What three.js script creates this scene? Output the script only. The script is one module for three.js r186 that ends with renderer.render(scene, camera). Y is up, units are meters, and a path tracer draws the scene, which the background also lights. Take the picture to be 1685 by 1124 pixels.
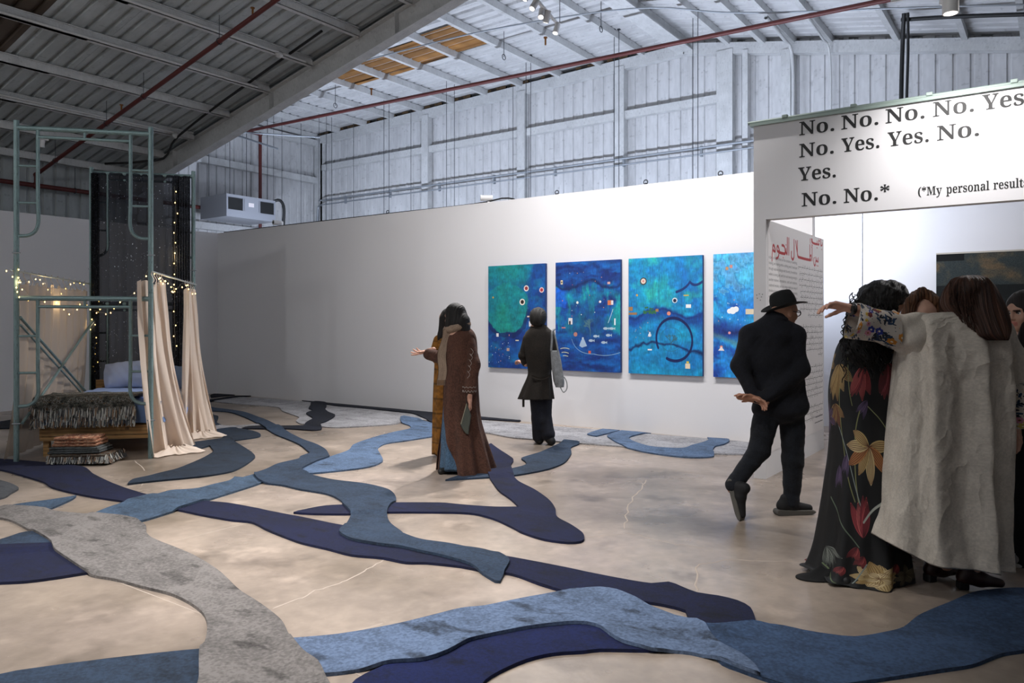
import * as THREE from 'three';
import { mergeGeometries, mergeVertices, toCreasedNormals } from 'three/addons/utils/BufferGeometryUtils.js';
import { RectAreaLightUniformsLib } from 'three/addons/lights/RectAreaLightUniformsLib.js';
import { RoundedBoxGeometry } from 'three/addons/geometries/RoundedBoxGeometry.js';
import { FontLoader } from 'three/addons/loaders/FontLoader.js';
import { TextGeometry } from 'three/addons/geometries/TextGeometry.js';

// ---------- camera, exposure, lights ----------
const YAW = 35.6 * Math.PI / 180;
const scene = new THREE.Scene();
scene.background = new THREE.Color(0.02, 0.022, 0.026);
const camera = new THREE.PerspectiveCamera(2 * Math.atan(562 / 1260) * 180 / Math.PI, 1685 / 1124, 0.05, 100);
camera.position.set(0, 1.5, 0);
camera.rotation.y = YAW;
camera.setViewOffset(1685, 1124, 0, 32, 1685, 1124);   // rising-front lens: verticals stay vertical
camera.updateProjectionMatrix();
scene.add(camera);
const renderer = new THREE.WebGLRenderer();
renderer.toneMapping = THREE.LinearToneMapping;
renderer.toneMappingExposure = 0.76;
renderer.shadowMap.enabled = true;
RectAreaLightUniformsLib.init();

const WARM = new THREE.Color(1.0, 0.86, 0.76), NEUT = new THREE.Color(1.0, 0.96, 0.94), GLOBE_FILL = new THREE.Color(0.96, 0.98, 1.0), COOL = new THREE.Color(0.72, 0.81, 1.0);
const LK = 0.36;
function spot(pos, aim, cd, deg, col, soft = 3, pen = 1) {
  const l = new THREE.SpotLight(col, cd * LK, 0, deg * Math.PI / 180, pen, 2);
  l.position.set(...pos); l.target.position.set(...aim); l.castShadow = true; l.shadow.radius = soft;
  scene.add(l); scene.add(l.target); return l;
}
function area(pos, aim, w, h, nits, col) {
  const l = new THREE.RectAreaLight(col, nits, w, h);
  l.position.set(...pos); l.lookAt(...aim); scene.add(l); return l;
}

// ---------- helpers ----------
let seed = 12345;
const rnd = () => { seed = (seed * 1664525 + 1013904223) >>> 0; return seed / 4294967296; };
const rr = (a, b) => a + (b - a) * rnd();
const hash = (x, y, s = 0) => { let h = (Math.imul(x | 0, 374761393) + Math.imul(y | 0, 668265263) + Math.imul(s | 0, 974634777)) | 0; h = Math.imul(h ^ (h >>> 13), 1274126177); return ((h ^ (h >>> 16)) >>> 0) / 4294967296; };
const sm = t => t * t * (3 - 2 * t);
function vn(x, y, s = 0) { const i = Math.floor(x), j = Math.floor(y), a = sm(x - i), b = sm(y - j); return (hash(i, j, s) * (1 - a) + hash(i + 1, j, s) * a) * (1 - b) + (hash(i, j + 1, s) * (1 - a) + hash(i + 1, j + 1, s) * a) * b; }
function fbm(x, y, o = 4, s = 0) { let v = 0, a = 0.5, n = 0; for (let k = 0; k < o; k++) { v += a * vn(x, y, s + k); n += a; a *= 0.5; x = x * 2.03 + 7.1; y = y * 2.03 + 3.7; } return v / n; }
const clamp = (x, a = 0, b = 1) => Math.min(b, Math.max(a, x)), lerp = (a, b, t) => a + (b - a) * t, sstep = (a, b, x) => sm(clamp((x - a) / (b - a)));
const V = (x, y, z) => new THREE.Vector3(x, y, z);
const taken = {};
function numbered(n) { const k = taken[n] = (taken[n] ?? -1) + 1; return k ? n + '_' + String(k).padStart(3, '0') : n; }
function mat(o) { const m = new THREE.MeshPhysicalMaterial({ roughness: 0.7, metalness: 0, ...o }); return m; }
const srgb = h => new THREE.Color(h);
function shadow(o) { o.traverse(m => { if (m.isMesh) { m.castShadow = true; m.receiveShadow = true; } }); return o; }
function clean(g) { if (g.index) g = g.toNonIndexed(); if (!g.attributes.uv) g.setAttribute('uv', new THREE.BufferAttribute(new Float32Array(g.attributes.position.count * 2), 2)); for (const k of Object.keys(g.attributes)) if (!['position', 'normal', 'uv', 'color'].includes(k)) g.deleteAttribute(k); return g; }
function merge(gs) { gs = [gs].flat(9).filter(Boolean); if (gs.length === 1) return gs[0]; gs = gs.map(clean); const hasC = gs.some(g => g.attributes.color); gs.forEach(g => { if (hasC && !g.attributes.color) g.setAttribute('color', new THREE.BufferAttribute(new Float32Array(g.attributes.position.count * 3).fill(1), 3)); if (!hasC) g.deleteAttribute('color'); }); return mergeGeometries(gs); }
function obj(name, gs, m, parent = scene) { const o = new THREE.Mesh(merge(gs), m); o.name = parent === scene ? numbered(name) : name; o.castShadow = o.receiveShadow = true; parent.add(o); return o; }
function tag(o, label, category, group) { o.userData.label = label; o.userData.category = category; if (group) o.userData.group = group; return o; }
function thing(name, label, category, pos = [0, 0, 0], turn = 0, group) { const o = new THREE.Group(); o.name = numbered(name); o.position.set(...pos); o.rotation.y = turn; scene.add(o); return tag(o, label, category, group); }
function struct(name, gs, m, parent = scene) { const o = obj(name, gs, m, parent); if (parent === scene) o.userData.kind = 'structure'; return o; }
function sgroup(name, pos = [0, 0, 0]) { const o = new THREE.Group(); o.name = numbered(name); o.position.set(...pos); o.userData.kind = 'structure'; scene.add(o); return o; }
function uvm(g, k = 1) { // texture coordinates in metres from the surface's own axes
  g = g.index ? g.toNonIndexed() : g; g.computeVertexNormals(); const p = g.attributes.position, n = g.attributes.normal, uv = new Float32Array(p.count * 2);
  for (let i = 0; i < p.count; i++) { const ax = Math.abs(n.getX(i)), ay = Math.abs(n.getY(i)), az = Math.abs(n.getZ(i)); const [a, b] = ay >= ax && ay >= az ? [p.getX(i), p.getZ(i)] : ax > az ? [p.getZ(i), p.getY(i)] : [p.getX(i), p.getY(i)]; uv[2 * i] = a * k; uv[2 * i + 1] = b * k; }
  g.setAttribute('uv', new THREE.BufferAttribute(uv, 2)); return g;
}
const box = (w, h, d, x = 0, y = 0, z = 0) => uvm(new THREE.BoxGeometry(w, h, d).translate(x, y, z));
const span = (x0, x1, y0, y1, z0, z1) => box(Math.abs(x1 - x0), Math.abs(y1 - y0), Math.abs(z1 - z0), (x0 + x1) / 2, (y0 + y1) / 2, (z0 + z1) / 2);
function rbox(w, h, d, r, x = 0, y = 0, z = 0, s = 3) { return new RoundedBoxGeometry(w, h, d, s, Math.min(r, w / 2.01, h / 2.01, d / 2.01)).translate(x, y, z); }
function bar(a, b, w, h, up = V(0, 1, 0)) { // square bar from a to b
  a = V(...a); b = V(...b); const d = b.clone().sub(a), L = d.length(); d.normalize(); const s = new THREE.Vector3().crossVectors(up, d).normalize(), u = new THREE.Vector3().crossVectors(d, s);
  const m = new THREE.Matrix4().makeBasis(s, u, d); m.setPosition(a.add(b).multiplyScalar(0.5)); return uvm(new THREE.BoxGeometry(w, h, L)).applyMatrix4(m);
}
function rod(a, b, r, seg = 10, r2 = r) { a = V(...a); b = V(...b); const d = b.clone().sub(a), L = d.length(); const g = new THREE.CylinderGeometry(r2, r, L, seg, 1); g.applyQuaternion(new THREE.Quaternion().setFromUnitVectors(V(0, 1, 0), d.normalize())); return g.translate((a.x + b.x) / 2, (a.y + b.y) / 2, (a.z + b.z) / 2); }
function tube(pts, r, seg = 6, n = 0, closed = false) { const c = new THREE.CatmullRomCurve3(pts.map(p => V(...p)), closed, 'centripetal'); return new THREE.TubeGeometry(c, n || Math.max(4, pts.length * 6), r, seg, closed); }
const ball = (r, x, y, z, sx = 1, sy = 1, sz = 1, a = 12, b = 8) => new THREE.SphereGeometry(r, a, b).scale(sx, sy, sz).translate(x, y, z);
function canvasTex(w, h, draw, o = {}) { const c = document.createElement('canvas'); c.width = w; c.height = h; draw(c.getContext('2d'), w, h); const t = new THREE.CanvasTexture(c); t.colorSpace = o.data ? THREE.NoColorSpace : THREE.SRGBColorSpace; t.wrapS = t.wrapT = o.clamp ? THREE.ClampToEdgeWrapping : THREE.RepeatWrapping; return t; }
function dataTex(n, f, o = {}) { // f(i,j,n) -> [r,g,b] 0..1 (or a number)
  const w = Array.isArray(n) ? n[0] : n, h = Array.isArray(n) ? n[1] : n, d = new Uint8Array(w * h * 4);
  for (let j = 0; j < h; j++) for (let i = 0; i < w; i++) { let c = f(i, j, w); if (typeof c === 'number') c = [c, c, c]; const k = 4 * (j * w + i); d[k] = clamp(c[0]) * 255; d[k + 1] = clamp(c[1]) * 255; d[k + 2] = clamp(c[2]) * 255; d[k + 3] = c[3] === undefined ? 255 : clamp(c[3]) * 255; }
  const t = new THREE.DataTexture(d, w, h); t.magFilter = THREE.LinearFilter; t.minFilter = THREE.LinearFilter; t.wrapS = t.wrapT = THREE.RepeatWrapping; t.colorSpace = o.data ? THREE.NoColorSpace : THREE.SRGBColorSpace; t.needsUpdate = true; return t;
}
function rep(t, k, k2 = k) { const c = t.clone(); c.repeat.set(k, k2); c.needsUpdate = true; return c; }
// tileable noise on a w-pixel tile
function tvn(x, y, per, s) { const i = Math.floor(x), j = Math.floor(y), a = sm(x - i), b = sm(y - j), m = k => ((k % per) + per) % per; return lerp(lerp(hash(m(i), m(j), s), hash(m(i + 1), m(j), s), a), lerp(hash(m(i), m(j + 1), s), hash(m(i + 1), m(j + 1), s), a), b); }
function tfbm(u, v, per, o, s = 0) { let t = 0, a = 0.5, n = 0, p = per; for (let k = 0; k < o; k++) { t += a * tvn(u * p, v * p, p, s + k); n += a; a *= 0.55; p *= 2; } return t / n; }

// ---------- distance-field bodies ----------
function cap(a, b, ra, rb = ra) { return { a, b, ra, rb }; }
function ell(c, r, rot) { return { c, r, q: rot ? new THREE.Quaternion().setFromEuler(new THREE.Euler(...rot)).invert() : null }; }
const _v = new THREE.Vector3();
function pd(p, x, y, z) {
  if (p.a) { const [ax, ay, az] = p.a, [bx, by, bz] = p.b, dx = bx - ax, dy = by - ay, dz = bz - az, L = dx * dx + dy * dy + dz * dz || 1e-9; const t = clamp(((x - ax) * dx + (y - ay) * dy + (z - az) * dz) / L); const ex = x - ax - t * dx, ey = y - ay - t * dy, ez = z - az - t * dz; return Math.sqrt(ex * ex + ey * ey + ez * ez) - (p.ra + (p.rb - p.ra) * t); }
  _v.set(x - p.c[0], y - p.c[1], z - p.c[2]); if (p.q) _v.applyQuaternion(p.q);
  const r = p.r, k0 = Math.hypot(_v.x / r[0], _v.y / r[1], _v.z / r[2]), k1 = Math.hypot(_v.x / (r[0] * r[0]), _v.y / (r[1] * r[1]), _v.z / (r[2] * r[2])); return k1 < 1e-9 ? -Math.min(...r) : k0 * (k0 - 1) / k1;
}
const smin = (a, b, k) => { const h = Math.max(k - Math.abs(a - b), 0) / k; return Math.min(a, b) - h * h * k * 0.25; };
function field(prims, k) { return (x, y, z) => { let d = 1e3; for (const p of prims) { if (p.sub) continue; d = smin(d, pd(p, x, y, z), p.k ?? k); } for (const p of prims) if (p.sub) { const e = -pd(p, x, y, z); d = -smin(-d, -e, p.k ?? k); } return d; }; }
function primBox(prims, pad) { const lo = [1e3, 1e3, 1e3], hi = [-1e3, -1e3, -1e3]; for (const p of prims) { if (p.sub) continue; const put = (c, r) => { for (let i = 0; i < 3; i++) { lo[i] = Math.min(lo[i], c[i] - r); hi[i] = Math.max(hi[i], c[i] + r); } }; if (p.a) { put(p.a, p.ra); put(p.b, p.rb); } else put(p.c, Math.max(...p.r)); } return [lo.map(v => v - pad), hi.map(v => v + pad)]; }
function nets(f, lo, hi, h, color) { // naive surface nets
  const n = [0, 1, 2].map(i => Math.ceil((hi[i] - lo[i]) / h) + 2), [nx, ny, nz] = n, F = new Float32Array(nx * ny * nz), id = (i, j, k) => (k * ny + j) * nx + i;
  for (let k = 0; k < nz; k++) for (let j = 0; j < ny; j++) for (let i = 0; i < nx; i++) F[id(i, j, k)] = f(lo[0] + i * h, lo[1] + j * h, lo[2] + k * h);
  const vid = new Int32Array(nx * ny * nz).fill(-1), P = [];
  for (let k = 0; k < nz - 1; k++) for (let j = 0; j < ny - 1; j++) for (let i = 0; i < nx - 1; i++) {
    let m = 0, c = 0, x = 0, y = 0, z = 0; const g = new Array(8);
    for (let q = 0; q < 8; q++) { g[q] = F[id(i + (q & 1), j + ((q >> 1) & 1), k + (q >> 2))]; if (g[q] < 0) m |= 1 << q; }
    if (m === 0 || m === 255) continue;
    for (let q = 0; q < 8; q++) for (const b of [1, 2, 4]) { const r = q | b; if (r === q) continue; if ((g[q] < 0) === (g[r] < 0)) continue; const t = g[q] / (g[q] - g[r]); x += (q & 1) + (b === 1 ? t : 0); y += ((q >> 1) & 1) + (b === 2 ? t : 0); z += (q >> 2) + (b === 4 ? t : 0); c++; }
    vid[id(i, j, k)] = P.length / 3; P.push(lo[0] + (i + x / c) * h, lo[1] + (j + y / c) * h, lo[2] + (k + z / c) * h);
  }
  const I = [], quad = (a, b, c, d, flip) => { if (a < 0 || b < 0 || c < 0 || d < 0) return; flip ? I.push(a, c, b, a, d, c) : I.push(a, b, c, a, c, d); };
  for (let k = 1; k < nz - 1; k++) for (let j = 1; j < ny - 1; j++) for (let i = 1; i < nx - 1; i++) {
    const s = F[id(i, j, k)] < 0;
    if (s !== F[id(i + 1, j, k)] < 0) quad(vid[id(i, j - 1, k - 1)], vid[id(i, j, k - 1)], vid[id(i, j, k)], vid[id(i, j - 1, k)], !s);
    if (s !== F[id(i, j + 1, k)] < 0) quad(vid[id(i - 1, j, k - 1)], vid[id(i - 1, j, k)], vid[id(i, j, k)], vid[id(i, j, k - 1)], !s);
    if (s !== F[id(i, j, k + 1)] < 0) quad(vid[id(i - 1, j - 1, k)], vid[id(i, j - 1, k)], vid[id(i, j, k)], vid[id(i - 1, j, k)], !s);
  }
  const G = new THREE.BufferGeometry(), N = new Float32Array(P.length), C = color ? new Float32Array(P.length) : null, U = new Float32Array(P.length / 3 * 2), e = h * 0.5;
  for (let i = 0; i < P.length; i += 3) { const [x, y, z] = [P[i], P[i + 1], P[i + 2]]; let gx = f(x + e, y, z) - f(x - e, y, z), gy = f(x, y + e, z) - f(x, y - e, z), gz = f(x, y, z + e) - f(x, y, z - e); const l = Math.hypot(gx, gy, gz) || 1; N[i] = gx / l; N[i + 1] = gy / l; N[i + 2] = gz / l; U[i / 3 * 2] = x + z * 0.7; U[i / 3 * 2 + 1] = y; if (C) { const c = color(x, y, z); C[i] = c[0]; C[i + 1] = c[1]; C[i + 2] = c[2]; } }
  G.setAttribute('position', new THREE.Float32BufferAttribute(P, 3)); G.setAttribute('normal', new THREE.BufferAttribute(N, 3)); G.setAttribute('uv', new THREE.BufferAttribute(U, 2)); if (C) G.setAttribute('color', new THREE.BufferAttribute(C, 3)); G.setIndex(I); return G;
}
function blob(prims, h = 0.012, k = 0.03, o = {}) { const f0 = field(prims, k), f = o.disp ? (x, y, z) => { const d = f0(x, y, z); return Math.abs(d) < 0.12 ? d + o.disp(x, y, z) : d; } : f0; const [lo, hi] = primBox(prims, 2.5 * h + (o.pad ?? 0)); return nets(f, lo, hi, h, o.color); }
// loft through rings [y, x0, x1, zBack, zFront]; fold(theta, t) adds to the radius
function cr(a, b, c, d, t) { return 0.5 * (2 * b + (c - a) * t + (2 * a - 5 * b + 4 * c - d) * t * t + (3 * b - a - 3 * c + d) * t * t * t); }
function loft(rings, o = {}) {
  const n = o.n ?? 48, rows = o.rows ?? rings.length * 6, pw = o.pow ?? 2.2, P = [], U = [], I = [];
  const at = t => { const s = t * (rings.length - 1), i = Math.min(rings.length - 2, Math.floor(s)), f = s - i, g = k => rings[clamp(k, 0, rings.length - 1)]; return [0, 1, 2, 3, 4].map(q => cr(g(i - 1)[q], g(i)[q], g(i + 1)[q], g(i + 2)[q], f)); };
  for (let j = 0; j <= rows; j++) { const t = j / rows, [y, x0, x1, z0, z1] = at(t), cx = (x0 + x1) / 2, cz = (z0 + z1) / 2, rx = (x1 - x0) / 2, rz = (z1 - z0) / 2;
    for (let i = 0; i <= n; i++) { const th = (i / n) * 2 * Math.PI - Math.PI, s = Math.sin(th), c = Math.cos(th), e = 2 / pw; let px = Math.sign(s) * Math.abs(s) ** e * rx, pz = Math.sign(c) * Math.abs(c) ** e * rz; const L = Math.hypot(px, pz) || 1, f = o.fold ? o.fold(th, t, y) : 0; px += px / L * f; pz += pz / L * f; let q = [cx + px, y, cz + pz]; if (o.warp) q = o.warp(q, th, t); P.push(...q); U.push(i / n, o.flipV ? t : 1 - t); } }
  const W = n + 1; for (let j = 0; j < rows; j++) for (let i = 0; i < n; i++) { const a = j * W + i, b = a + 1, c = a + W, d = c + 1; I.push(a, c, b, b, c, d); }
  for (const [on, j] of [[o.top !== false, 0], [o.bottom !== false, rows]]) { if (!on) continue; let m = [0, 0, 0]; for (let i = 0; i < n; i++) for (let q = 0; q < 3; q++) m[q] += P[(j * W + i) * 3 + q] / n; const c = P.length / 3; P.push(...m); U.push(0.5, j ? 0 : 1); for (let i = 0; i < n; i++) j ? I.push(j * W + i, c, j * W + i + 1) : I.push(j * W + i, j * W + i + 1, c); }
  const G = new THREE.BufferGeometry(); G.setAttribute('position', new THREE.Float32BufferAttribute(P, 3)); G.setAttribute('uv', new THREE.Float32BufferAttribute(U, 2)); G.setIndex(I);
  if (rings[0][0] < rings[rings.length - 1][0] && !o.keep) { for (let i = 0; i < I.length; i += 3) [I[i + 1], I[i + 2]] = [I[i + 2], I[i + 1]]; G.setIndex(I); }
  G.computeVertexNormals(); seam(G, n, rows); return G;
}
function seam(G, n, rows) { const N = G.attributes.normal, W = n + 1; for (let j = 0; j <= rows; j++) { const a = j * W, b = a + n, v = V(N.getX(a) + N.getX(b), N.getY(a) + N.getY(b), N.getZ(a) + N.getZ(b)).normalize(); N.setXYZ(a, v.x, v.y, v.z); N.setXYZ(b, v.x, v.y, v.z); } }
// sheet z = f(u,v) -> point, with thickness
function sheet(nu, nv, f, th = 0, closed = false) {
  const P = [], U = [], I = [], put = (off, flip) => { const base = P.length / 3; for (let j = 0; j <= nv; j++) for (let i = 0; i <= nu; i++) { const u = i / nu, v = j / nv, p = f(u, v); if (off) { const e = 1e-3, a = f(u + e, v), b = f(u - e, v), c = f(u, v + e), d = f(u, v - e); const nrm = V(a[0] - b[0], a[1] - b[1], a[2] - b[2]).cross(V(c[0] - d[0], c[1] - d[1], c[2] - d[2])).normalize(); p[0] -= nrm.x * off; p[1] -= nrm.y * off; p[2] -= nrm.z * off; } P.push(...p); U.push(u, v); }
    for (let j = 0; j < nv; j++) for (let i = 0; i < nu; i++) { const a = base + j * (nu + 1) + i, b = a + 1, c = a + nu + 1, d = c + 1; flip ? I.push(a, c, b, b, c, d) : I.push(a, b, c, b, d, c); } return base; };
  const A = put(0, false); if (th) { const B = put(th, true), W = nu + 1; const ed = (a, b) => I.push(A + a, B + a, A + b, A + b, B + a, B + b); for (let i = 0; i < nu; i++) { ed(i + 1, i); ed(nv * W + i, nv * W + i + 1); } for (let j = 0; j < nv; j++) { ed(j * W, (j + 1) * W); ed((j + 1) * W + nu, j * W + nu); } }
  const G = new THREE.BufferGeometry(); G.setAttribute('position', new THREE.Float32BufferAttribute(P, 3)); G.setAttribute('uv', new THREE.Float32BufferAttribute(U, 2)); G.setIndex(I); G.computeVertexNormals(); return G;
}
const CRACKS = [[[-3.35, -2.526], [-3.405, -3.232], 14, 0.12, 3, 0.012], [[-3.405, -3.232], [-3.47, -3.46], 5, 0.04, 9, 0.01], [[-3.079, -6.405], [-3.258, -6.607], 3, 0.02, 4, 0.008], [[-3.197, -6.651], [-2.889, -5.68], 8, 0.12, 5, 0.01], [[-2.889, -5.68], [-2.57, -4.996], 6, 0.1, 6, 0.01], [[-2.511, -4.881], [-2.696, -4.618], 5, 0.05, 7, 0.008], [[-2.526, -4.91], [-2.166, -4.853], 6, 0.06, 8, 0.008], [[-2.166, -4.853], [-1.917, -4.876], 5, 0.06, 11, 0.008], [[-1.714, -4.718], [-1.813, -4.513], 5, 0.08, 12, 0.012], [[-1.714, -4.718], [-1.249, -4.99], 8, 0.06, 13, 0.012], [[-1.813, -4.513], [-1.643, -4.047], 8, 0.08, 14, 0.012], [[-2.795, -2.504], [-2.741, -2.724], 4, 0.02, 15, 0.016], [[-4.985, -2.835], [-4.947, -2.792], 1, 0, 16, 0.01], [[-7.267, -4.095], [-6.833, -3.717], 4, 0.05, 17, 0.01], [[-8.145, -4.364], [-7.5, -4.118], 5, 0.08, 18, 0.01]];
const CABLES = [[[-15.31,6.46,-11.58],[-12.642,3.37,-9.56]],[[-15.41,6.46,-11.9],[-12.453,3.37,-9.56]],[[-15.49,6.46,-12.54],[-11.813,3.37,-9.56]],[[-14.62,6.48,-12.38],[-11.104,3.37,-9.56]],[[-14.53,6.49,-12.53],[-11.07,3.37,-9.56]],[[-14.51,6.49,-12.68],[-10.936,3.37,-9.56]],[[-14.71,6.48,-13.58],[-10.385,3.37,-9.56]],[[-12.51,6.55,-12.47],[-9.588,3.37,-9.56]],[[-12.49,6.55,-12.61],[-9.47,3.37,-9.56]],[[-12.7,6.54,-13.56],[-8.969,3.37,-9.56]],[[-10.74,6.6,-12.58],[-8.158,3.37,-9.56]],[[-10.66,6.6,-12.75],[-7.99,3.37,-9.56]],[[-9.64,6.63,-13.5],[-6.873,3.37,-9.56]],[[-8.64,6.66,-12.55],[-6.578,3.37,-9.56]],[[-8.57,6.66,-12.61],[-6.489,3.37,-9.56]],[[-6.63,6.72,-12.47],[-5.07,3.37,-9.56]],[[-6.56,6.72,-12.52],[-4.89,3.37,-9.56]],[[-4.99,6.58,-12.16],[-3.932,3.37,-9.56]],[[-4.91,6.57,-12.18],[-3.84,3.37,-9.56]]];
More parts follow.
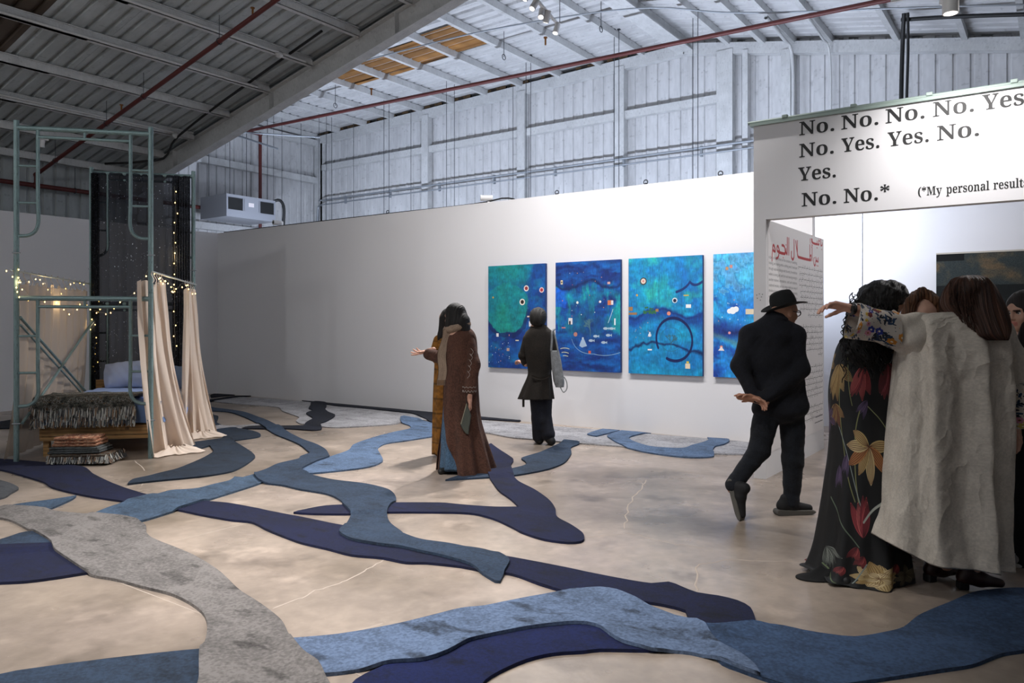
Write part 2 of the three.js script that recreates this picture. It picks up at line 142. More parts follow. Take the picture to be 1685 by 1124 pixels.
const RUGS = [
  ['pale', [[-12.96,-8.46],[-11.91,-8.44],[-11.15,-8.5],[-10.54,-8.16],[-9.67,-7.79],[-9.35,-7.48],[-9.02,-7.3],[-8.86,-7.33],[-8.55,-7.28],[-8.3,-7.34],[-8.12,-7.58],[-7.92,-8.0],[-7.92,-8.21],[-8.21,-8.65],[-7.82,-8.66],[-7.84,-8.91],[-8.44,-9.35],[-9.26,-9.35],[-10.47,-9.35],[-11.61,-9.37],[-12.87,-9.3],[-13.37,-9.17]], 'pale grey carpet along the bare white wall beneath a dark blue blot'],
  ['pale', [[-7.48,-8.56],[-6.93,-8.25],[-6.5,-8.12],[-6.25,-8.16],[-6.05,-8.1],[-5.74,-8.02],[-5.45,-8.05],[-5.11,-8.08],[-4.8,-8.13],[-4.59,-8.16],[-4.29,-8.21],[-3.82,-8.23],[-3.4,-8.28],[-3.18,-8.36],[-2.95,-8.48],[-2.82,-8.59],[-3.07,-9.36],[-3.69,-9.38],[-4.33,-9.33],[-5.04,-9.3],[-5.88,-9.23],[-6.61,-9.19],[-7.5,-9.15]], 'pale grey carpet strip along the white wall beneath the four blue paintings'],
  ['ink', [[-11.81,-9.53],[-10.9,-9.54],[-10.04,-9.53],[-9.0,-9.52],[-8.44,-9.52],[-7.8,-9.51],[-7.3,-9.5],[-6.66,-9.51],[-6.58,-9.38],[-7.13,-9.29],[-7.5,-9.15],[-7.45,-8.59],[-7.59,-8.57],[-7.89,-8.74],[-8.46,-9.09],[-8.81,-9.14],[-9.72,-9.18],[-10.49,-9.18]], 'long narrow ink blue carpet edge pressed against the foot of the white wall'],
  ['ink', [[-11.22,-9.31],[-10.85,-9.32],[-10.4,-8.97],[-10.12,-8.7],[-9.74,-8.44],[-9.34,-8.23],[-9.12,-8.0],[-8.84,-7.62],[-8.73,-7.42],[-8.43,-7.19],[-8.32,-7.06],[-8.36,-6.96],[-8.69,-6.88],[-8.82,-6.82],[-9.01,-6.68],[-9.29,-6.5],[-9.4,-6.66],[-9.26,-6.86],[-9.04,-7.04],[-8.85,-7.21],[-9.1,-7.51],[-9.28,-7.74],[-9.89,-8.11],[-10.14,-8.45],[-10.4,-8.58],[-10.75,-8.91]], 'ink blue carpet cutout with a wavy neck and a long foot near the white wall'],
  ['mid', [[-11.67,-7.04],[-11.39,-7.18],[-11.04,-7.19],[-10.79,-7.12],[-10.16,-6.68],[-9.76,-6.49],[-9.7,-6.23],[-9.95,-6.01]], 'mid blue carpet end with a ragged edge behind the cream curtains'],
  ['pale', [[-9.61,-6.18],[-9.74,-6.49],[-9.58,-6.7],[-9.52,-6.94],[-9.34,-6.87],[-9.44,-6.68],[-9.34,-6.48],[-9.38,-6.16]], 'thin pale carpet sliver beside the blue leaf shaped carpet'],
  ['mid', [[-9.35,-6.11],[-9.41,-6.37],[-9.26,-6.47],[-8.9,-6.43],[-8.6,-6.3],[-8.44,-6.14],[-8.43,-5.92],[-8.43,-5.76],[-8.89,-5.93]], 'small leaf shaped mid blue carpet beside the cream curtains'],
  ['mid', [[-6.96,-3.66],[-7.13,-3.8],[-7.17,-3.98],[-7.21,-4.1],[-7.29,-4.35],[-7.61,-4.82],[-7.86,-5.11],[-7.98,-5.2],[-8.33,-5.38],[-8.18,-5.11],[-8.28,-5.09],[-8.9,-5.37],[-8.74,-5.42],[-8.73,-5.67],[-8.73,-5.88],[-8.45,-5.78],[-8.02,-5.6],[-7.55,-5.4],[-7.25,-5.24],[-7.11,-5.11],[-6.88,-4.84],[-6.71,-4.57],[-6.71,-4.32],[-6.79,-4.1],[-6.88,-3.91]], 'curved mid blue carpet sweeping to a point in front of the cream curtains'],
  ['ink', [[-12.86,-7.76],[-13.05,-8.21],[-13.31,-8.7],[-13.5,-9.33],[-13.25,-9.48],[-13.18,-9.1],[-12.96,-8.47],[-12.8,-8.06],[-12.5,-7.54]], 'narrow ink blue carpet strip by the far corner of the white walls'],
  ['ink', [[-14.04,-9.08],[-14.27,-9.31],[-13.92,-9.4],[-13.69,-9.41],[-13.69,-9.18],[-13.63,-8.84]], 'small dark carpet scrap lying in the far wall corner'],
  ['ink', [[-13.11,-4.62],[-12.9,-4.86],[-12.97,-5.06],[-12.84,-5.33],[-11.81,-4.98],[-11.94,-4.66],[-12.37,-4.35]], 'dark carpet strip by the white wall behind the scaffold bed'],
  ['navy', [[-9.97,-3.33],[-9.37,-3.53],[-8.74,-3.72],[-8.18,-3.83],[-7.66,-3.7],[-6.9,-3.57],[-6.25,-3.54],[-5.87,-3.65],[-5.53,-3.76],[-5.01,-3.79],[-4.67,-3.81],[-4.26,-3.83],[-3.95,-3.87],[-3.72,-3.89],[-3.56,-3.89],[-3.31,-3.89],[-3.07,-3.9],[-2.86,-3.93],[-2.61,-3.95],[-2.41,-3.96],[-2.31,-3.96],[-2.1,-3.97],[-1.89,-4.0],[-1.82,-4.08],[-1.73,-4.05],[-1.62,-4.01],[-1.51,-4.03],[-1.4,-4.02],[-1.31,-3.96],[-1.22,-3.77],[-1.22,-3.69],[-1.29,-3.59],[-1.39,-3.53],[-1.47,-3.58],[-1.54,-3.68],[-1.57,-3.73],[-1.69,-3.74],[-1.83,-3.71],[-2.01,-3.64],[-2.19,-3.61],[-2.41,-3.63],[-2.58,-3.67],[-2.68,-3.67],[-2.84,-3.62],[-2.96,-3.61],[-3.18,-3.54],[-3.29,-3.47],[-3.48,-3.45],[-3.68,-3.38],[-3.9,-3.38],[-4.16,-3.37],[-4.4,-3.4],[-4.63,-3.44],[-4.89,-3.5],[-5.06,-3.45],[-5.38,-3.41],[-5.68,-3.39],[-6.2,-3.31],[-6.79,-3.21],[-7.36,-3.19],[-7.67,-3.25],[-8.14,-3.27],[-8.69,-3.27],[-9.3,-3.11]], 'long deep navy carpet runner crossing the floor from the scaffold bed'],
  ['blue', [[-4.71,-5.5],[-4.74,-5.73],[-4.77,-5.96],[-4.63,-6.02],[-4.53,-6.32],[-4.53,-6.57],[-4.64,-6.72],[-4.79,-6.87],[-4.84,-7.34],[-5.04,-8.16],[-4.8,-8.13],[-4.72,-7.8],[-4.5,-7.44],[-4.27,-6.92],[-4.21,-6.55],[-4.25,-6.26],[-4.31,-6.05],[-4.46,-5.83]], 'blue leaf shaped carpet passing under the navy hook beside the brown coat'],
  ['navy', [[-5.67,-7.48],[-5.37,-7.22],[-4.87,-6.81],[-4.77,-6.69],[-4.63,-6.45],[-4.27,-6.0],[-4.1,-5.84],[-3.79,-5.64],[-3.48,-5.39],[-3.27,-5.16],[-3.12,-4.95],[-2.92,-4.82],[-2.74,-4.68],[-2.66,-4.57],[-2.64,-4.49],[-2.7,-4.42],[-2.87,-4.39],[-3.08,-4.44],[-3.24,-4.52],[-3.49,-4.63],[-3.7,-4.66],[-3.85,-4.6],[-4.27,-4.31],[-4.47,-4.1],[-4.72,-3.93],[-4.87,-3.87],[-4.88,-3.92],[-4.85,-4.11],[-4.8,-4.2],[-4.62,-4.39],[-4.45,-4.56],[-4.14,-4.78],[-3.96,-4.83],[-3.71,-4.92],[-3.54,-5.04],[-3.75,-5.22],[-4.02,-5.42],[-4.28,-5.67],[-4.43,-5.82],[-4.67,-6.08],[-5.04,-6.41],[-5.51,-7.02]], 'navy carpet bent like a hook in the middle of the floor'],
  ['peri', [[-8.33,-8.66],[-8.37,-8.78],[-7.94,-8.66],[-7.53,-8.49],[-7.04,-8.32],[-6.59,-7.78],[-6.63,-7.48],[-6.67,-7.03],[-6.71,-6.73],[-6.58,-6.47],[-6.46,-6.34],[-6.0,-5.96],[-5.87,-5.82],[-5.78,-5.59],[-5.81,-5.37],[-6.01,-4.95],[-6.22,-5.0],[-6.43,-5.33],[-6.55,-5.69],[-6.71,-6.11],[-6.98,-6.45],[-7.19,-6.96],[-7.32,-7.46],[-7.38,-7.85],[-7.59,-8.08],[-7.94,-8.27]], 'light periwinkle blue carpet winding towards the mustard dress'],
  ['steel', [[-6.06,-2.9],[-6.24,-3.18],[-6.32,-3.5],[-6.39,-3.75],[-6.34,-3.82],[-6.27,-3.93],[-6.31,-4.12],[-6.34,-4.3],[-6.45,-4.43],[-6.36,-4.46],[-6.42,-4.67],[-6.24,-4.65],[-6.02,-4.43],[-5.81,-3.78],[-5.68,-3.38],[-5.59,-3.05],[-5.66,-2.95],[-5.89,-2.87]], 'straight steel blue carpet strip laid across the navy runner'],
  ['blue', [[-13.06,-8.0],[-12.88,-8.12],[-12.01,-7.82],[-11.51,-7.79],[-11.0,-7.73],[-10.23,-7.45],[-9.76,-7.27],[-9.06,-6.95],[-8.26,-6.55],[-7.75,-6.33],[-7.35,-6.19],[-6.97,-6.0],[-6.62,-5.75],[-6.52,-5.66],[-6.41,-5.39],[-6.23,-5.07],[-6.16,-5.0],[-5.99,-4.94],[-5.59,-4.89],[-5.26,-4.94],[-5.1,-4.94],[-4.85,-4.89],[-4.63,-4.75],[-4.46,-4.58],[-4.41,-4.47],[-4.26,-4.28],[-4.04,-4.09],[-3.78,-3.95],[-3.71,-3.89],[-3.51,-3.85],[-3.26,-3.9],[-3.15,-3.96],[-3.01,-3.96],[-2.79,-3.86],[-2.73,-3.78],[-2.68,-3.67],[-2.61,-3.53],[-2.64,-3.52],[-2.82,-3.6],[-2.96,-3.65],[-3.2,-3.67],[-3.33,-3.66],[-3.51,-3.66],[-3.65,-3.62],[-3.9,-3.59],[-4.09,-3.65],[-4.16,-3.71],[-4.24,-3.83],[-4.44,-4.07],[-4.55,-4.15],[-4.76,-4.27],[-4.82,-4.33],[-5.05,-4.43],[-5.22,-4.46],[-5.52,-4.44],[-5.76,-4.46],[-6.01,-4.42],[-6.23,-4.51],[-6.44,-4.65],[-6.53,-4.85],[-6.66,-5.06],[-6.7,-5.18],[-6.74,-5.42],[-6.84,-5.53],[-6.94,-5.74],[-7.02,-5.79],[-7.6,-6.1],[-8.44,-6.42],[-9.04,-6.7],[-9.7,-7.02],[-10.47,-7.34],[-11.21,-7.57],[-11.76,-7.44],[-12.07,-7.39]], 'long winding slate blue carpet snaking from the far wall over the navy runner'],
  ['peri', [[-5.05,-8.75],[-5.13,-9.41],[-4.98,-9.42],[-4.87,-9.32],[-4.86,-8.95],[-4.86,-8.66]], 'short pale blue carpet scrap touching the crescent carpet'],
  ['peri', [[-4.78,-8.81],[-4.83,-9.31],[-4.72,-9.43],[-4.45,-9.41],[-4.49,-9.11],[-4.46,-8.79],[-4.28,-8.55],[-3.92,-8.31],[-3.59,-8.4],[-3.57,-8.68],[-3.55,-8.97],[-3.57,-9.2],[-3.66,-9.39],[-3.41,-9.41],[-3.32,-9.24],[-3.29,-8.96],[-3.32,-8.8],[-3.25,-8.51],[-3.17,-8.34],[-3.13,-8.16],[-3.31,-7.98],[-3.58,-7.96],[-3.91,-8.03],[-4.28,-8.24],[-4.67,-8.64]], 'blue crescent shaped carpet at the foot of the painted wall'],
  ['slate', [[-8.63,-2.94],[-8.09,-3.05],[-7.6,-3.01],[-7.42,-2.88],[-7.27,-2.74],[-7.34,-2.5]], 'dark grey carpet edge beside the navy runner near the scaffold'],
  ['steel', [[-6.73,-2.54],[-6.92,-2.69],[-6.87,-2.96],[-6.85,-3.16],[-6.75,-3.08],[-6.53,-2.8],[-6.46,-2.64]], 'small steel blue carpet wedge pointing out from the wide grey carpet'],
  ['blue', [[-5.9,-1.97],[-5.89,-2.22],[-5.93,-2.31],[-5.96,-2.41],[-5.8,-2.49],[-5.32,-2.39],[-5.43,-2.26],[-5.79,-1.94]], 'blue carpet edge beside the navy carpet under the wide grey runner'],
  ['navy', [[-5.89,-1.97],[-5.68,-2.14],[-5.46,-2.35],[-5.25,-2.44],[-4.68,-2.39],[-4.62,-2.32],[-4.69,-2.23],[-4.75,-2.08],[-4.82,-1.95],[-4.92,-1.85],[-5.08,-1.7]], 'navy carpet end tucked under the wide grey runner'],
  ['blue', [[-3.72,-1.22],[-3.63,-1.37],[-3.61,-1.42],[-3.43,-1.69],[-3.29,-1.87],[-3.18,-2.0],[-3.06,-2.11],[-2.38,-1.67],[-3.05,-1.0]], 'broad blue carpet tucked under the lower end of the grey runner'],
  ['royal', [[-2.26,-1.96],[-2.38,-2.21],[-2.38,-2.33],[-2.36,-2.58],[-2.29,-2.83],[-2.21,-3.02],[-2.09,-3.23],[-1.92,-3.35],[-1.71,-3.33],[-1.55,-3.27],[-1.47,-3.23],[-1.52,-3.18],[-1.7,-3.06],[-1.75,-3.0],[-1.85,-2.9],[-1.91,-2.78],[-1.94,-2.62],[-1.94,-2.52],[-1.87,-2.24]], 'royal blue carpet showing from under the pale denim blue carpet'],
  ['denim2', [[-1.49,-3.55],[-1.37,-3.6],[-1.23,-3.75],[-1.18,-3.79],[-1.1,-3.82],[-1.01,-3.82],[-0.94,-3.83],[-0.79,-3.88],[-0.67,-4.04],[-0.62,-4.14],[-0.58,-4.36],[-0.48,-4.64],[-0.37,-4.93],[-0.21,-5.11],[-0.12,-5.17],[0.12,-5.31],[0.1,-4.48],[-0.13,-4.17],[-0.21,-4.07],[-0.31,-3.86],[-0.42,-3.72],[-0.58,-3.52],[-0.76,-3.31],[-0.9,-3.21],[-1.01,-3.21],[-1.12,-3.23],[-1.2,-3.25]], 'broad denim blue carpet curving past the brown boots'],
  ['denim', [[-2.95,-2.31],[-2.81,-2.46],[-2.67,-2.7],[-2.58,-2.94],[-2.53,-3.08],[-2.45,-3.18],[-2.4,-3.29],[-2.29,-3.5],[-2.19,-3.61],[-2.14,-3.66],[-2.07,-3.73],[-1.98,-3.75],[-1.85,-3.71],[-1.67,-3.66],[-1.57,-3.63],[-1.45,-3.58],[-1.39,-3.54],[-1.27,-3.41],[-1.15,-3.35],[-1.06,-3.27],[-1.02,-3.21],[-1.12,-3.23],[-1.26,-3.27],[-1.35,-3.27],[-1.42,-3.24],[-1.5,-3.18],[-1.64,-3.17],[-1.73,-3.21],[-1.81,-3.26],[-1.89,-3.26],[-1.95,-3.22],[-2.06,-3.09],[-2.16,-2.92],[-2.19,-2.86],[-2.23,-2.77],[-2.23,-2.62],[-2.26,-2.5],[-2.36,-2.4],[-2.46,-2.25],[-2.56,-2.15],[-2.67,-2.18],[-2.83,-2.24]], 'pale mottled denim blue carpet lying over the royal blue one'],
  ['grey', [[-7.37,-2.42],[-6.94,-2.61],[-6.67,-2.73],[-6.37,-2.82],[-6.07,-2.92],[-5.8,-3.0],[-5.58,-3.02],[-5.43,-2.99],[-5.24,-2.89],[-5.06,-2.84],[-4.51,-2.79],[-4.09,-2.7],[-3.69,-2.57],[-3.42,-2.51],[-3.15,-2.43],[-2.94,-2.32],[-2.75,-2.24],[-2.62,-2.21],[-2.52,-2.16],[-2.43,-2.12],[-2.13,-1.95],[-2.58,-1.63],[-2.91,-1.83],[-3.16,-1.99],[-3.23,-2.06],[-3.38,-2.17],[-3.53,-2.25],[-3.72,-2.3],[-3.95,-2.32],[-4.2,-2.29],[-4.46,-2.26],[-4.64,-2.22],[-5.05,-2.27],[-5.35,-2.32],[-5.56,-2.39],[-5.97,-2.44],[-6.37,-2.48],[-6.55,-2.46],[-6.95,-2.29]], 'wide pale grey carpet runner winding down the floor over the blue carpets'],
];

// ---------- surfaces ----------
const plasterBump = dataTex(512, (i, j, n) => 0.5 + 0.35 * (tfbm(i / n, j / n, 24, 4, 3) - 0.5) + 0.15 * (hash(i, j, 5) - 0.5), { data: true });
const fineBump = dataTex(256, (i, j, n) => tfbm(i / n, j / n, 32, 3, 9), { data: true });
const M = {};
M.plaster = mat({ color: srgb('#dddde0'), roughness: 0.82, bumpMap: plasterBump, bumpScale: 0.0008 });
const paintMap = dataTex(1024, (i, j, n) => { const a = tfbm(i / n, j / n, 6, 5, 21), b = tfbm(i / n, j / n * 0.25, 64, 3, 33), d = clamp((tfbm(i / n, j / n, 40, 3, 44) - 0.68) * 6); const v = 0.80 + 0.10 * (a - 0.5) + 0.07 * (b - 0.5) - 0.08 * d; return [v, v * 0.998, v * 0.99]; });
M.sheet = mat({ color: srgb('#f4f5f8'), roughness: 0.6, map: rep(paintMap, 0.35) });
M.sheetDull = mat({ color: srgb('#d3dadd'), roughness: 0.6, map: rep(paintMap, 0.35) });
M.steelWhite = mat({ color: srgb('#f2f4f6'), roughness: 0.55, map: rep(paintMap, 0.8) });
M.brownSheet = mat({ color: srgb('#4a3f36'), roughness: 0.7 });
M.amber = mat({ color: srgb('#a87a40'), roughness: 0.7, map: rep(dataTex(256, (i, j, n) => { const a = tfbm(i / n, j / n, 5, 4, 51); return [0.75 + 0.5 * (a - 0.4), 0.72 + 0.5 * (a - 0.4), 0.68 + 0.5 * (a - 0.4)]; }), 0.5) });
M.pipeRed = mat({ color: srgb('#54201d'), roughness: 0.5 });
M.galv = mat({ color: srgb('#9aa0a6'), roughness: 0.45, metalness: 0.6 });
M.wire = mat({ color: srgb('#3a3e44'), roughness: 0.5, metalness: 0.4 });
M.black = mat({ color: srgb('#141516'), roughness: 0.6 });
M.whitePlastic = mat({ color: srgb('#e8e8e8'), roughness: 0.4 });
M.rust = mat({ color: srgb('#5c4a34'), roughness: 0.9, map: dataTex(256, (i, j, n) => { const a = tfbm(i / n, j / n, 12, 4, 61); return a > 0.52 ? [0.85, 0.8, 0.7] : [0.35, 0.33, 0.3]; }) });

// ---------- floor ----------
{
  const X0 = -17, X1 = 8.2, Z0 = -14.2, Z1 = 4.2, nx = 300, nz = 220, P = [], U = [], C = [], I = [];
  for (let j = 0; j <= nz; j++) for (let i = 0; i <= nx; i++) { const x = lerp(X0, X1, i / nx), z = lerp(Z0, Z1, j / nz); P.push(x, 0, z); U.push(x / 5, z / 5);
    const w = fbm(x * 0.55 + 4, z * 0.55, 5, 71), q = fbm(x * 1.7 + 2 * w, z * 1.7, 4, 81), st = clamp((fbm(x * 0.9 + 9, z * 0.9 + 3, 5, 91) - 0.56) * 5), pale = clamp((fbm(x * 0.8 - 5, z * 1.1 + 8, 5, 101) - 0.58) * 5);
    let v = 0.93 + 0.5 * (w - 0.5) + 0.4 * (q - 0.5) - 0.36 * st + 0.14 * pale; C.push(v, v * (0.975 - 0.02 * st), v * (0.945 - 0.07 * st + 0.04 * pale)); }
  for (let j = 0; j < nz; j++) for (let i = 0; i < nx; i++) { const a = j * (nx + 1) + i, c = a + nx + 1; I.push(a, c, a + 1, a + 1, c, c + 1); }
  const g = new THREE.BufferGeometry(); g.setAttribute('position', new THREE.Float32BufferAttribute(P, 3)); g.setAttribute('uv', new THREE.Float32BufferAttribute(U, 2)); g.setAttribute('color', new THREE.Float32BufferAttribute(C, 3)); g.setIndex(I); g.computeVertexNormals();
  const slab = clean(span(X0, X1, -0.25, -0.002, Z0, Z1));
  const cmap = dataTex(2048, (i, j, n) => { const u = i / n, v = j / n, a = tfbm(u, v, 10, 6, 111), b = tfbm(u, v, 90, 3, 121), sp = hash(i >> 1, j >> 1, 7) > 0.9993 ? 0.12 : 0, dk = clamp((tfbm(u, v, 14, 4, 131) - 0.63) * 5), sc = clamp((tfbm(u * 1, v * 1, 26, 4, 141) - 0.64) * 6); const k = 0.86 + 0.22 * (a - 0.5) + 0.12 * (b - 0.5) + sp - 0.16 * dk + 0.09 * sc; return [k, k * 0.99, k * 0.975]; });
  M.concrete = mat({ color: srgb('#b8aca2'), roughness: 0.42, map: cmap, vertexColors: true, bumpMap: rep(fineBump, 6), bumpScale: 0.0006, roughnessMap: dataTex(512, (i, j, n) => { const v = 0.75 + 0.5 * (tfbm(i / n, j / n, 12, 4, 151) - 0.5); return [v, v, v]; }, { data: true }) });
  slab.setAttribute('color', new THREE.BufferAttribute(new Float32Array(slab.attributes.position.count * 3).fill(0.85), 3));
  const fl = struct('floor', [g, slab], M.concrete);
  // sawn joints and filled cracks: thin ridges of pale filler
  const filler = mat({ color: srgb('#ab9e92'), roughness: 0.8 });
  const strip = (pts, w) => { const P = [], I = []; pts.forEach(([x, z], i) => { const a = pts[Math.max(0, i - 1)], b = pts[Math.min(pts.length - 1, i + 1)], L = Math.hypot(b[0] - a[0], b[1] - a[1]), nx = -(b[1] - a[1]) / L * w / 2, nz = (b[0] - a[0]) / L * w / 2; P.push(x - nx, 0.0004, z - nz, x, 0.0016, z, x + nx, 0.0004, z + nz); if (i) { const k = 3 * i; for (const q of [0, 1]) I.push(k - 3 + q, k - 2 + q, k + q, k - 2 + q, k + 1 + q, k + q); } }); const G = new THREE.BufferGeometry(); G.setAttribute('position', new THREE.Float32BufferAttribute(P, 3)); G.setIndex(I); G.computeVertexNormals(); return G; };
  const wander = (a, b, n, amp, s) => Array.from({ length: n + 1 }, (_, i) => { const t = i / n, e = Math.min(1, 6 * t, 6 * (1 - t)); return [lerp(a[0], b[0], t) + amp * e * (fbm(t * 9, s, 4, s) - 0.5), lerp(a[1], b[1], t) + amp * e * (fbm(t * 9, s + 50, 4, s) - 0.5)]; });
  for (const x of [-9.9, -4.93, 0.05, 5]) obj('joint', strip([[x, -9.45], [x, 4]], 0.007), filler, fl);
  for (const z of [-7.25, -2.27, 2.7]) obj('joint', strip([[-14.4, z], [8, z]], 0.007), filler, fl);
  for (const [a, b, n, amp, s, w] of CRACKS) obj('filled_crack', strip(wander(a, b, n, amp, s), w), filler, fl);
}

// ---------- plaster partitions ----------
const HW = 3.37;
struct('wall_back', [span(-14.54, -2.4, 0, HW, -9.62, -9.5)], M.plaster);
struct('wall_left', [span(-14.56, -14.42, 0, HW, -9.62, 4)], M.plaster);
{ // lining of the room beyond the opening, two boards with an open joint
  const w = sgroup('wall_far');
  obj('panel', span(-3.6, -2.262, 0, HW, -11.72, -11.6), M.plaster, w); obj('panel', span(-2.25, 6, 0, HW, -11.72, -11.6), M.plaster, w); obj('backing', span(-3.6, 6, 0, HW, -11.78, -11.73), M.plaster, w);
}
struct('wall_right', span(8, 8.2, 0, 8, -14, 4.2), M.plaster);
struct('wall_front', span(-16.5, 8.2, 0, 8.4, 4, 4.2), M.plaster);

// ---------- corrugated sheeting ----------
function ribSheet(w, len, ribs = 4, out = 0.03, a = 0.036, b = 0.02) { // across x, along y, ribs folded towards -z
  const pitch = w / ribs, xs = []; for (let k = 0; k < ribs; k++) { const c = (k + 0.5) * pitch; xs.push([c - a, 0], [c - b, out], [c + b, out], [c + a, 0]); if (k < 0) xs.push(); }
  const pr = [[0.001, 0], ...xs, [w - 0.001, 0]], P = [], U = [], I = [];
  for (let i = 0; i < pr.length - 1; i++) { const [a, da] = pr[i], [b, db] = pr[i + 1], k = P.length / 3; for (const y of [0, len]) { P.push(a, y, -da, b, y, -db); U.push(a, y, b, y); } I.push(k, k + 1, k + 2, k + 1, k + 3, k + 2); }
  const g = new THREE.BufferGeometry(); g.setAttribute('position', new THREE.Float32BufferAttribute(P, 3)); g.setAttribute('uv', new THREE.Float32BufferAttribute(U, 2)); g.setIndex(I); g.computeVertexNormals(); return g;
}
const place = (m, o, ax, ay) => { const az = new THREE.Vector3().crossVectors(ax, ay).normalize(); const q = new THREE.Matrix4().makeBasis(ax.clone().normalize(), ay.clone().normalize(), az); q.setPosition(...o); m.applyMatrix4(q); m.updateMatrix(); return m; };
const SW = 0.96;
const yE = x => x < -5.79 ? 6.44 + 0.0283 * (x + 16.33) : 6.738 - 0.193 * (x + 5.79);   // undersides of the far roof's purlins
const yP = x => x < -1 ? 4.90 + 0.2165 * (x + 14.7) : 7.866 - 0.2165 * (x + 1);         // undersides of the hall roof's purlins
{ // far gable wall and its side wall
  const w = sgroup('wall_gable'); const sheets = {}; const H = x => yE(x) + 0.1;
  for (let x = -16.35; x < 7.8; x += SW) { const h = Math.max(H(x), H(x + SW)); const m = obj('wall_sheet', ribSheet(SW, h, 4), M.sheet, w); place(m, [x, 0, -13.85], V(1, 0, 0), V(0, 1, 0)); }
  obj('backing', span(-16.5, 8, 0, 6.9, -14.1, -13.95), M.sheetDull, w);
  for (const [x0, x1] of [[-16.35, -5.79], [-5.79, 4.5]]) obj('top_plate', bar([x0, yE(x0) - 0.06, -13.76], [x1, yE(x1) - 0.06, -13.76], 0.16, 0.2), M.steelWhite, w);
  obj('girt', bar([-16.3, 5.63, -13.76], [-4.95, 5.63, -13.76], 0.12, 0.15), M.steelWhite, w); obj('girt', bar([-16.3, 3.9, -13.76], [-4.95, 3.9, -13.76], 0.12, 0.15), M.steelWhite, w);
  for (const [x, t] of [[-16.2, 0.24], [-12.35, 0.2], [-9.55, 0.2], [-7.15, 0.2], [-5.0, 0.3], [-4.62, 0.1], [-3.9, 0.16]]) obj('post', span(x - t / 2, x + t / 2, 0, yE(x) - 0.1, -13.82, -13.66), M.steelWhite, w);
  for (const [x, t] of [[-16.2, 0.24]]) obj('post_lip', span(x + t / 2 - 0.015, x + t / 2, 0, yE(x) - 0.16, -13.72, -13.62), M.steelWhite, w);
  let x = -16.2; for (let k = 0; k < 16; k++) { const L = rr(0.35, 0.75), a = x, b = x + L; if (b < -5.5) obj('rusty_packing', bar([a, yE(a) + 0.09, -13.74], [b, yE(b) + 0.09, -13.74], 0.05, 0.05 + 0.03 * rnd()), M.rust, w); x += rr(0.6, 0.9); }
}
{
  const w = sgroup('wall_side');
  for (let z = -8.7; z > -13.8; z -= SW) { const m = obj('wall_sheet', ribSheet(SW, 6.55, 4), M.sheet, w); place(m, [-16.38, 0, z], V(0, 0, -1), V(0, 1, 0)); }
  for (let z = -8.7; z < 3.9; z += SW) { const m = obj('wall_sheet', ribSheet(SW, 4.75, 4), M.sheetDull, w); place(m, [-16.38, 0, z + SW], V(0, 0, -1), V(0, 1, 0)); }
  obj('backing', span(-16.6, -16.46, 0, 6.9, -14, 4), M.sheetDull, w);
  for (const y of [6.3, 5.3, 3.75]) obj('girt', span(-16.36, -16.22, y - 0.08, y + 0.08, -13.7, -8.75), M.steelWhite, w);
}
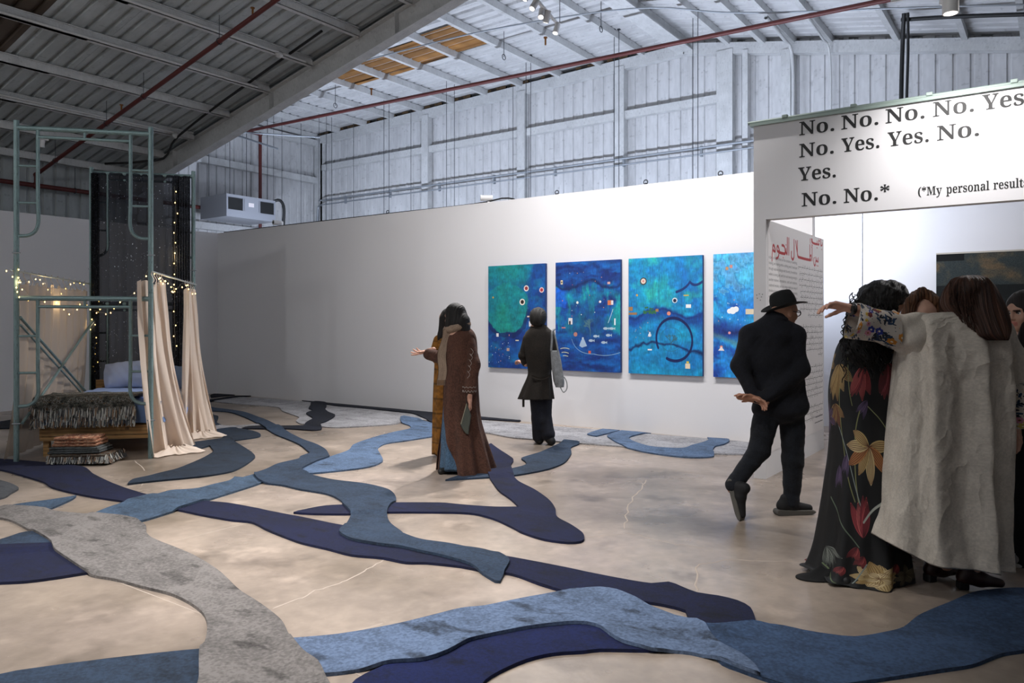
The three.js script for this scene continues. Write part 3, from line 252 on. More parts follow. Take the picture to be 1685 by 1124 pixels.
{ // roofs
  const c = sgroup('ceiling');
  const slope = (x0, x1, y, z, m, dy, wd = SW) => { const a = V(x0, y(x0) + dy, z), b = V(x1, y(x1) + dy, z), L = a.distanceTo(b); const s = obj('roof_sheet', ribSheet(wd, L, Math.round(wd / 0.24), 0.045, 0.044, 0.022), m, c); place(s, [a.x, a.y, a.z + wd], V(0, 0, -1), b.sub(a)); };
  const zs = []; for (let z = -8.68; z < 4; z += SW) zs.push([z, SW]);
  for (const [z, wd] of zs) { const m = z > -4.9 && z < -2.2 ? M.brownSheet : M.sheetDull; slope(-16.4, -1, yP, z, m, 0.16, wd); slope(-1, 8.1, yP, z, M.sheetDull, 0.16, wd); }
  for (let z = -13.9; z < -8.7; z += SW) { slope(-16.45, -5.79, yE, z, M.sheet, 0.14); slope(-5.79, 8.1, yE, z, M.sheet, 0.14); }
  const cpur = (x, y, z0, z1) => { const L = [span(x - 0.005, x + 0.005, y, y + 0.15, z0, z1), span(x - 0.03, x + 0.03, y, y + 0.012, z0, z1), span(x - 0.03, x + 0.03, y + 0.138, y + 0.15, z0, z1)]; return merge(L); };
  for (const x of [-16.05, -14.93, -13.87, -12.7, -11.5, -10.35, -9.2, -8.05, -6.9, -5.75, -4.6, -3.45, -2.3, -1.15, 0.3, 1.6, 2.9, 4.2, 5.5, 6.8]) { obj('purlin', [cpur(x, yP(x), -8.6, 4), span(x - 0.05, x + 0.03, yP(x), yP(x) + 0.1, -8.6, 4)], M.steelWhite, c); }
  for (const x of [-16.33, -15.4, -14.41, -13.45, -12.49, -11.5, -10.53, -9.57, -8.59, -7.61, -6.65, -4.95, -4.31, -3.79, -3.17, -2.15, -1.2, -0.44, 0.5, 1.5]) obj('purlin', [span(x - 0.04, x + 0.04, yE(x), yE(x) + 0.13, -13.8, -8.75)], M.steelWhite, c);
  obj('ridge_beam', [span(-5.85, -5.72, yE(-5.79) - 0.1, yE(-5.79) + 0.12, -13.8, -8.75), span(-5.95, -5.62, yE(-5.79) - 0.12, yE(-5.79) - 0.1, -13.8, -8.75)], M.steelWhite, c);
  // amber rooflights set between the far purlins
  for (const [x0, x1, z0, z1] of [[-12.44, -11.55, -11.62, -10.78], [-11.45, -10.58, -11.66, -10.72], [-10.48, -9.62, -11.58, -10.55], [-9.52, -8.8, -11.5, -10.4]]) { const a = V(x0, yE(x0) + 0.115, z1), b = V(x1, yE(x1) + 0.115, z1), L = a.distanceTo(b); const n = Math.round((z1 - z0) / 0.24); const s = obj('amber_rooflight', ribSheet(z1 - z0, L, n), M.amber, c); place(s, [a.x, a.y, z1], V(0, 0, -1), b.clone().sub(a)); }
  // portal frame rafter (I section) and the sheeted step above it
  const yb = x => 4.60 + 0.2165 * (x + 14.7), f = (z, w, h, y0) => bar([-16.3, yb(-16.3) + y0, z], [-1, yb(-1) + y0, z], w, h);
  obj('rafter', [f(-8.7, 0.014, 0.36, 0.18), f(-8.7, 0.2, 0.014, 0.0), f(-8.7, 0.2, 0.014, 0.36)], M.steelWhite, c);
  for (const x of [-14.6, -11.5, -8.4]) obj('rafter_stiffener', span(x - 0.006, x + 0.006, yb(x) + 0.01, yb(x) + 0.35, -8.6, -8.8), M.steelWhite, c);
  obj('rafter', [bar([-1, yb(-1), -8.7], [8, yb(-1) - 1.95, -8.7], 0.2, 0.36)], M.steelWhite, c);
  const sh = new THREE.Shape(); const xs = []; for (let x = -16.45; x <= 8.1; x += 0.45) xs.push(x); xs.forEach((x, i) => { const y = Math.max(yP(x) + 0.2, yE(x) + 0.16); i ? sh.lineTo(x, y) : sh.moveTo(x, y); }); xs.reverse().forEach(x => sh.lineTo(x, Math.min(yP(x) + 0.1, yE(x) + 0.1) - 0.001));
  obj('step_sheet', uvm(new THREE.ExtrudeGeometry(sh, { depth: 0.04, bevelEnabled: false }).translate(0, 0, -8.78)), M.sheetDull, c);
}
{ // hall frame column beside the left wall, largely behind the plaster
  const t = sgroup('trim_1'); obj('column', [span(-15.5, -15.3, 0, 4.4, -8.8, -8.6), span(-15.5, -15.48, 0, 4.4, -8.85, -8.55)], M.steelWhite, t);
}

// ---------- entrance wall with the lettered header ----------
{
  const w = sgroup('wall_entrance');
  obj('post', span(-2.4, -2.283, 0, 2.48, -9.55, -7.35), M.plaster, w);
  obj('header', span(-2.4, 4, 2.48, 3.38, -7.47, -7.35), M.plaster, w);
  obj('return', span(3.9, 4, 0, 2.48, -7.47, -7.35), M.plaster, w);
}
tag(obj('top_rail', [span(-2.43, 4.02, 3.38, 3.405, -7.5, -7.32), rod([-2.45, 3.415, -7.34], [4, 3.415, -7.34], 0.016), ...[-2.1, -1.5, -0.9, -0.3, 0.3].map(x => rbox(0.05, 0.03, 0.05, 0.005, x, 3.43, -7.34))], mat({ color: srgb('#8fa09a'), roughness: 0.5 })), 'grey green metal rail along the top of the lettered header', 'rail');
const font = await new FontLoader().loadAsync('fonts/droid/droid_serif_bold.typeface.json');
{
  const ink = mat({ color: srgb('#101113'), roughness: 0.6 });
  const lines = [['No.', -1.974, -1.667, 3.235, 0.125], ['No.', -1.606, -1.300, 3.235, 0.125], ['No.', -1.242, -0.939, 3.235, 0.125], ['No.', -0.877, -0.578, 3.235, 0.125], ['Yes.', -0.521, -0.189, 3.235, 0.125], ['No.', -1.974, -1.671, 3.030, 0.125], ['Yes.', -1.606, -1.292, 3.030, 0.125], ['Yes.', -1.226, -0.908, 3.030, 0.125], ['No.', -0.847, -0.542, 3.030, 0.125], ['Yes.', -1.984, -1.653, 2.812, 0.125], ['No.', -1.952, -1.649, 2.572, 0.125], ['No.*', -1.585, -1.210, 2.572, 0.125], ['(*My', -0.989, -0.809, 2.578, 0.072], ['personal', -0.778, -0.470, 2.578, 0.072], ['results', -0.442, -0.210, 2.578, 0.072]];
  const t = thing('wall_lettering', 'black serif lettering reading No and Yes across the white header', 'lettering', [-2, 2.55, -7.349]);
  const capN = new TextGeometry('N', { font, size: 1, depth: 0.01 }); capN.computeBoundingBox(); const capK = 1 / (capN.boundingBox.max.y - capN.boundingBox.min.y);
  for (const [s, x0, x1, y, cap] of lines) {
    const words = new TextGeometry(s, { font, size: cap * capK, depth: 0.0015, curveSegments: 6, bevelEnabled: false }); words.computeBoundingBox(); const b = words.boundingBox, k = (x1 - x0) / (b.max.x - b.min.x);
    words.translate(-b.min.x, 0, 0).scale(k, 1, 1).translate(x0 + 2, y - 2.55, 0); obj('word', clean(words), ink, t);
  }
}
{ // printed wall text on the return of the entrance wall; drawn right to left where the script is Arabic
  const W = 1400, Hh = 1500, px = 1400 / 2.09;
  const map = canvasTex(W, Hh, (g) => {
    g.fillStyle = '#e6e4e5'; g.fillRect(0, 0, W, Hh);
    g.strokeStyle = g.fillStyle = '#b02a2c'; g.lineCap = 'round'; g.lineJoin = 'round';
    const st = (w, ...p) => { g.lineWidth = w; g.beginPath(); g.moveTo(p[0], p[1]); for (let i = 2; i < p.length; i += 4) g.quadraticCurveTo(p[i], p[i + 1], p[i + 2], p[i + 3]); g.stroke(); };
    const dot = (x, y, r = 8) => { g.beginPath(); g.moveTo(x, y - r); g.lineTo(x + r, y); g.lineTo(x, y + r); g.lineTo(x - r, y); g.fill(); };
    // second title line, right to left: bayn / atlal / al-nujum
    const B = 190; // baseline
    // bayn
    st(15, 1255, B - 30, 1258, B, 1240, B); st(15, 1240, B, 1215, B, 1213, B - 22); st(15, 1213, B - 22, 1210, B, 1180, B); st(15, 1180, B - 30, 1182, B + 40, 1140, B + 34); st(15, 1140, B + 34, 1112, B + 20, 1120, B - 20); dot(1250, B + 32); dot(1206, B + 30); dot(1226, B + 32); dot(1146, B - 26);
    // atlal
    st(17, 1070, B, 1070, B - 60, 1070, B - 95); st(9, 1082, B - 112, 1060, B - 130, 1066, B - 112); st(9, 1066, B - 112, 1076, B - 104, 1058, B - 100);
    st(17, 1010, B, 1010, B - 60, 1010, B - 110); st(15, 1035, B, 990, B + 2, 980, B); st(15, 1008, B - 20, 1060, B - 60, 1040, B - 4); st(19, 1035, B, 900, B + 4, 700, B); st(17, 700, B, 672, B, 672, B - 40); st(17, 672, B - 40, 672, B - 80, 672, B - 112); st(17, 690, B - 4, 650, B - 50, 634, B - 108);
    st(17, 590, B - 112, 592, B - 20, 588, B + 6); st(17, 588, B + 6, 560, B + 44, 526, B + 14); st(17, 526, B + 14, 516, B - 8, 524, B - 24);
    // al-nujum
    st(17, 460, B, 460, B - 60, 460, B - 112); st(17, 425, B - 112, 425, B - 30, 420, B); st(15, 420, B, 396, B, 392, B - 34); st(15, 392, B - 34, 392, B, 370, B); dot(392, B - 62); st(17, 300, B - 52, 380, B - 60, 372, B - 8); st(19, 372, B, 320, B + 4, 230, B); dot(330, B + 30); st(17, 250, B, 210, B - 60, 190, B - 30); st(17, 190, B - 30, 186, B + 4, 232, B - 4); st(17, 232, B - 10, 236, B + 44, 172, B + 44); st(17, 150, B - 12, 108, B - 60, 96, B - 20); st(17, 96, B - 20, 104, B + 6, 150, B); st(15, 96, B - 10, 80, B + 20, 80, B + 66);
    // first line: baqiya
    const A = 55; st(15, 1375, A - 22, 1378, A, 1350, A); dot(1360, A + 30); st(17, 1330, A, 1330, A - 40, 1330, A - 70); st(15, 1290, A - 30, 1268, A - 44, 1270, A - 12); st(15, 1270, A - 12, 1300, A + 2, 1240, A); dot(1276, A - 52, 6); dot(1292, A - 52, 6); st(15, 1240, A, 1222, A, 1220, A - 22); st(17, 1220, A, 1150, A + 4, 1090, A); dot(1210, A + 28, 7); dot(1228, A + 28, 7); st(15, 1090, A, 1066, A - 44, 1054, A - 14); st(15, 1054, A - 14, 1064, A + 4, 1090, A - 4); dot(1062, A - 52, 6); dot(1080, A - 52, 6); st(12, 1020, A + 8, 1012, A - 18, 1022, A - 24);
        g.fillStyle = '#4a484c'; g.font = '23px sans-serif';
    const eng = ['A Day, in Pieces reflects on the constancy of vanishing,', 'looking, and making within a shifting world. Developed', 'through sustained dialogue with the artist, the exhibition', 'walked a curving path, with form and meaning moving to', 'another moment. Annotations, cards and notations,', 'scattered remains, turn into image-making as a way of', 'thinking aloud, processing experience, and enjoying', 'what resists resolution. The imaginary transforms the', 'Family Tree into a map of time, of turning and', 'its own rhythm, and into a field of signs', 'that hold the trace of each passing day.'];
    eng.forEach((s, i) => { const w = g.measureText(s).width, k = 655 / w; g.save(); g.translate(14, 245 + i * 36); g.scale(Math.min(1.25, k), 1); g.fillText(s, 0, 0); g.restore(); });
    for (let i = 0; i < 12; i++) { const s = eng[(i * 4 + 2) % 11]; g.save(); g.translate(14, 690 + i * 36); g.scale(655 / g.measureText(s).width, 1); g.fillText(s, 0, 0); g.restore(); }
    // Arabic column: joined strokes with dots, right aligned
    g.strokeStyle = '#3c3a3e'; g.fillStyle = '#3c3a3e';
    let y = 262; const paras = [9, 6, 6, 3]; 
    paras.forEach((n, pi) => { for (let k = 0; k < n; k++) { let x = 1385; const end = k === n - 1 ? 1385 - rr(120, 560) : 745 + rr(0, 20); while (x > end) { const L = rr(26, 74); g.lineWidth = 3.2; g.beginPath(); g.moveTo(x, y - rr(2, 12)); let q = x; while (q > x - L) { const s = rr(8, 15); const up = rnd(); if (up > 0.8) { g.lineTo(q, y); g.lineTo(q, y - 21); g.moveTo(q, y); } g.quadraticCurveTo(q - s * 0.3, y - (up < 0.4 ? rr(6, 11) : 1), q - s, y); q -= s; if (rnd() > 0.55) { const dy = rnd() > 0.5 ? 9 : -14; g.fillRect(q + s / 2, y + dy, 3.4, 3.4); if (rnd() > 0.5) g.fillRect(q + s / 2 + 5, y + dy, 3.4, 3.4); } } if (rnd() > 0.5) g.quadraticCurveTo(q - 4, y + 14, q + 12, y + 13); g.stroke(); x = q - rr(9, 13); } y += 43; } y += 45; });
    g.lineWidth = 5; for (const [yy, xx] of [[1390, 1180], [1432, 1160]]) { g.beginPath(); for (let x = 1385; x > xx; x -= 13) { g.moveTo(x, yy); g.quadraticCurveTo(x - 5, yy - rr(3, 14), x - 13, yy); } g.stroke(); }
  });
  map.wrapS = map.wrapT = THREE.ClampToEdgeWrapping;
  const g = new THREE.BoxGeometry(0.003, 2.24, 2.09), uv = g.attributes.uv, front = mat({ map, roughness: 0.6 }), side = mat({ color: srgb('#e6e4e5'), roughness: 0.6 });
  const m = new THREE.Mesh(g, [front, side, side, side, side, side]); m.name = 'wall_text_panel'; m.position.set(-2.2815, 1.36, -8.455); m.castShadow = m.receiveShadow = true; scene.add(m);
  tag(m, 'white printed wall text with red Arabic title and two columns of small print', 'wall text');
}
// screws in the entrance wall's end face
{ const t = thing('screw_cluster', 'small cluster of dark screw heads on the entrance wall end', 'screws', [-2.345, 1.74, -7.347]); for (const [a, b] of [[0.0, 0.03], [0.02, 0.0], [-0.02, -0.01], [0.01, -0.03], [-0.025, 0.02], [0.03, 0.025]]) obj('screw', [rod([a, b, -0.003], [a, b, 0.002], 0.004, 6)], M.black, t); }

// ---------- paintings ----------
const PAL = { teal: [8, 128, 140], navy: [10, 44, 112], blue: [12, 92, 168], cyan: [30, 140, 200], sky: [80, 180, 225], green: [10, 120, 90], deep: [6, 26, 74] };
const mix3 = (a, b, t) => [0, 1, 2].map(i => a[i] + (b[i] - a[i]) * t);
function paint(w, h, colour, extra) {
  return canvasTex(w, h, (g) => {
    const im = g.createImageData(w, h), d = im.data;
    for (let j = 0; j < h; j++) for (let i = 0; i < w; i++) { const wx = 0.05 * (fbm(i / 60, j / 60, 3, 17) - 0.5), wy = 0.05 * (fbm(i / 60 + 9, j / 60, 3, 18) - 0.5), c = colour(i / w + wx, j / h + wy), n = 0.72 + 0.22 * vn(i * 0.3, j * 0.06, 7) + 0.42 * fbm(i / 34 + 5, j / 22, 4, 19), k = 4 * (j * w + i); d[k] = c[0] * n; d[k + 1] = c[1] * n; d[k + 2] = c[2] * n; d[k + 3] = 255; }
    g.putImageData(im, 0, 0); g.save(); g.scale(w, h); g.lineCap = 'round'; extra(g); g.restore();
  }, { clamp: true });
}
const dotf = (g, x, y, r, c) => { r *= 0.85; g.fillStyle = c; g.beginPath(); g.ellipse(x, y, r, r * 0.675, 0, 0, 7); g.fill(); };
const rect = (g, x, y, w, h, c) => { w *= 0.85; h *= 0.85; g.fillStyle = c; g.fillRect(x - w / 2, y - h / 2, w, h); };
const lineP = (g, c, w, ...p) => { g.strokeStyle = c; g.lineWidth = w; g.beginPath(); g.moveTo(p[0], p[1]); for (let i = 2; i < p.length; i += 4) g.quadraticCurveTo(p[i], p[i + 1], p[i + 2], p[i + 3]); g.stroke(); };
const tree = (g, x, y, s, c) => { const br = (x, y, a, L, k) => { const X = x + Math.cos(a) * L, Y = y - Math.sin(a) * L * 0.675; lineP(g, c, 0.002 + k * 0.0016, x, y, (x + X) / 2, (y + Y) / 2, X, Y); if (k > 0) for (let q = 0; q < 3; q++) br(X, Y, a + rr(-0.75, 0.75), L * rr(0.6, 0.8), k - 1); }; br(x, y, Math.PI / 2, s, 5); };
const works = [
  ['teal disc over a dark blue sea', -6.69, (u, v) => { const n = fbm(u * 4, v * 6, 5, 11), n2 = fbm(u * 7 + 3, v * 18, 4, 12), n3 = fbm(u * 14, v * 5, 4, 15); const dx = u - 0.33, dy = (v - 0.42) * 1.5, r = Math.hypot(dx, dy); let c = mix3(PAL.blue, PAL.navy, clamp(n * 1.6 - 0.2)); c = mix3(c, [18, 120, 160], clamp((n2 - 0.52) * 3) * 0.7); const disc = 1 - sstep(0.36, 0.40, r + (n - 0.5) * 0.1); const up = (1 - sstep(0.1, 0.35, v)) * (1 - sstep(0.55, 0.8, u + (n - 0.5) * 0.4)); c = mix3(c, mix3([10, 128, 138], [22, 150, 120], clamp(n * 1.5 - 0.4)), clamp(Math.max(disc, up)) * (0.85 + 0.3 * (n3 - 0.5))); if (r > 0.36 && r < 0.43 && v > 0.42) c = mix3(c, PAL.deep, 0.5); if (Math.abs(r - 0.2) < 0.012) c = mix3(c, [8, 100, 115], 0.3); return c; },
    g => { for (const [x, y, r, a, b] of [[0.68, 0.23, 0.05, '#e8dcd6', '#96343a'], [0.94, 0.25, 0.045, '#e6c9c9', '#a83038'], [0.61, 0.36, 0.055, '#eee6da', '#2a1c18'], [0.09, 0.31, 0.018, '#c8a050', '#c8a050']]) { dotf(g, x, y, r, a); dotf(g, x, y, r * 0.62, b); } rect(g, 0.17, 0.68, 0.05, 0.04, '#e9e5ea'); rect(g, 0.38, 0.68, 0.012, 0.02, '#d0907a'); rect(g, 0.52, 0.73, 0.07, 0.012, '#e2d6b8'); rect(g, 0.36, 0.82, 0.06, 0.035, '#b79a90'); rect(g, 0.72, 0.5, 0.06, 0.015, '#e8c8b8'); rect(g, 0.75, 0.57, 0.06, 0.06, '#d8d8dc'); for (let k = 0; k < 26; k++) dotf(g, rr(0.02, 0.4), rr(0.74, 0.96), rr(0.003, 0.008), k % 4 ? '#dfe6ee' : '#d28a60'); }],
  ['leafless tree and small fish on banded blue', -5.455, (u, v) => { const n = fbm(u * 5, v * 7, 5, 21), n2 = fbm(u * 5 + 3, v * 22, 4, 22), n3 = fbm(u * 22, v * 5, 4, 23); let c = mix3(PAL.blue, PAL.navy, clamp(n2 * 2.2 - 0.6)); c = mix3(c, [14, 140, 156], clamp((n - 0.36) * 3.4) * sstep(0.2, 0.35, v) * (1 - sstep(0.6, 0.75, v))); c = mix3(c, [20, 150, 150], clamp((n3 - 0.5) * 3) * (1 - sstep(0.5, 0.75, Math.abs(v - 0.42) * 3))); if (u < 0.22 && v > 0.24 && v < 0.42) c = mix3(c, [20, 90, 210], 0.7 * (1 - sstep(0.14, 0.22, u))); c = mix3(c, PAL.deep, clamp(1 - Math.abs(v - 0.21 - 0.03 * Math.sin(u * 9)) * 40) * 0.8); c = mix3(c, PAL.navy, clamp(1 - Math.hypot((u - 0.55) * 2.4, (v - 0.58) * 3.4)) * 0.9); return c; },
    g => { tree(g, 0.55, 0.68, 0.075, 'rgba(70,110,125,0.8)'); for (const [x, y] of [[0.78, 0.61], [0.87, 0.61], [0.82, 0.67], [0.63, 0.68], [0.56, 0.72], [0.75, 0.735]]) { g.fillStyle = 'rgba(190,205,215,0.85)'; g.beginPath(); g.ellipse(x, y, 0.035, 0.012, 0, 0, 7); g.fill(); g.beginPath(); g.moveTo(x + 0.03, y); g.lineTo(x + 0.055, y - 0.014); g.lineTo(x + 0.055, y + 0.014); g.fill(); } rect(g, 0.24, 0.545, 0.075, 0.07, '#d8d4d8'); rect(g, 0.23, 0.56, 0.03, 0.04, '#2a2430'); rect(g, 0.13, 0.605, 0.075, 0.014, '#c07880'); dotf(g, 0.32, 0.665, 0.035, '#b07a70'); rect(g, 0.1, 0.185, 0.04, 0.045, '#e0d2b0'); rect(g, 0.1, 0.185, 0.02, 0.02, '#33241c'); rect(g, 0.83, 0.205, 0.05, 0.025, '#c8a0a0'); dotf(g, 0.35, 0.375, 0.022, '#dfe6e2'); dotf(g, 0.70, 0.37, 0.02, '#e6eaee'); rect(g, 0.85, 0.38, 0.09, 0.05, '#c8704c'); rect(g, 0.88, 0.38, 0.04, 0.045, '#d8d4d8'); rect(g, 0.92, 0.55, 0.025, 0.07, '#d8dfe8'); lineP(g, '#cfe3ea', 0.006, 0.82, 0.56, 0.86, 0.5, 0.89, 0.44); g.fillStyle = 'rgba(175,195,215,0.9)'; g.beginPath(); g.moveTo(0.38, 0.77); g.quadraticCurveTo(0.43, 0.66, 0.47, 0.73); g.lineTo(0.50, 0.77); g.lineTo(0.42, 0.785); g.fill(); dotf(g, 0.435, 0.70, 0.018, '#bccbd8'); rect(g, 0.54, 0.825, 0.045, 0.03, '#c65a48'); lineP(g, '#9fc0d8', 0.004, 0.26, 0.71, 0.33, 0.85, 0.6, 0.84, 0.8, 0.87, 1, 0.82); lineP(g, '#d8d8b0', 0.006, 0.08, 0.8, 0.15, 0.785, 0.22, 0.8); lineP(g, '#d8d8b0', 0.006, 0.1, 0.835, 0.15, 0.825, 0.21, 0.84); lineP(g, '#d8d8b0', 0.005, 0.12, 0.865, 0.16, 0.86, 0.2, 0.868); for (let k = 0; k < 18; k++) dotf(g, rr(0.1, 0.9), rr(0.1, 0.5), rr(0.004, 0.01), ['#e8ecf0', '#d08a70', '#c05a50'][k % 3]); }],
  ['round leafless tree in a dark ring on turquoise', -4.275, (u, v) => { const n = fbm(u * 4, v * 6, 5, 31), n2 = fbm(u * 6 + 3, v * 9, 4, 32), n3 = fbm(u * 30, v * 4, 3, 33); let c = mix3([20, 150, 190], [18, 110, 180], clamp(n * 2 - 0.5)); c = mix3(c, [40, 170, 165], clamp((n2 - 0.45) * 3) * (1 - sstep(0.35, 0.55, v))); c = mix3(c, [15, 130, 170], clamp((n3 - 0.5) * 2)); const y1 = 0.47 + 0.04 * Math.sin(u * 8 + 1) + 0.02 * n, y2 = 0.78 + 0.05 * Math.sin(u * 4 + 3) + (n - 0.5) * 0.1; c = mix3(c, [12, 60, 140], clamp(1 - Math.abs(v - y1 - 0.03) * 14) * 0.9); c = mix3(c, PAL.navy, clamp(1 - Math.abs(v - y1) * 45)); c = mix3(c, PAL.deep, clamp(1 - Math.abs(v - y2) * 50) * 0.9); c = mix3(c, [14, 70, 150], clamp((v - 0.8) * 3) * clamp((0.95 - v) * 9) * 0.6); c = mix3(c, [20, 80, 170], clamp((0.3 - Math.abs(u - v * 0.5 - 0.7) * 3)) ); return c; },
    g => { g.strokeStyle = 'rgba(10,24,80,0.95)'; g.lineWidth = 0.025; g.beginPath(); g.ellipse(0.63, 0.70, 0.24, 0.18, 0.1, 2.6, 8.2); g.stroke(); tree(g, 0.59, 0.77, 0.055, 'rgba(50,100,120,0.85)'); g.strokeStyle = 'rgba(50,100,120,0.6)'; g.lineWidth = 0.006; g.beginPath(); g.ellipse(0.59, 0.70, 0.15, 0.1, 0, 0, 7); g.stroke(); dotf(g, 0.21, 0.2, 0.055, '#3a2a24'); dotf(g, 0.21, 0.2, 0.04, '#d8cfc4'); dotf(g, 0.21, 0.2, 0.018, '#d88a80'); dotf(g, 0.64, 0.37, 0.04, '#d5dde6'); dotf(g, 0.64, 0.372, 0.026, '#1c2440'); rect(g, 0.82, 0.42, 0.08, 0.035, '#e6eaec'); rect(g, 0.79, 0.33, 0.08, 0.012, '#c8a850'); dotf(g, 0.56, 0.48, 0.03, '#d88a78'); g.fillStyle = '#2e6c40'; for (let k = 0; k < 30; k++) { g.beginPath(); g.ellipse(rr(0.22, 0.38), rr(0.42, 0.48), 0.014, 0.007, 0, 0, 7); g.fill(); } g.fillStyle = '#9a7450'; g.fillRect(0, 0.42, 0.06, 0.035); g.fillRect(0, 0.47, 0.12, 0.02); g.fillRect(0.38, 0.44, 0.04, 0.025); dotf(g, 0.3, 0.665, 0.026, '#dfe3ea'); dotf(g, 0.3, 0.645, 0.014, '#dfe3ea'); rect(g, 0.3, 0.79, 0.07, 0.014, '#eef0f2'); rect(g, 0.81, 0.92, 0.075, 0.05, '#e3d2b4'); rect(g, 0.81, 0.888, 0.04, 0.02, '#e0c24a'); dotf(g, 0.12, 0.32, 0.018, '#c8a050'); lineP(g, PAL ? '#12306e' : '', 0.022, 0.66, 0.3, 0.78, 0.28, 0.84, 0.22, 0.9, 0.27, 1, 0.22); for (let k = 0; k < 16; k++) { const x = rr(0.05, 0.95); lineP(g, 'rgba(10,60,110,0.5)', 0.003, x, rr(0, 0.2), x, 0.3, x, rr(0.3, 0.75)); } for (let k = 0; k < 10; k++) dotf(g, rr(0.08, 0.3), rr(0.55, 0.7), 0.006, '#c8a080'); }],
  ['white cloud and drifting foam on bright blue', -3.075, (u, v) => { const n = fbm(u * 4 + v * 2, v * 7, 5, 41), n2 = fbm(u * 8 + 3, v * 11 - u * 3, 4, 42); let c = mix3([24, 110, 200], [40, 160, 215], clamp(n * 2 - 0.5)); const top = 1 - sstep(0.1, 0.4, v + (n - 0.5) * 0.4); c = mix3(c, [80, 185, 220], top * 0.9); c = mix3(c, [16, 50, 140], clamp((n2 - 0.5) * 4) * 0.8); c = mix3(c, [20, 30, 100], clamp(1 - Math.abs(v - 0.63 - 0.1 * u + 0.05 * n) * 10) * 0.85); c = mix3(c, [110, 130, 110], clamp(1 - Math.abs(v - 0.66 - 0.25 * u) * 26) * 0.5); if (n2 > 0.6 && v < 0.35) c = mix3(c, [120, 205, 230], 0.5); return c; },
    g => { dotf(g, 0.24, 0.46, 0.05, '#eef2f5'); dotf(g, 0.28, 0.45, 0.04, '#eef2f5'); dotf(g, 0.2, 0.465, 0.035, '#eef2f5'); rect(g, 0.17, 0.12, 0.04, 0.03, '#b88a60'); rect(g, 0.22, 0.105, 0.04, 0.03, '#c88880'); rect(g, 0.45, 0.47, 0.13, 0.05, '#d8cbb0'); dotf(g, 0.2, 0.64, 0.02, '#e09aa0'); dotf(g, 0.1, 0.755, 0.022, '#e08a78'); g.fillStyle = '#ece0dc'; g.beginPath(); g.moveTo(0.1, 0.75); g.lineTo(0.14, 0.785); g.lineTo(0.06, 0.785); g.fill(); for (let k = 0; k < 22; k++) dotf(g, rr(0.02, 0.9), rr(0.35, 0.6), rr(0.004, 0.008), k % 3 ? '#e8eef2' : '#e0a080'); }],
];
for (const [what, x, colour, extra] of works) {
  const map = paint(512, 760, colour, extra), t = thing('painting', 'unframed canvas painted with a ' + what.replace(/^a /, ''), 'painting', [x, 0.8, -9.453], 0, 'paintings on the white wall');
  const edge = mat({ color: srgb('#123a78'), roughness: 0.7 });
  obj('canvas', uvm(new THREE.BoxGeometry(1.055, 1.565, 0.05)).translate(0, 0.7825, -0.02), edge, t);
  obj('painted_face', new THREE.PlaneGeometry(1.055, 1.565).translate(0, 0.7825, 0.0055), mat({ map, roughness: 0.5, bumpMap: fineBump, bumpScale: 0.001 }), t);
}
// tapestry in the room beyond
{
  const map = canvasTex(1024, 700, (g, w, h) => { const im = g.createImageData(w, h), d = im.data; for (let j = 0; j < h; j++) for (let i = 0; i < w; i++) { const u = i / w, v = j / h, n = fbm(u * 8, v * 5, 6, 61), m = fbm(u * 22 + n * 3, v * 14, 5, 62), st = 0.8 + 0.4 * hash(i >> 1, j >> 1, 3); let c = mix3([16, 22, 22], [62, 58, 40], clamp((n - 0.35) * 2.2)); if (v < 0.2) c = mix3([44, 52, 52], [90, 76, 56], clamp((m - 0.45) * 3)); else if (v < 0.28) c = [14, 18, 18]; c = mix3(c, [128, 112, 72], clamp((m - 0.58) * 5) * sstep(0.3, 0.6, v)); if (u < 0.1 && v < 0.045) c = [10, 12, 12]; const k = 4 * (j * w + i); d[k] = c[0] * st; d[k + 1] = c[1] * st; d[k + 2] = c[2] * st; d[k + 3] = 255; } g.putImageData(im, 0, 0); }, { clamp: true });
  const t = thing('tapestry', 'large dark woven landscape tapestry hanging in the room beyond the entrance', 'tapestry', [0.26, 0.3, -11.57]);
  obj('woven_face', sheet(40, 24, (u, v) => [-1.6 + 3.2 * u, 2.1 * v, 0.01 + 0.006 * Math.sin(u * 23) * (1 - v)], 0.008), mat({ map, roughness: 0.95 }), t);
  obj('hanging_bar', span(-1.6, 1.6, 2.095, 2.115, -0.01, 0.02), mat({ color: srgb('#b7b0a4') }), t);
}

// ---------- services overhead ----------
for (const [a] of CABLES) { const y0 = 2.5, yt = yE(a[0]) + 0.15; tag(obj('suspension_cable', [rod([a[0], yt, a[2]], [a[0], y0, a[2]], 0.006, 6), rod([a[0], y0 - 0.12, a[2]], [a[0], y0, a[2]], 0.025, 8), box(0.05, 0.03, 0.05, a[0], yt - 0.01, a[2])], M.wire), 'thin steel cable hanging from the far roof behind the white wall', 'cable', 'suspension cables behind the white wall'); }
for (const x of [-9.5, -6.03, -4.6, -3.55]) tag(obj('cable_pulley', [new THREE.TorusGeometry(0.03, 0.008, 6, 14).translate(x, 3.41, -9.56), ball(0.018, x, 3.385, -9.56)], M.wire), 'small cable hook fixed on the top edge of the white wall', 'hook', 'hooks on the white wall top');
tag(obj('loose_cable', [tube([[-14.3, 3.385, -9.57], [-12, 3.385, -9.56], [-9.5, 3.385, -9.57], [-7.4, 3.385, -9.56], [-7.0, 3.42, -9.57], [-6.8, 3.385, -9.56]], 0.012, 6, 60)], M.black), 'black cable lying along the top of the long white wall', 'cable');
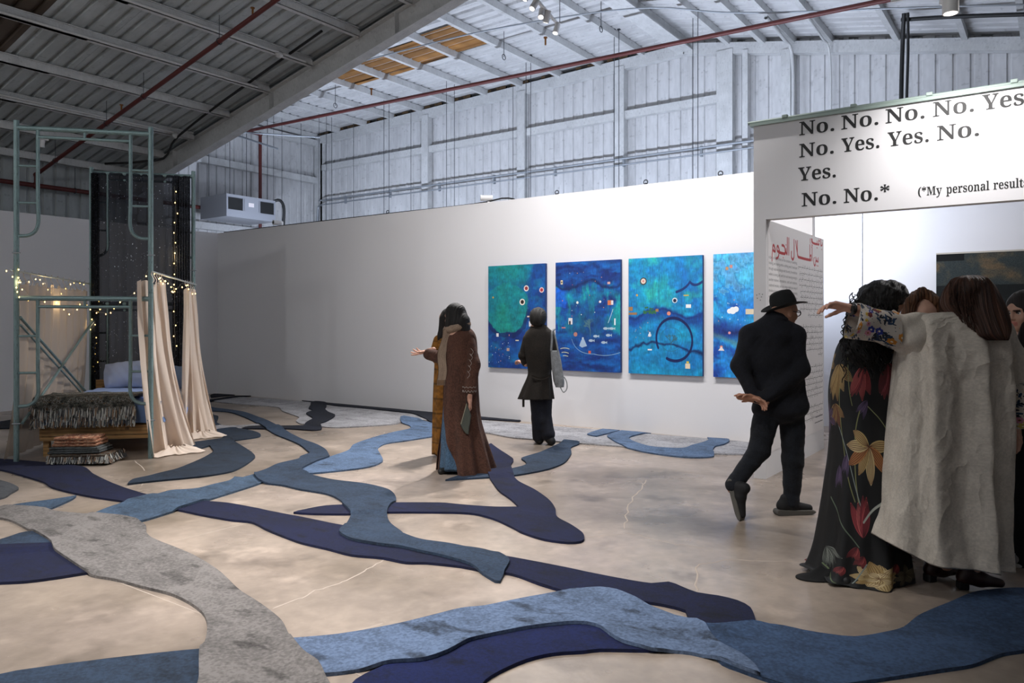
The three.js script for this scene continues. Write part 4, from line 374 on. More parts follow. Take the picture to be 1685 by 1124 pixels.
function seccam(x, y, z, turn, label) { const t = thing('security_camera', label, 'security camera', [x, y, z], turn); obj('body', [rod([0, 0.08, -0.09], [0, 0.08, 0.08], 0.045, 16), rod([0, 0.08, 0.08], [0, 0.08, 0.1], 0.05, 16)], M.whitePlastic, t); obj('lens', [rod([0, 0.08, 0.095], [0, 0.08, 0.103], 0.03, 14)], M.black, t); obj('mount', [rod([0, 0, -0.05], [0, 0.06, -0.05], 0.014, 8), rbox(0.08, 0.02, 0.08, 0.006, 0, 0.01, -0.05)], M.whitePlastic, t); }
seccam(-12.5, 3.37, -9.56, -0.2, 'white bullet camera on the wall top under the air unit');
seccam(-7.33, 3.37, -9.56, -0.9, 'white bullet camera on the wall top above the first painting');
{ // air conditioner
  const t = thing('air_conditioner', 'white ducted air unit hung under the far roof with open grilles', 'air conditioner', [-15.5, 3.85, -10.75]);
  const acM = mat({ color: srgb('#8b8e95'), roughness: 0.5 }); obj('casing', [span(-0.5, 0.48, 0, 0.5, -0.65, 0.65)], acM, t);
  const fr = obj('grille_frame', [span(0.48, 0.5, 0.44, 0.5, -0.65, 0.65), span(0.48, 0.5, 0, 0.16, -0.65, 0.65), ...[-0.63, -0.21, 0.21, 0.63].map(z => span(0.48, 0.5, 0.16, 0.44, z - 0.02, z + 0.02)), span(0.48, 0.5, 0.16, 0.44, -0.2, 0.2)], acM, t);
  for (const z of [-0.42, 0.42]) obj('grille_opening', span(0.482, 0.49, 0.17, 0.43, z - 0.19, z + 0.19), M.black, t);
  obj('label_sticker', span(0.5, 0.502, 0.27, 0.36, -0.06, 0.08), mat({ color: srgb('#d8d0d0') }), t);
  obj('hanger_rod', [[-0.4, 0.5], [0.4, 0.5], [-0.4, -0.5], [0.4, -0.5]].map(([x, z]) => rod([x, 0.4, z], [x, 2.6, z], 0.007, 6)), M.wire, t);
  obj('refrigerant_hose', [tube([[0.4, 0.46, -0.6], [0.55, 0.52, -0.72], [0.62, 0.4, -0.78], [0.6, -0.1, -0.8]], 0.035, 8)], M.black, t);
}
{ // sprinkler pipes
  const t = thing('sprinkler_pipe', 'red sprinkler pipe climbing under the sloping hall roof', 'pipe', [0, 0, -6.68]);
  const y = x => yP(x) - 0.25; obj('pipe', [rod([-16.1, y(-16.1), 0], [-2, y(-2), 0], 0.035, 12)], M.pipeRed, t); obj('drop', [rod([-16.1, y(-16.1) + 0.02, 0], [-16.1, 4.14, 0.0], 0.035, 10), ball(0.05, -16.1, y(-16.1), 0)], M.pipeRed, t);
  for (const x of [-15.3, -13.4, -12.2, -10.1]) { obj('hanger', [rod([x, y(x) + 0.03, 0], [x, yP(x) + 0.14, 0], 0.005, 6), new THREE.TorusGeometry(0.045, 0.006, 6, 14).rotateY(Math.PI / 2).translate(x, y(x), 0)], M.wire, t); }
  for (const x of [-12.9, -9.3]) obj('sprinkler_head', [rod([x, y(x) + 0.02, 0], [x, y(x) + 0.13, 0], 0.014, 8), rod([x, y(x) + 0.12, 0], [x, y(x) + 0.135, 0], 0.03, 10)], mat({ color: srgb('#8a5a2c'), metalness: 0.7, roughness: 0.4 }), t);
}
{
  const t = thing('sprinkler_main', 'red sprinkler main running level along the side wall behind the scaffold', 'pipe', [-16.1, 4.14, 0]); obj('pipe', [rod([0, 0, 3], [0, 0, -10.2], 0.045, 12), ball(0.07, 0, 0, -6.68)], M.pipeRed, t);
  for (const z of [-6.0, -7.4, -8.3]) obj('hanger', [rod([0, 0, z], [0, 0.62, z], 0.006, 6), new THREE.TorusGeometry(0.055, 0.007, 6, 14).translate(0, 0, z)], M.wire, t);
}
{
  const t = thing('sprinkler_branch', 'red sprinkler pipe under the far roof above the white wall', 'pipe', [0, 0, -11.2]); const y = x => 6.07 + 0.0305 * (x + 15.85);
  obj('pipe', [rod([-15.85, y(-15.85), 0], [2, y(2) - 0.9, 0], 0.035, 12)], M.pipeRed, t); obj('riser', [rod([-15.85, y(-15.85), -0.4], [-15.85, 2, -0.4], 0.04, 12), rod([-15.85, y(-15.85), 0.02], [-15.85, y(-15.85), -0.4], 0.035, 12), ball(0.055, -15.85, y(-15.85), -0.4), ball(0.055, -15.85, y(-15.85), 0)], M.pipeRed, t);
  for (const x of [-12.7, -8.2, -6.2]) obj('hanger', [rod([x, y(x), 0], [x, yE(x) + 0.1, 0], 0.006, 6), new THREE.TorusGeometry(0.05, 0.007, 6, 14).rotateY(Math.PI / 2).translate(x, y(x), 0)], M.wire, t);
  for (const x of [-11.6, -7.3]) obj('sprinkler_head', [rod([x, y(x), 0], [x, y(x) + 0.14, 0], 0.016, 8), rod([x, y(x) + 0.12, 0], [x, y(x) + 0.14, 0], 0.035, 10)], mat({ color: srgb('#8a5a2c'), metalness: 0.7, roughness: 0.4 }), t);
}
tag(obj('conduit', [rod([-16.0, 4.72, -13.54], [-2.5, 4.72, -13.54], 0.022, 8), rod([-15.9, 4.6, -13.54], [-2.5, 4.6, -13.54], 0.018, 8), ...[-15, -13.4, -11.8, -10.2, -8.6, -7, -5.4, -4].map(x => span(x - 0.02, x + 0.02, 4.56, 4.76, -13.6, -13.54)), tube([[-15.9, 4.6, -13.54], [-16.0, 4.57, -13.54], [-16.04, 4.4, -13.54], [-16.04, 3.2, -13.54]], 0.03, 8)], M.galv), 'twin grey conduits running level across the far corrugated wall', 'conduit');
tag(obj('roof_conduit', [tube([[-15.2, 6.25, -9.6], [-11, 6.33, -9.9], [-7.6, 6.42, -10.3], [-5.2, 6.38, -10.9], [-4.0, 6.12, -11.2], [-1, 5.6, -11.5], [1, 5.2, -11.6]], 0.014, 6, 60)], M.galv), 'thin grey conduit strung below the far roof purlins', 'conduit');
tag(obj('roof_conduit', [rod([-13.87 + 0.08, yP(-13.87) + 0.06, 3], [-13.79, yP(-13.87) + 0.06, -8.2], 0.02, 8), ball(0.08, -13.8, yP(-13.87), -8.2, 1, 0.8, 1)], M.steelWhite), 'white conduit with a round box along the third hall purlin', 'conduit');
tag(obj('roof_conduit', [rod([-11.42, yP(-11.5) + 0.02, 3], [-11.42, yP(-11.5) + 0.02, -8.3], 0.022, 8), rod([-10.27, yP(-10.35) + 0.02, 3], [-10.27, yP(-10.35) + 0.02, -8.4], 0.022, 8), ball(0.07, -10.3, yP(-10.35), -7.9, 1, 0.8, 1)], M.steelWhite), 'pair of white conduits along the upper hall purlins', 'conduit');
tag(obj('roof_cable', [tube([[-9.5, yP(-9.5) + 0.08, -8.1], [-11.5, yP(-11.5) + 0.05, -8.15], [-13.2, yP(-13.2), -8.2], [-13.9, yP(-13.9) - 0.1, -8.2], [-14.2, yP(-14.2) - 0.3, -8.2], [-14.6, yP(-14.6) - 0.3, -7.9], [-15.3, yP(-15.3) - 0.15, -7.6]], 0.022, 6, 50)], M.black), 'black cable bundle sagging below the hall roof beside the rafter', 'cable');
tag(obj('brace', [rod([-14.9, 5.6, -9.4], [-13.2, 5.55, -11.2], 0.02, 6), rod([-15.4, 5.9, -9.5], [-13.6, 5.2, -10.4], 0.02, 6)], M.galv), 'crossed thin grey bracing rods below the far roof', 'brace');
for (const [x, y0, r, l] of [[-3.79, 3.4, 0.03, 'thicker white conduit bending down the corrugated wall from the far roof'], [-3.17, 3.4, 0.02, 'slimmer white conduit bending down the corrugated wall beside the header']]) tag(obj('drop_conduit', [tube([[x, yE(x) - 0.03, -12.2], [x, yE(x) - 0.08, -13.2], [x + 0.02, yE(x) - 0.15, -13.52], [x + 0.02, y0, -13.54]], r, 8, 30)], M.steelWhite), l, 'conduit');
tag(obj('drop_cable', [tube([[-1.85, 6.0, -12.4], [-1.9, 5.6, -12.6], [-1.92, 4.6, -12.6], [-1.9, 3.2, -12.6]], 0.03, 8, 30), tube([[-1.8, 6.0, -12.4], [-1.82, 5.5, -12.55], [-1.84, 4.6, -12.55], [-1.83, 3.2, -12.55]], 0.02, 8, 30), tube([[-1.9, 5.95, -12.5], [-1.2, 5.8, -12.4], [0.5, 5.4, -12.2]], 0.03, 8, 20)], M.black), 'thick black cables dropping behind the lettered header', 'cable');

// ---------- lamps ----------
const glow = mat({ color: srgb('#ffffff'), emissive: srgb('#fff4e8'), emissiveIntensity: 3 });
function head(t, pos, aim) { // one can-shaped track head
  const d = V(...aim).sub(V(...pos)).normalize(), at = k => V(...pos).addScaledVector(d, k).toArray(), o = t.position, off = g => g.translate(-o.x, -o.y, -o.z);
  const h = obj('lamp_head', [off(rod(at(-0.16), at(0.0), 0.042, 16)), off(rod(at(-0.1), [pos[0], t.position.y, pos[2]], 0.008, 6))], M.whitePlastic, t);
  obj('lamp_glow', [off(rod(at(0.0), at(0.003), 0.034, 16))], glow, h);
  return at(0.03);
}
function track(label, a, b, heads) { // heads: [x,y,z, aim, cd, deg, colour]
  const t = thing('track_light', label, 'track light', [(a[0] + b[0]) / 2, a[1], (a[2] + b[2]) / 2]); const o = t.position;
  obj('track', [bar([a[0] - o.x, 0, a[2] - o.z], [b[0] - o.x, 0, b[2] - o.z], 0.035, 0.03)], M.whitePlastic, t); obj('hanger', [a, b].map(p => rod([p[0] - o.x, 0, p[2] - o.z], [p[0] - o.x, p[3] ?? 1.2, p[2] - o.z], 0.005, 6)), M.wire, t);
  for (const [x, y, z, aim, cd, deg, col, soft] of heads) { const p = head(t, [x, y, z], aim); if (cd) spot(p, aim, cd, deg, col ?? NEUT, soft ?? 2); }
}
// ---------- carpets ----------
const napMaps = {};
const CARPET = { pale: ['#b9b9be', 0.10], grey: ['#8e8986', 0.16], slate: ['#5e6166', 0.12], ink: ['#0d1629', 0.2], navy: ['#0b1640', 0.3], royal: ['#0f2058', 0.3], mid: ['#233448', 0.25], blue: ['#34475f', 0.22], steel: ['#506883', 0.16], peri: ['#647d9f', 0.2], denim: ['#768cae', 0.3], denim2: ['#486389', 0.16] };
const napTex = [0, 1, 2].map(s => dataTex(1024, (i, j, n) => { const u = i / n, v = j / n, a = tfbm(u, v, 8, 5, 201 + s), b = tfbm(u, v * 3, 10, 4, 221 + s), f = tfbm(u, v, 128, 3, 231 + s), d = clamp((tfbm(u * 1, v * 2, 9, 5, 241 + s) - 0.58) * 5); const k = 0.9 + 0.32 * (a - 0.5) + 0.18 * (b - 0.5) + 0.4 * (f - 0.5) - [0.16, 0.26, 0.36][s] * d; return [k, k, k]; }));
const pileBump = dataTex(512, (i, j, n) => 0.6 * hash(i, j, 251) + 0.4 * tfbm(i / n, j / n, 64, 3, 261), { data: true });
function carpetMat(key) { if (napMaps[key]) return napMaps[key]; const c = CARPET[key][0], s = { pale: 0, grey: 1, slate: 0, ink: 0, denim: 2, royal: 1, navy: 1, peri: 1 }[key] ?? 0; return napMaps[key] = mat({ color: srgb(c), roughness: 0.95, map: napTex[s], bumpMap: rep(pileBump, 5), bumpScale: 0.006, sheen: 0.1, sheenRoughness: 0.6, sheenColor: srgb(c) }); }
const inPoly = (p, x, z) => { let c = false; for (let i = 0, j = p.length - 1; i < p.length; j = i++) if ((p[i][1] > z) !== (p[j][1] > z) && x < (p[j][0] - p[i][0]) * (z - p[i][1]) / (p[j][1] - p[i][1]) + p[i][0]) c = !c; return c; };
const edgeD = (p, x, z) => { let m = 1e9; for (let i = 0, j = p.length - 1; i < p.length; j = i++) { const dx = p[i][0] - p[j][0], dz = p[i][1] - p[j][1], t = clamp(((x - p[j][0]) * dx + (z - p[j][1]) * dz) / (dx * dx + dz * dz || 1e-9)); m = Math.min(m, (x - p[j][0] - t * dx) ** 2 + (z - p[j][1] - t * dz) ** 2); } return Math.sqrt(m); };
function smoothPoly(p) { const n = p.length, out = []; for (let i = 0; i < n; i++) { const a = p[(i + n - 1) % n], b = p[i], c = p[(i + 1) % n], d = p[(i + 2) % n], L = Math.hypot(c[0] - b[0], c[1] - b[1]), k = Math.max(1, Math.min(8, Math.round(L / 0.05))); const lim = (q, r, s) => { const m = [(s[0] - q[0]) / 2, (s[1] - q[1]) / 2], l = Math.hypot(...m), u = [r[0] - q[0], r[1] - q[1]], w = [s[0] - r[0], s[1] - r[1]], cs = (u[0] * w[0] + u[1] * w[1]) / (Math.hypot(...u) * Math.hypot(...w) || 1); const f = cs < 0.1 ? 0 : Math.min(1, 0.9 * L / (l || 1)); return [m[0] * f, m[1] * f]; }; const m0 = lim(a, b, c), m1 = lim(b, c, d); for (let q = 0; q < k; q++) { const t = q / k, t2 = t * t, t3 = t2 * t, h = [2 * t3 - 3 * t2 + 1, t3 - 2 * t2 + t, -2 * t3 + 3 * t2, t3 - t2]; out.push([0, 1].map(e => h[0] * b[e] + h[1] * m0[e] + h[2] * c[e] + h[3] * m1[e])); } } return out; }
const TH = 0.016, laid = [];
RUGS.forEach(([key, raw, label], ri) => {
  const p = smoothPoly(raw), xs = p.map(q => q[0]), zs = p.map(q => q[1]), bb = [Math.min(...xs), Math.max(...xs), Math.min(...zs), Math.max(...zs)], under = laid.filter(q => q.bb[0] < bb[1] && q.bb[1] > bb[0] && q.bb[2] < bb[3] && q.bb[3] > bb[2]);
  const base = (x, z) => { let h = 0.001; for (const q of under) { if (x < q.bb[0] - 0.1 || x > q.bb[1] + 0.1 || z < q.bb[2] - 0.1 || z > q.bb[3] + 0.1) continue; const d = edgeD(q.p, x, z) * (inPoly(q.p, x, z) ? 1 : -1); const s = sstep(-0.06, 0.01, d); if (s > 0) h += s * (TH + 0.003); } return h; };
  const P = [], U = [], I = [], key2 = new Map(), c = 0.1, top = (x, z) => { const k = x.toFixed(4) + ',' + z.toFixed(4); if (key2.has(k)) return key2.get(k); const id = P.length / 3; P.push(x, base(x, z) + TH + 0.004 * (fbm(x * 5, z * 5, 2, ri) - 0.5), z); U.push(x / 1.6, z / 1.6); key2.set(k, id); return id; };
  const clip = (pl, ax, v, s) => { const o = []; for (let i = 0; i < pl.length; i++) { const a = pl[i], b = pl[(i + 1) % pl.length], da = s * (a[ax] - v), db = s * (b[ax] - v); if (da >= 0) o.push(a); if (da * db < 0) { const t = da / (da - db); o.push([a[0] + t * (b[0] - a[0]), a[1] + t * (b[1] - a[1])]); } } return o; };
  for (let i = Math.floor(bb[0] / c); i * c < bb[1]; i++) { const col = clip(clip(p, 0, i * c, 1), 0, (i + 1) * c, -1); if (col.length < 3) continue; const z0 = Math.min(...col.map(q => q[1])), z1 = Math.max(...col.map(q => q[1])); for (let j = Math.floor(z0 / c); j * c < z1; j++) { const cell = clip(clip(col, 1, j * c, 1), 1, (j + 1) * c, -1).map(q => new THREE.Vector2(q[0], q[1])).filter((q, n, A) => q.distanceTo(A[(n + 1) % A.length]) > 1e-5); if (cell.length < 3) continue; if (Math.abs(THREE.ShapeUtils.area(cell)) < 1e-6) continue; for (const f of THREE.ShapeUtils.triangulateShape(cell, [])) { const [a, b, d] = f.map(q => top(cell[q].x, cell[q].y)); const ar = (cell[f[1]].x - cell[f[0]].x) * (cell[f[2]].y - cell[f[0]].y) - (cell[f[2]].x - cell[f[0]].x) * (cell[f[1]].y - cell[f[0]].y); ar < 0 ? I.push(a, b, d) : I.push(a, d, b); } } }
  const E = [], EI = [], EU = [], out = THREE.ShapeUtils.area(p.map(q => new THREE.Vector2(q[0], q[1]))) > 0 ? 1 : -1; let L = 0;
  for (let i = 0; i <= p.length; i++) { const q = p[i % p.length], o = p[(i + 1) % p.length]; const h = base(q[0], q[1]); E.push(q[0], h + TH, q[1], q[0], h - 0.001, q[1]); EU.push(L, 0, L, 0.01); L += Math.hypot(o[0] - q[0], o[1] - q[1]) / 1.6; if (i) { const k = 2 * i; out > 0 ? EI.push(k - 2, k, k - 1, k, k + 1, k - 1) : EI.push(k - 2, k - 1, k, k, k - 1, k + 1); } }
  const mk = (P, U, I) => { const g = new THREE.BufferGeometry(); g.setAttribute('position', new THREE.Float32BufferAttribute(P, 3)); g.setAttribute('uv', new THREE.Float32BufferAttribute(U, 2)); g.setIndex(I); g.computeVertexNormals(); return g; };
  const t = thing('carpet_runner', label, 'carpet', [0, 0, 0], 0, 'cut carpet pieces on the concrete floor');
  obj('pile', mk(P, U, I), carpetMat(key), t); obj('bound_edge', mk(E, EU, EI), carpetMat(key), t);
  laid.push({ p, bb });
});
// ---------- scaffold bed ----------
const SX = -9.03, SZ = -3.555, ST = 48.28 * Math.PI / 180, bedAt = (lx, y, lz) => [SX + lx * Math.cos(ST) + lz * Math.sin(ST), y, SZ - lx * Math.sin(ST) + lz * Math.cos(ST)];
const bedThing = (n, l, c, g) => thing(n, l, c, [SX, 0, SZ], ST, g);
const green = mat({ color: srgb('#8ba5a6'), roughness: 0.45, metalness: 0.25, map: rep(dataTex(256, (i, j, n) => { const a = tfbm(i / n, j / n, 8, 4, 301), d = clamp((tfbm(i / n, j / n, 24, 3, 311) - 0.62) * 6); const v = 0.9 + 0.25 * (a - 0.5) - 0.25 * d; return [v, v, v]; }), 2) });
const W_ = 1.324, D_ = 2.52;
{
  const t = bedThing('scaffold_tower', 'two storey green steel scaffold tower standing round the bed', 'scaffold');
  for (const lz of [0, -D_]) for (const y0 of [0, 1.815]) {
    for (const x of [0, W_]) { obj('leg', [rod([x, y0, lz], [x, y0 + 1.83, lz], 0.027, 14)], green, t); const s = x ? -1 : 1, xi = x + s * 0.205; obj('ladder_rail', [tube([[xi, y0 + 1.74, lz], [xi, y0 + 1.5, lz], [xi, y0 + 1.0, lz], [xi, y0 + 0.72, lz], [xi - s * 0.03, y0 + 0.65, lz], [xi - s * 0.09, y0 + 0.61, lz], [x, y0 + 0.6, lz]], 0.019, 10, 40)], green, t); for (const y of [1.35, 0.957]) obj('rung', [rod([x, y0 + y, lz], [xi, y0 + y, lz], 0.013, 8)], green, t); obj('lock_pin', [rod([x - 0.03, y0 + 0.42, lz + 0.03], [x + 0.05, y0 + 0.42, lz + 0.03], 0.008, 6), rod([x, y0 + 0.36, lz + 0.02], [x, y0 + 0.46, lz + 0.03], 0.006, 6)], M.galv, t); }
    obj('header_tube', [rod([0, y0 + 1.755, lz], [W_, y0 + 1.755, lz], 0.027, 14)], green, t); obj('lower_header', [rod([0.2, y0 + 1.665, lz], [W_ - 0.2, y0 + 1.665, lz], 0.017, 12), rod([W_ / 2, y0 + 1.665, lz], [W_ / 2, y0 + 1.75, lz], 0.014, 8)], green, t);
  }
  for (const [a, b] of [[[0.03, 1.55, -0.02], [0.03, 0.42, -D_ + 0.02]], [[0.05, 1.55, -D_ + 0.02], [0.05, 0.42, -0.02]]]) obj('cross_brace', [rod(a, b, 0.016, 10)], green, t);
  for (const [a, b] of [[[0.03, 1.52, -0.02], [0.03, 0.39, -D_ + 0.02]]]) obj('cross_brace', [rod([a[0], a[1] - 0.05, a[2]], [b[0], b[1] - 0.05, b[2]], 0.012, 10)], green, t);
}
const pale = mat({ color: srgb('#b9c0c0'), roughness: 0.4, metalness: 0.3 });
for (const [x, l] of [[-0.03, 'slim pale rod carrying the sheer curtain on the scaffold'], [W_ + 0.03, 'slim pale rod carrying the two cream curtains on the scaffold']]) { const t = bedThing('curtain_rod', l, 'rod'); obj('pole', [rod([x, 2.05, 0.05], [x, 2.03, -D_ - 0.05], 0.011, 10)], pale, t); for (const z of [0, -D_]) obj('clip', [rod([x, 2.045, z], [x < 0 ? 0 : W_, 2.045, z], 0.012, 6)], pale, t); }
const linenBump = dataTex(256, (i, j, n) => 0.5 + 0.25 * Math.sin(i * 2.5) + 0.25 * Math.sin(j * 2.5) + 0.2 * (hash(i, j, 3) - 0.5), { data: true });
const cream = mat({ color: srgb('#ead9c9'), roughness: 0.95, transmission: 0.22, thickness: 0, side: THREE.DoubleSide, bumpMap: rep(linenBump, 6), bumpScale: 0.0005 });
const sheer = mat({ color: srgb('#c9b7a4'), roughness: 0.95, transparent: true, opacity: 0.62, side: THREE.DoubleSide });
{ // sheer curtain down the side
  const t = bedThing('curtain', 'sheer beige tab top curtain spread along the side of the scaffold', 'curtain', 'curtains on the scaffold');
  obj('cloth', [sheet(220, 30, (u, v) => { const lz = -0.06 - u * 2.4, y = 0.03 + v * (1.9 + 0.02 * Math.sin(u * 60)); return [-0.03 + 0.035 * Math.sin(u * 62 + 2 * fbm(u * 5, v, 2, 4)) * (0.5 + 0.5 * v) + 0.03 * (fbm(u * 14, v * 2, 3, 9) - 0.5) - 0.12 * (1 - v) ** 3, y, lz]; })], sheer, t);
  for (let k = 0; k < 12; k++) { const z = -0.1 - k * 0.205; obj('tab', [sheet(2, 8, (u, v) => [-0.03 + 0.014 * Math.sin(v * Math.PI * 2), 1.9 + 0.165 * v, z + (u - 0.5) * 0.035 + 0.02 * (k % 3 - 1) * (1 - v)])], sheer, t); }
}
for (const [label, z0, z1, b] of [['cream curtain hanging in a long fall by the front scaffold leg', 0.1, -0.5, [1.3, 1.64, -0.02, -0.76]], ['cream curtain gathered by the rear scaffold leg and pooling on the floor', -1.75, -2.42, [1.36, 1.74, -1.42, -1.78]]]) {
  const t = bedThing('curtain', label, 'curtain', 'curtains on the scaffold');
  const [x0, x1, bz0, bz1] = b;
  obj('cloth', [sheet(120, 60, (u, v) => { const s = v; const topx = W_ + 0.03 + 0.03 * Math.sin(u * 26) - (z0 > 0 ? 0.17 * (1 - u) ** 2 : 0), topz = lerp(z0, z1, u); const q = (1 - s) ** 1.7, botx = lerp(x0, x1, u) + 0.05 * Math.sin(u * 21 + 1), botz = lerp(bz0, bz1, u) + 0.05 * Math.cos(u * 17); const n = 0.025 * Math.sin(u * 30 + 3 * fbm(u * 3, v * 2, 2, 8)); return [lerp(topx, botx, q) + n, 0.012 + 1.93 * s + 0.02 * Math.sin(u * 34) * (s > 0.97 ? 1 : 0), lerp(topz, botz, q) + 0.02 * Math.sin(u * 44 + 5 * v)]; })], cream, t);
  const cx = (x0 + x1) / 2, cz = (bz0 + bz1) / 2; obj('pooled_hem', [sheet(70, 12, (u, v) => { const a = u * Math.PI * 2, r = (0.08 + 0.16 * v) * (1 + 0.25 * Math.sin(a * 3 + 1) + 0.12 * Math.sin(a * 7)); return [cx + 0.05 + r * 1.0 * Math.cos(a), 0.008 + 0.055 * (1 - v) + 0.02 * Math.abs(Math.sin(a * 8 + v * 3)) * (1 - v * 0.6), cz + r * 1.5 * Math.sin(a)]; })], cream, t);
  for (let k = 0; k < 5; k++) { const z = lerp(z0, z1, (k + 0.5) / 5); obj('tab', [sheet(2, 8, (u, v) => [W_ + 0.03 + 0.014 * Math.sin(v * Math.PI * 2), 1.93 + 0.13 * v, z + (u - 0.5) * 0.04])], cream, t); }
}
{ // dark tulle
  const t = bedThing('tulle_backdrop', 'dark starry tulle hanging from the rear of the scaffold behind the bed', 'curtain');
  const map = dataTex([512, 1024], (i, j) => { const s = hash(i >> 1, j >> 1, 401) > 0.9945 || hash(i >> 2, j >> 2, 402) > 0.9985; const w = 0.09 + 0.05 * hash(i, j >> 3, 403) + 0.07 * fbm(i / 22, j / 400, 3, 404); return s ? [0.95, 0.97, 1.0] : [w * 1.0, w * 1.1, w * 1.4]; }); map.wrapS = map.wrapT = THREE.RepeatWrapping;
  const m = mat({ map, color: srgb('#ffffff'), roughness: 0.9, transparent: true, opacity: 0.84, side: THREE.DoubleSide });
  const fold = (u, a) => Math.sin(u * 75) * a + Math.sin(u * 31 + 1) * a;
  obj('cloth', [sheet(260, 20, (u, v) => [0.03 + 1.26 * u, 0.05 + 3.52 * v, -D_ + 0.045 + fold(u + 0.01 * (fbm(u * 8, v * 3, 2, 5) - 0.5), 0.02)])], m, t);
  for (const [a, b] of [[0.02, 0.13], [1.06, 1.3]]) obj('gathered_edge', [sheet(120, 20, (u, v) => [lerp(a, b, u) , 0.05 + 3.5 * v, -D_ + 0.085 + 0.025 * Math.sin(u * 46 + v)])], m, t);
}
{ // bed
  const t = bedThing('bed', 'low pine bed with pale blue bedding inside the scaffold', 'bed');
  const pine = mat({ color: srgb('#c59a63'), roughness: 0.55, map: rep(dataTex([256, 64], (i, j) => { const y = j / 64 * 6 + 0.8 * fbm(i / 40, j / 10, 3, 411); const v = 0.85 + 0.18 * Math.sin(y * 6.28) * 0.5 + 0.1 * (fbm(i / 8, j * 0.9, 3, 412) - 0.5) - (hash(i >> 3, j >> 3, 413) > 0.985 ? 0.3 : 0); return [v, v * 0.98, v * 0.95]; }), 0.7, 4) });
  obj('foot_board', [box(1.22, 0.1, 0.03, 0.72, 0.28, -0.33), box(1.22, 0.045, 0.025, 0.72, 0.2, -0.34)], pine, t); obj('side_board', [box(0.03, 0.13, 2.0, 1.32, 0.27, -1.33)], pine, t); obj('side_board', [box(0.03, 0.13, 2.0, 0.12, 0.27, -1.33)], pine, t);
  for (const [x, z] of [[0.16, -0.4], [1.28, -0.4], [0.16, -2.25], [1.28, -2.25]]) obj('leg', [box(0.06, 0.22, 0.06, x, 0.11, z)], pine, t);
  obj('head_board', [box(1.24, 0.5, 0.03, 0.72, 0.46, -2.38)], pine, t); obj('slats', [box(1.18, 0.02, 1.9, 0.72, 0.33, -1.3)], pine, t);
  const blue = mat({ color: srgb('#8fa6d6'), roughness: 0.95 }), slate = mat({ color: srgb('#5f77a0'), roughness: 0.95 }), white = mat({ color: srgb('#c9cbd2'), roughness: 0.95 });
  obj('mattress', [rbox(1.28, 0.22, 2.04, 0.05, 0.71, 0.46, -1.34, 5)], white, t);
  obj('fitted_sheet', [sheet(60, 40, (u, v) => { const z = -0.29 - 0.62 * v, x = 0.05 + 1.33 * u; const ex = Math.max(0, 0.1 - u) * 10, e2 = Math.max(0, u - 0.9) * 10; const over = Math.max(ex, e2); return [x + (u > 0.5 ? 1 : -1) * 0.02 * over, 0.6 - 0.24 * over ** 1.5 + 0.008 * Math.sin(v * 30 + u * 9), z]; }, 0.006), sheet(50, 20, (u, v) => [0.06 + 1.31 * u, 0.36 + 0.24 * v + 0.0, -0.265 - 0.03 * v ** 4 + 0.012 * Math.sin(u * 28) * (1 - v)], 0.006)], slate, t);
  obj('duvet', [sheet(60, 50, (u, v) => { const z = -0.62 - 1.5 * v, k = Math.max(0, u - 0.86) / 0.14, k0 = Math.max(0, 0.1 - u) / 0.1; return [0.06 + 1.3 * u + 0.05 * k, 0.615 + 0.045 * Math.sin(Math.PI * Math.min(1, v * 6)) * (1 - k) + 0.03 * (fbm(u * 6, v * 7, 3, 421) - 0.5) - 0.34 * k ** 1.3 * (0.8 + 0.2 * Math.sin(v * 14)) - 0.25 * k0 ** 1.5, z]; }, 0.02)], blue, t);
}
function pillow(label, x, y, z, tx, tz, w, h, col) { const t = bedThing('pillow', label, 'pillow', 'pillows on the bed'); const m = obj('cover', [(() => { const g = new THREE.SphereGeometry(1, 40, 28), p = g.attributes.position; for (let i = 0; i < p.count; i++) { const a = p.getX(i), b = p.getY(i), c = p.getZ(i), L = Math.max(Math.abs(a), Math.abs(b), 1e-6), r = Math.hypot(a, b); const k = r > 1e-6 ? lerp(1, r / L, 0.75 * r) : 1; p.setXYZ(i, a * k * w / 2, b * k * h / 2, c * 0.085 + 0.012 * Math.sin(a * 14 + b * 6) * (1 - r * 0.5)); } g.computeVertexNormals(); return g; })()], mat({ color: srgb(col), roughness: 0.95 }), t); m.position.set(x, y, z); m.rotation.set(tx, 0, tz); }
pillow('plump pale blue pillow leaning against the dark tulle', 0.5, 0.79, -2.18, -0.5, 0.12, 0.5, 0.38, '#b4c3e6');
pillow('pale blue pillow in the middle of the bed head', 0.84, 0.76, -2.1, -0.7, -0.05, 0.52, 0.36, '#a7b9e2');
pillow('slate grey pillow by the rear cream curtain', 1.17, 0.74, -2.2, -0.6, -0.15, 0.4, 0.34, '#6d7f9a');
const weave = (s, pal) => dataTex(256, (i, j, n) => { const k = fbm(i / 26, j / 26, 4, s) + 0.25 * (hash(i >> 1, j >> 1, s) - 0.5); const c = pal[Math.floor(clamp(k * 1.5 - 0.25, 0, 0.999) * pal.length)], v = 0.8 + 0.4 * hash(i, j, s + 2); return c.map(q => q / 255 * v); });
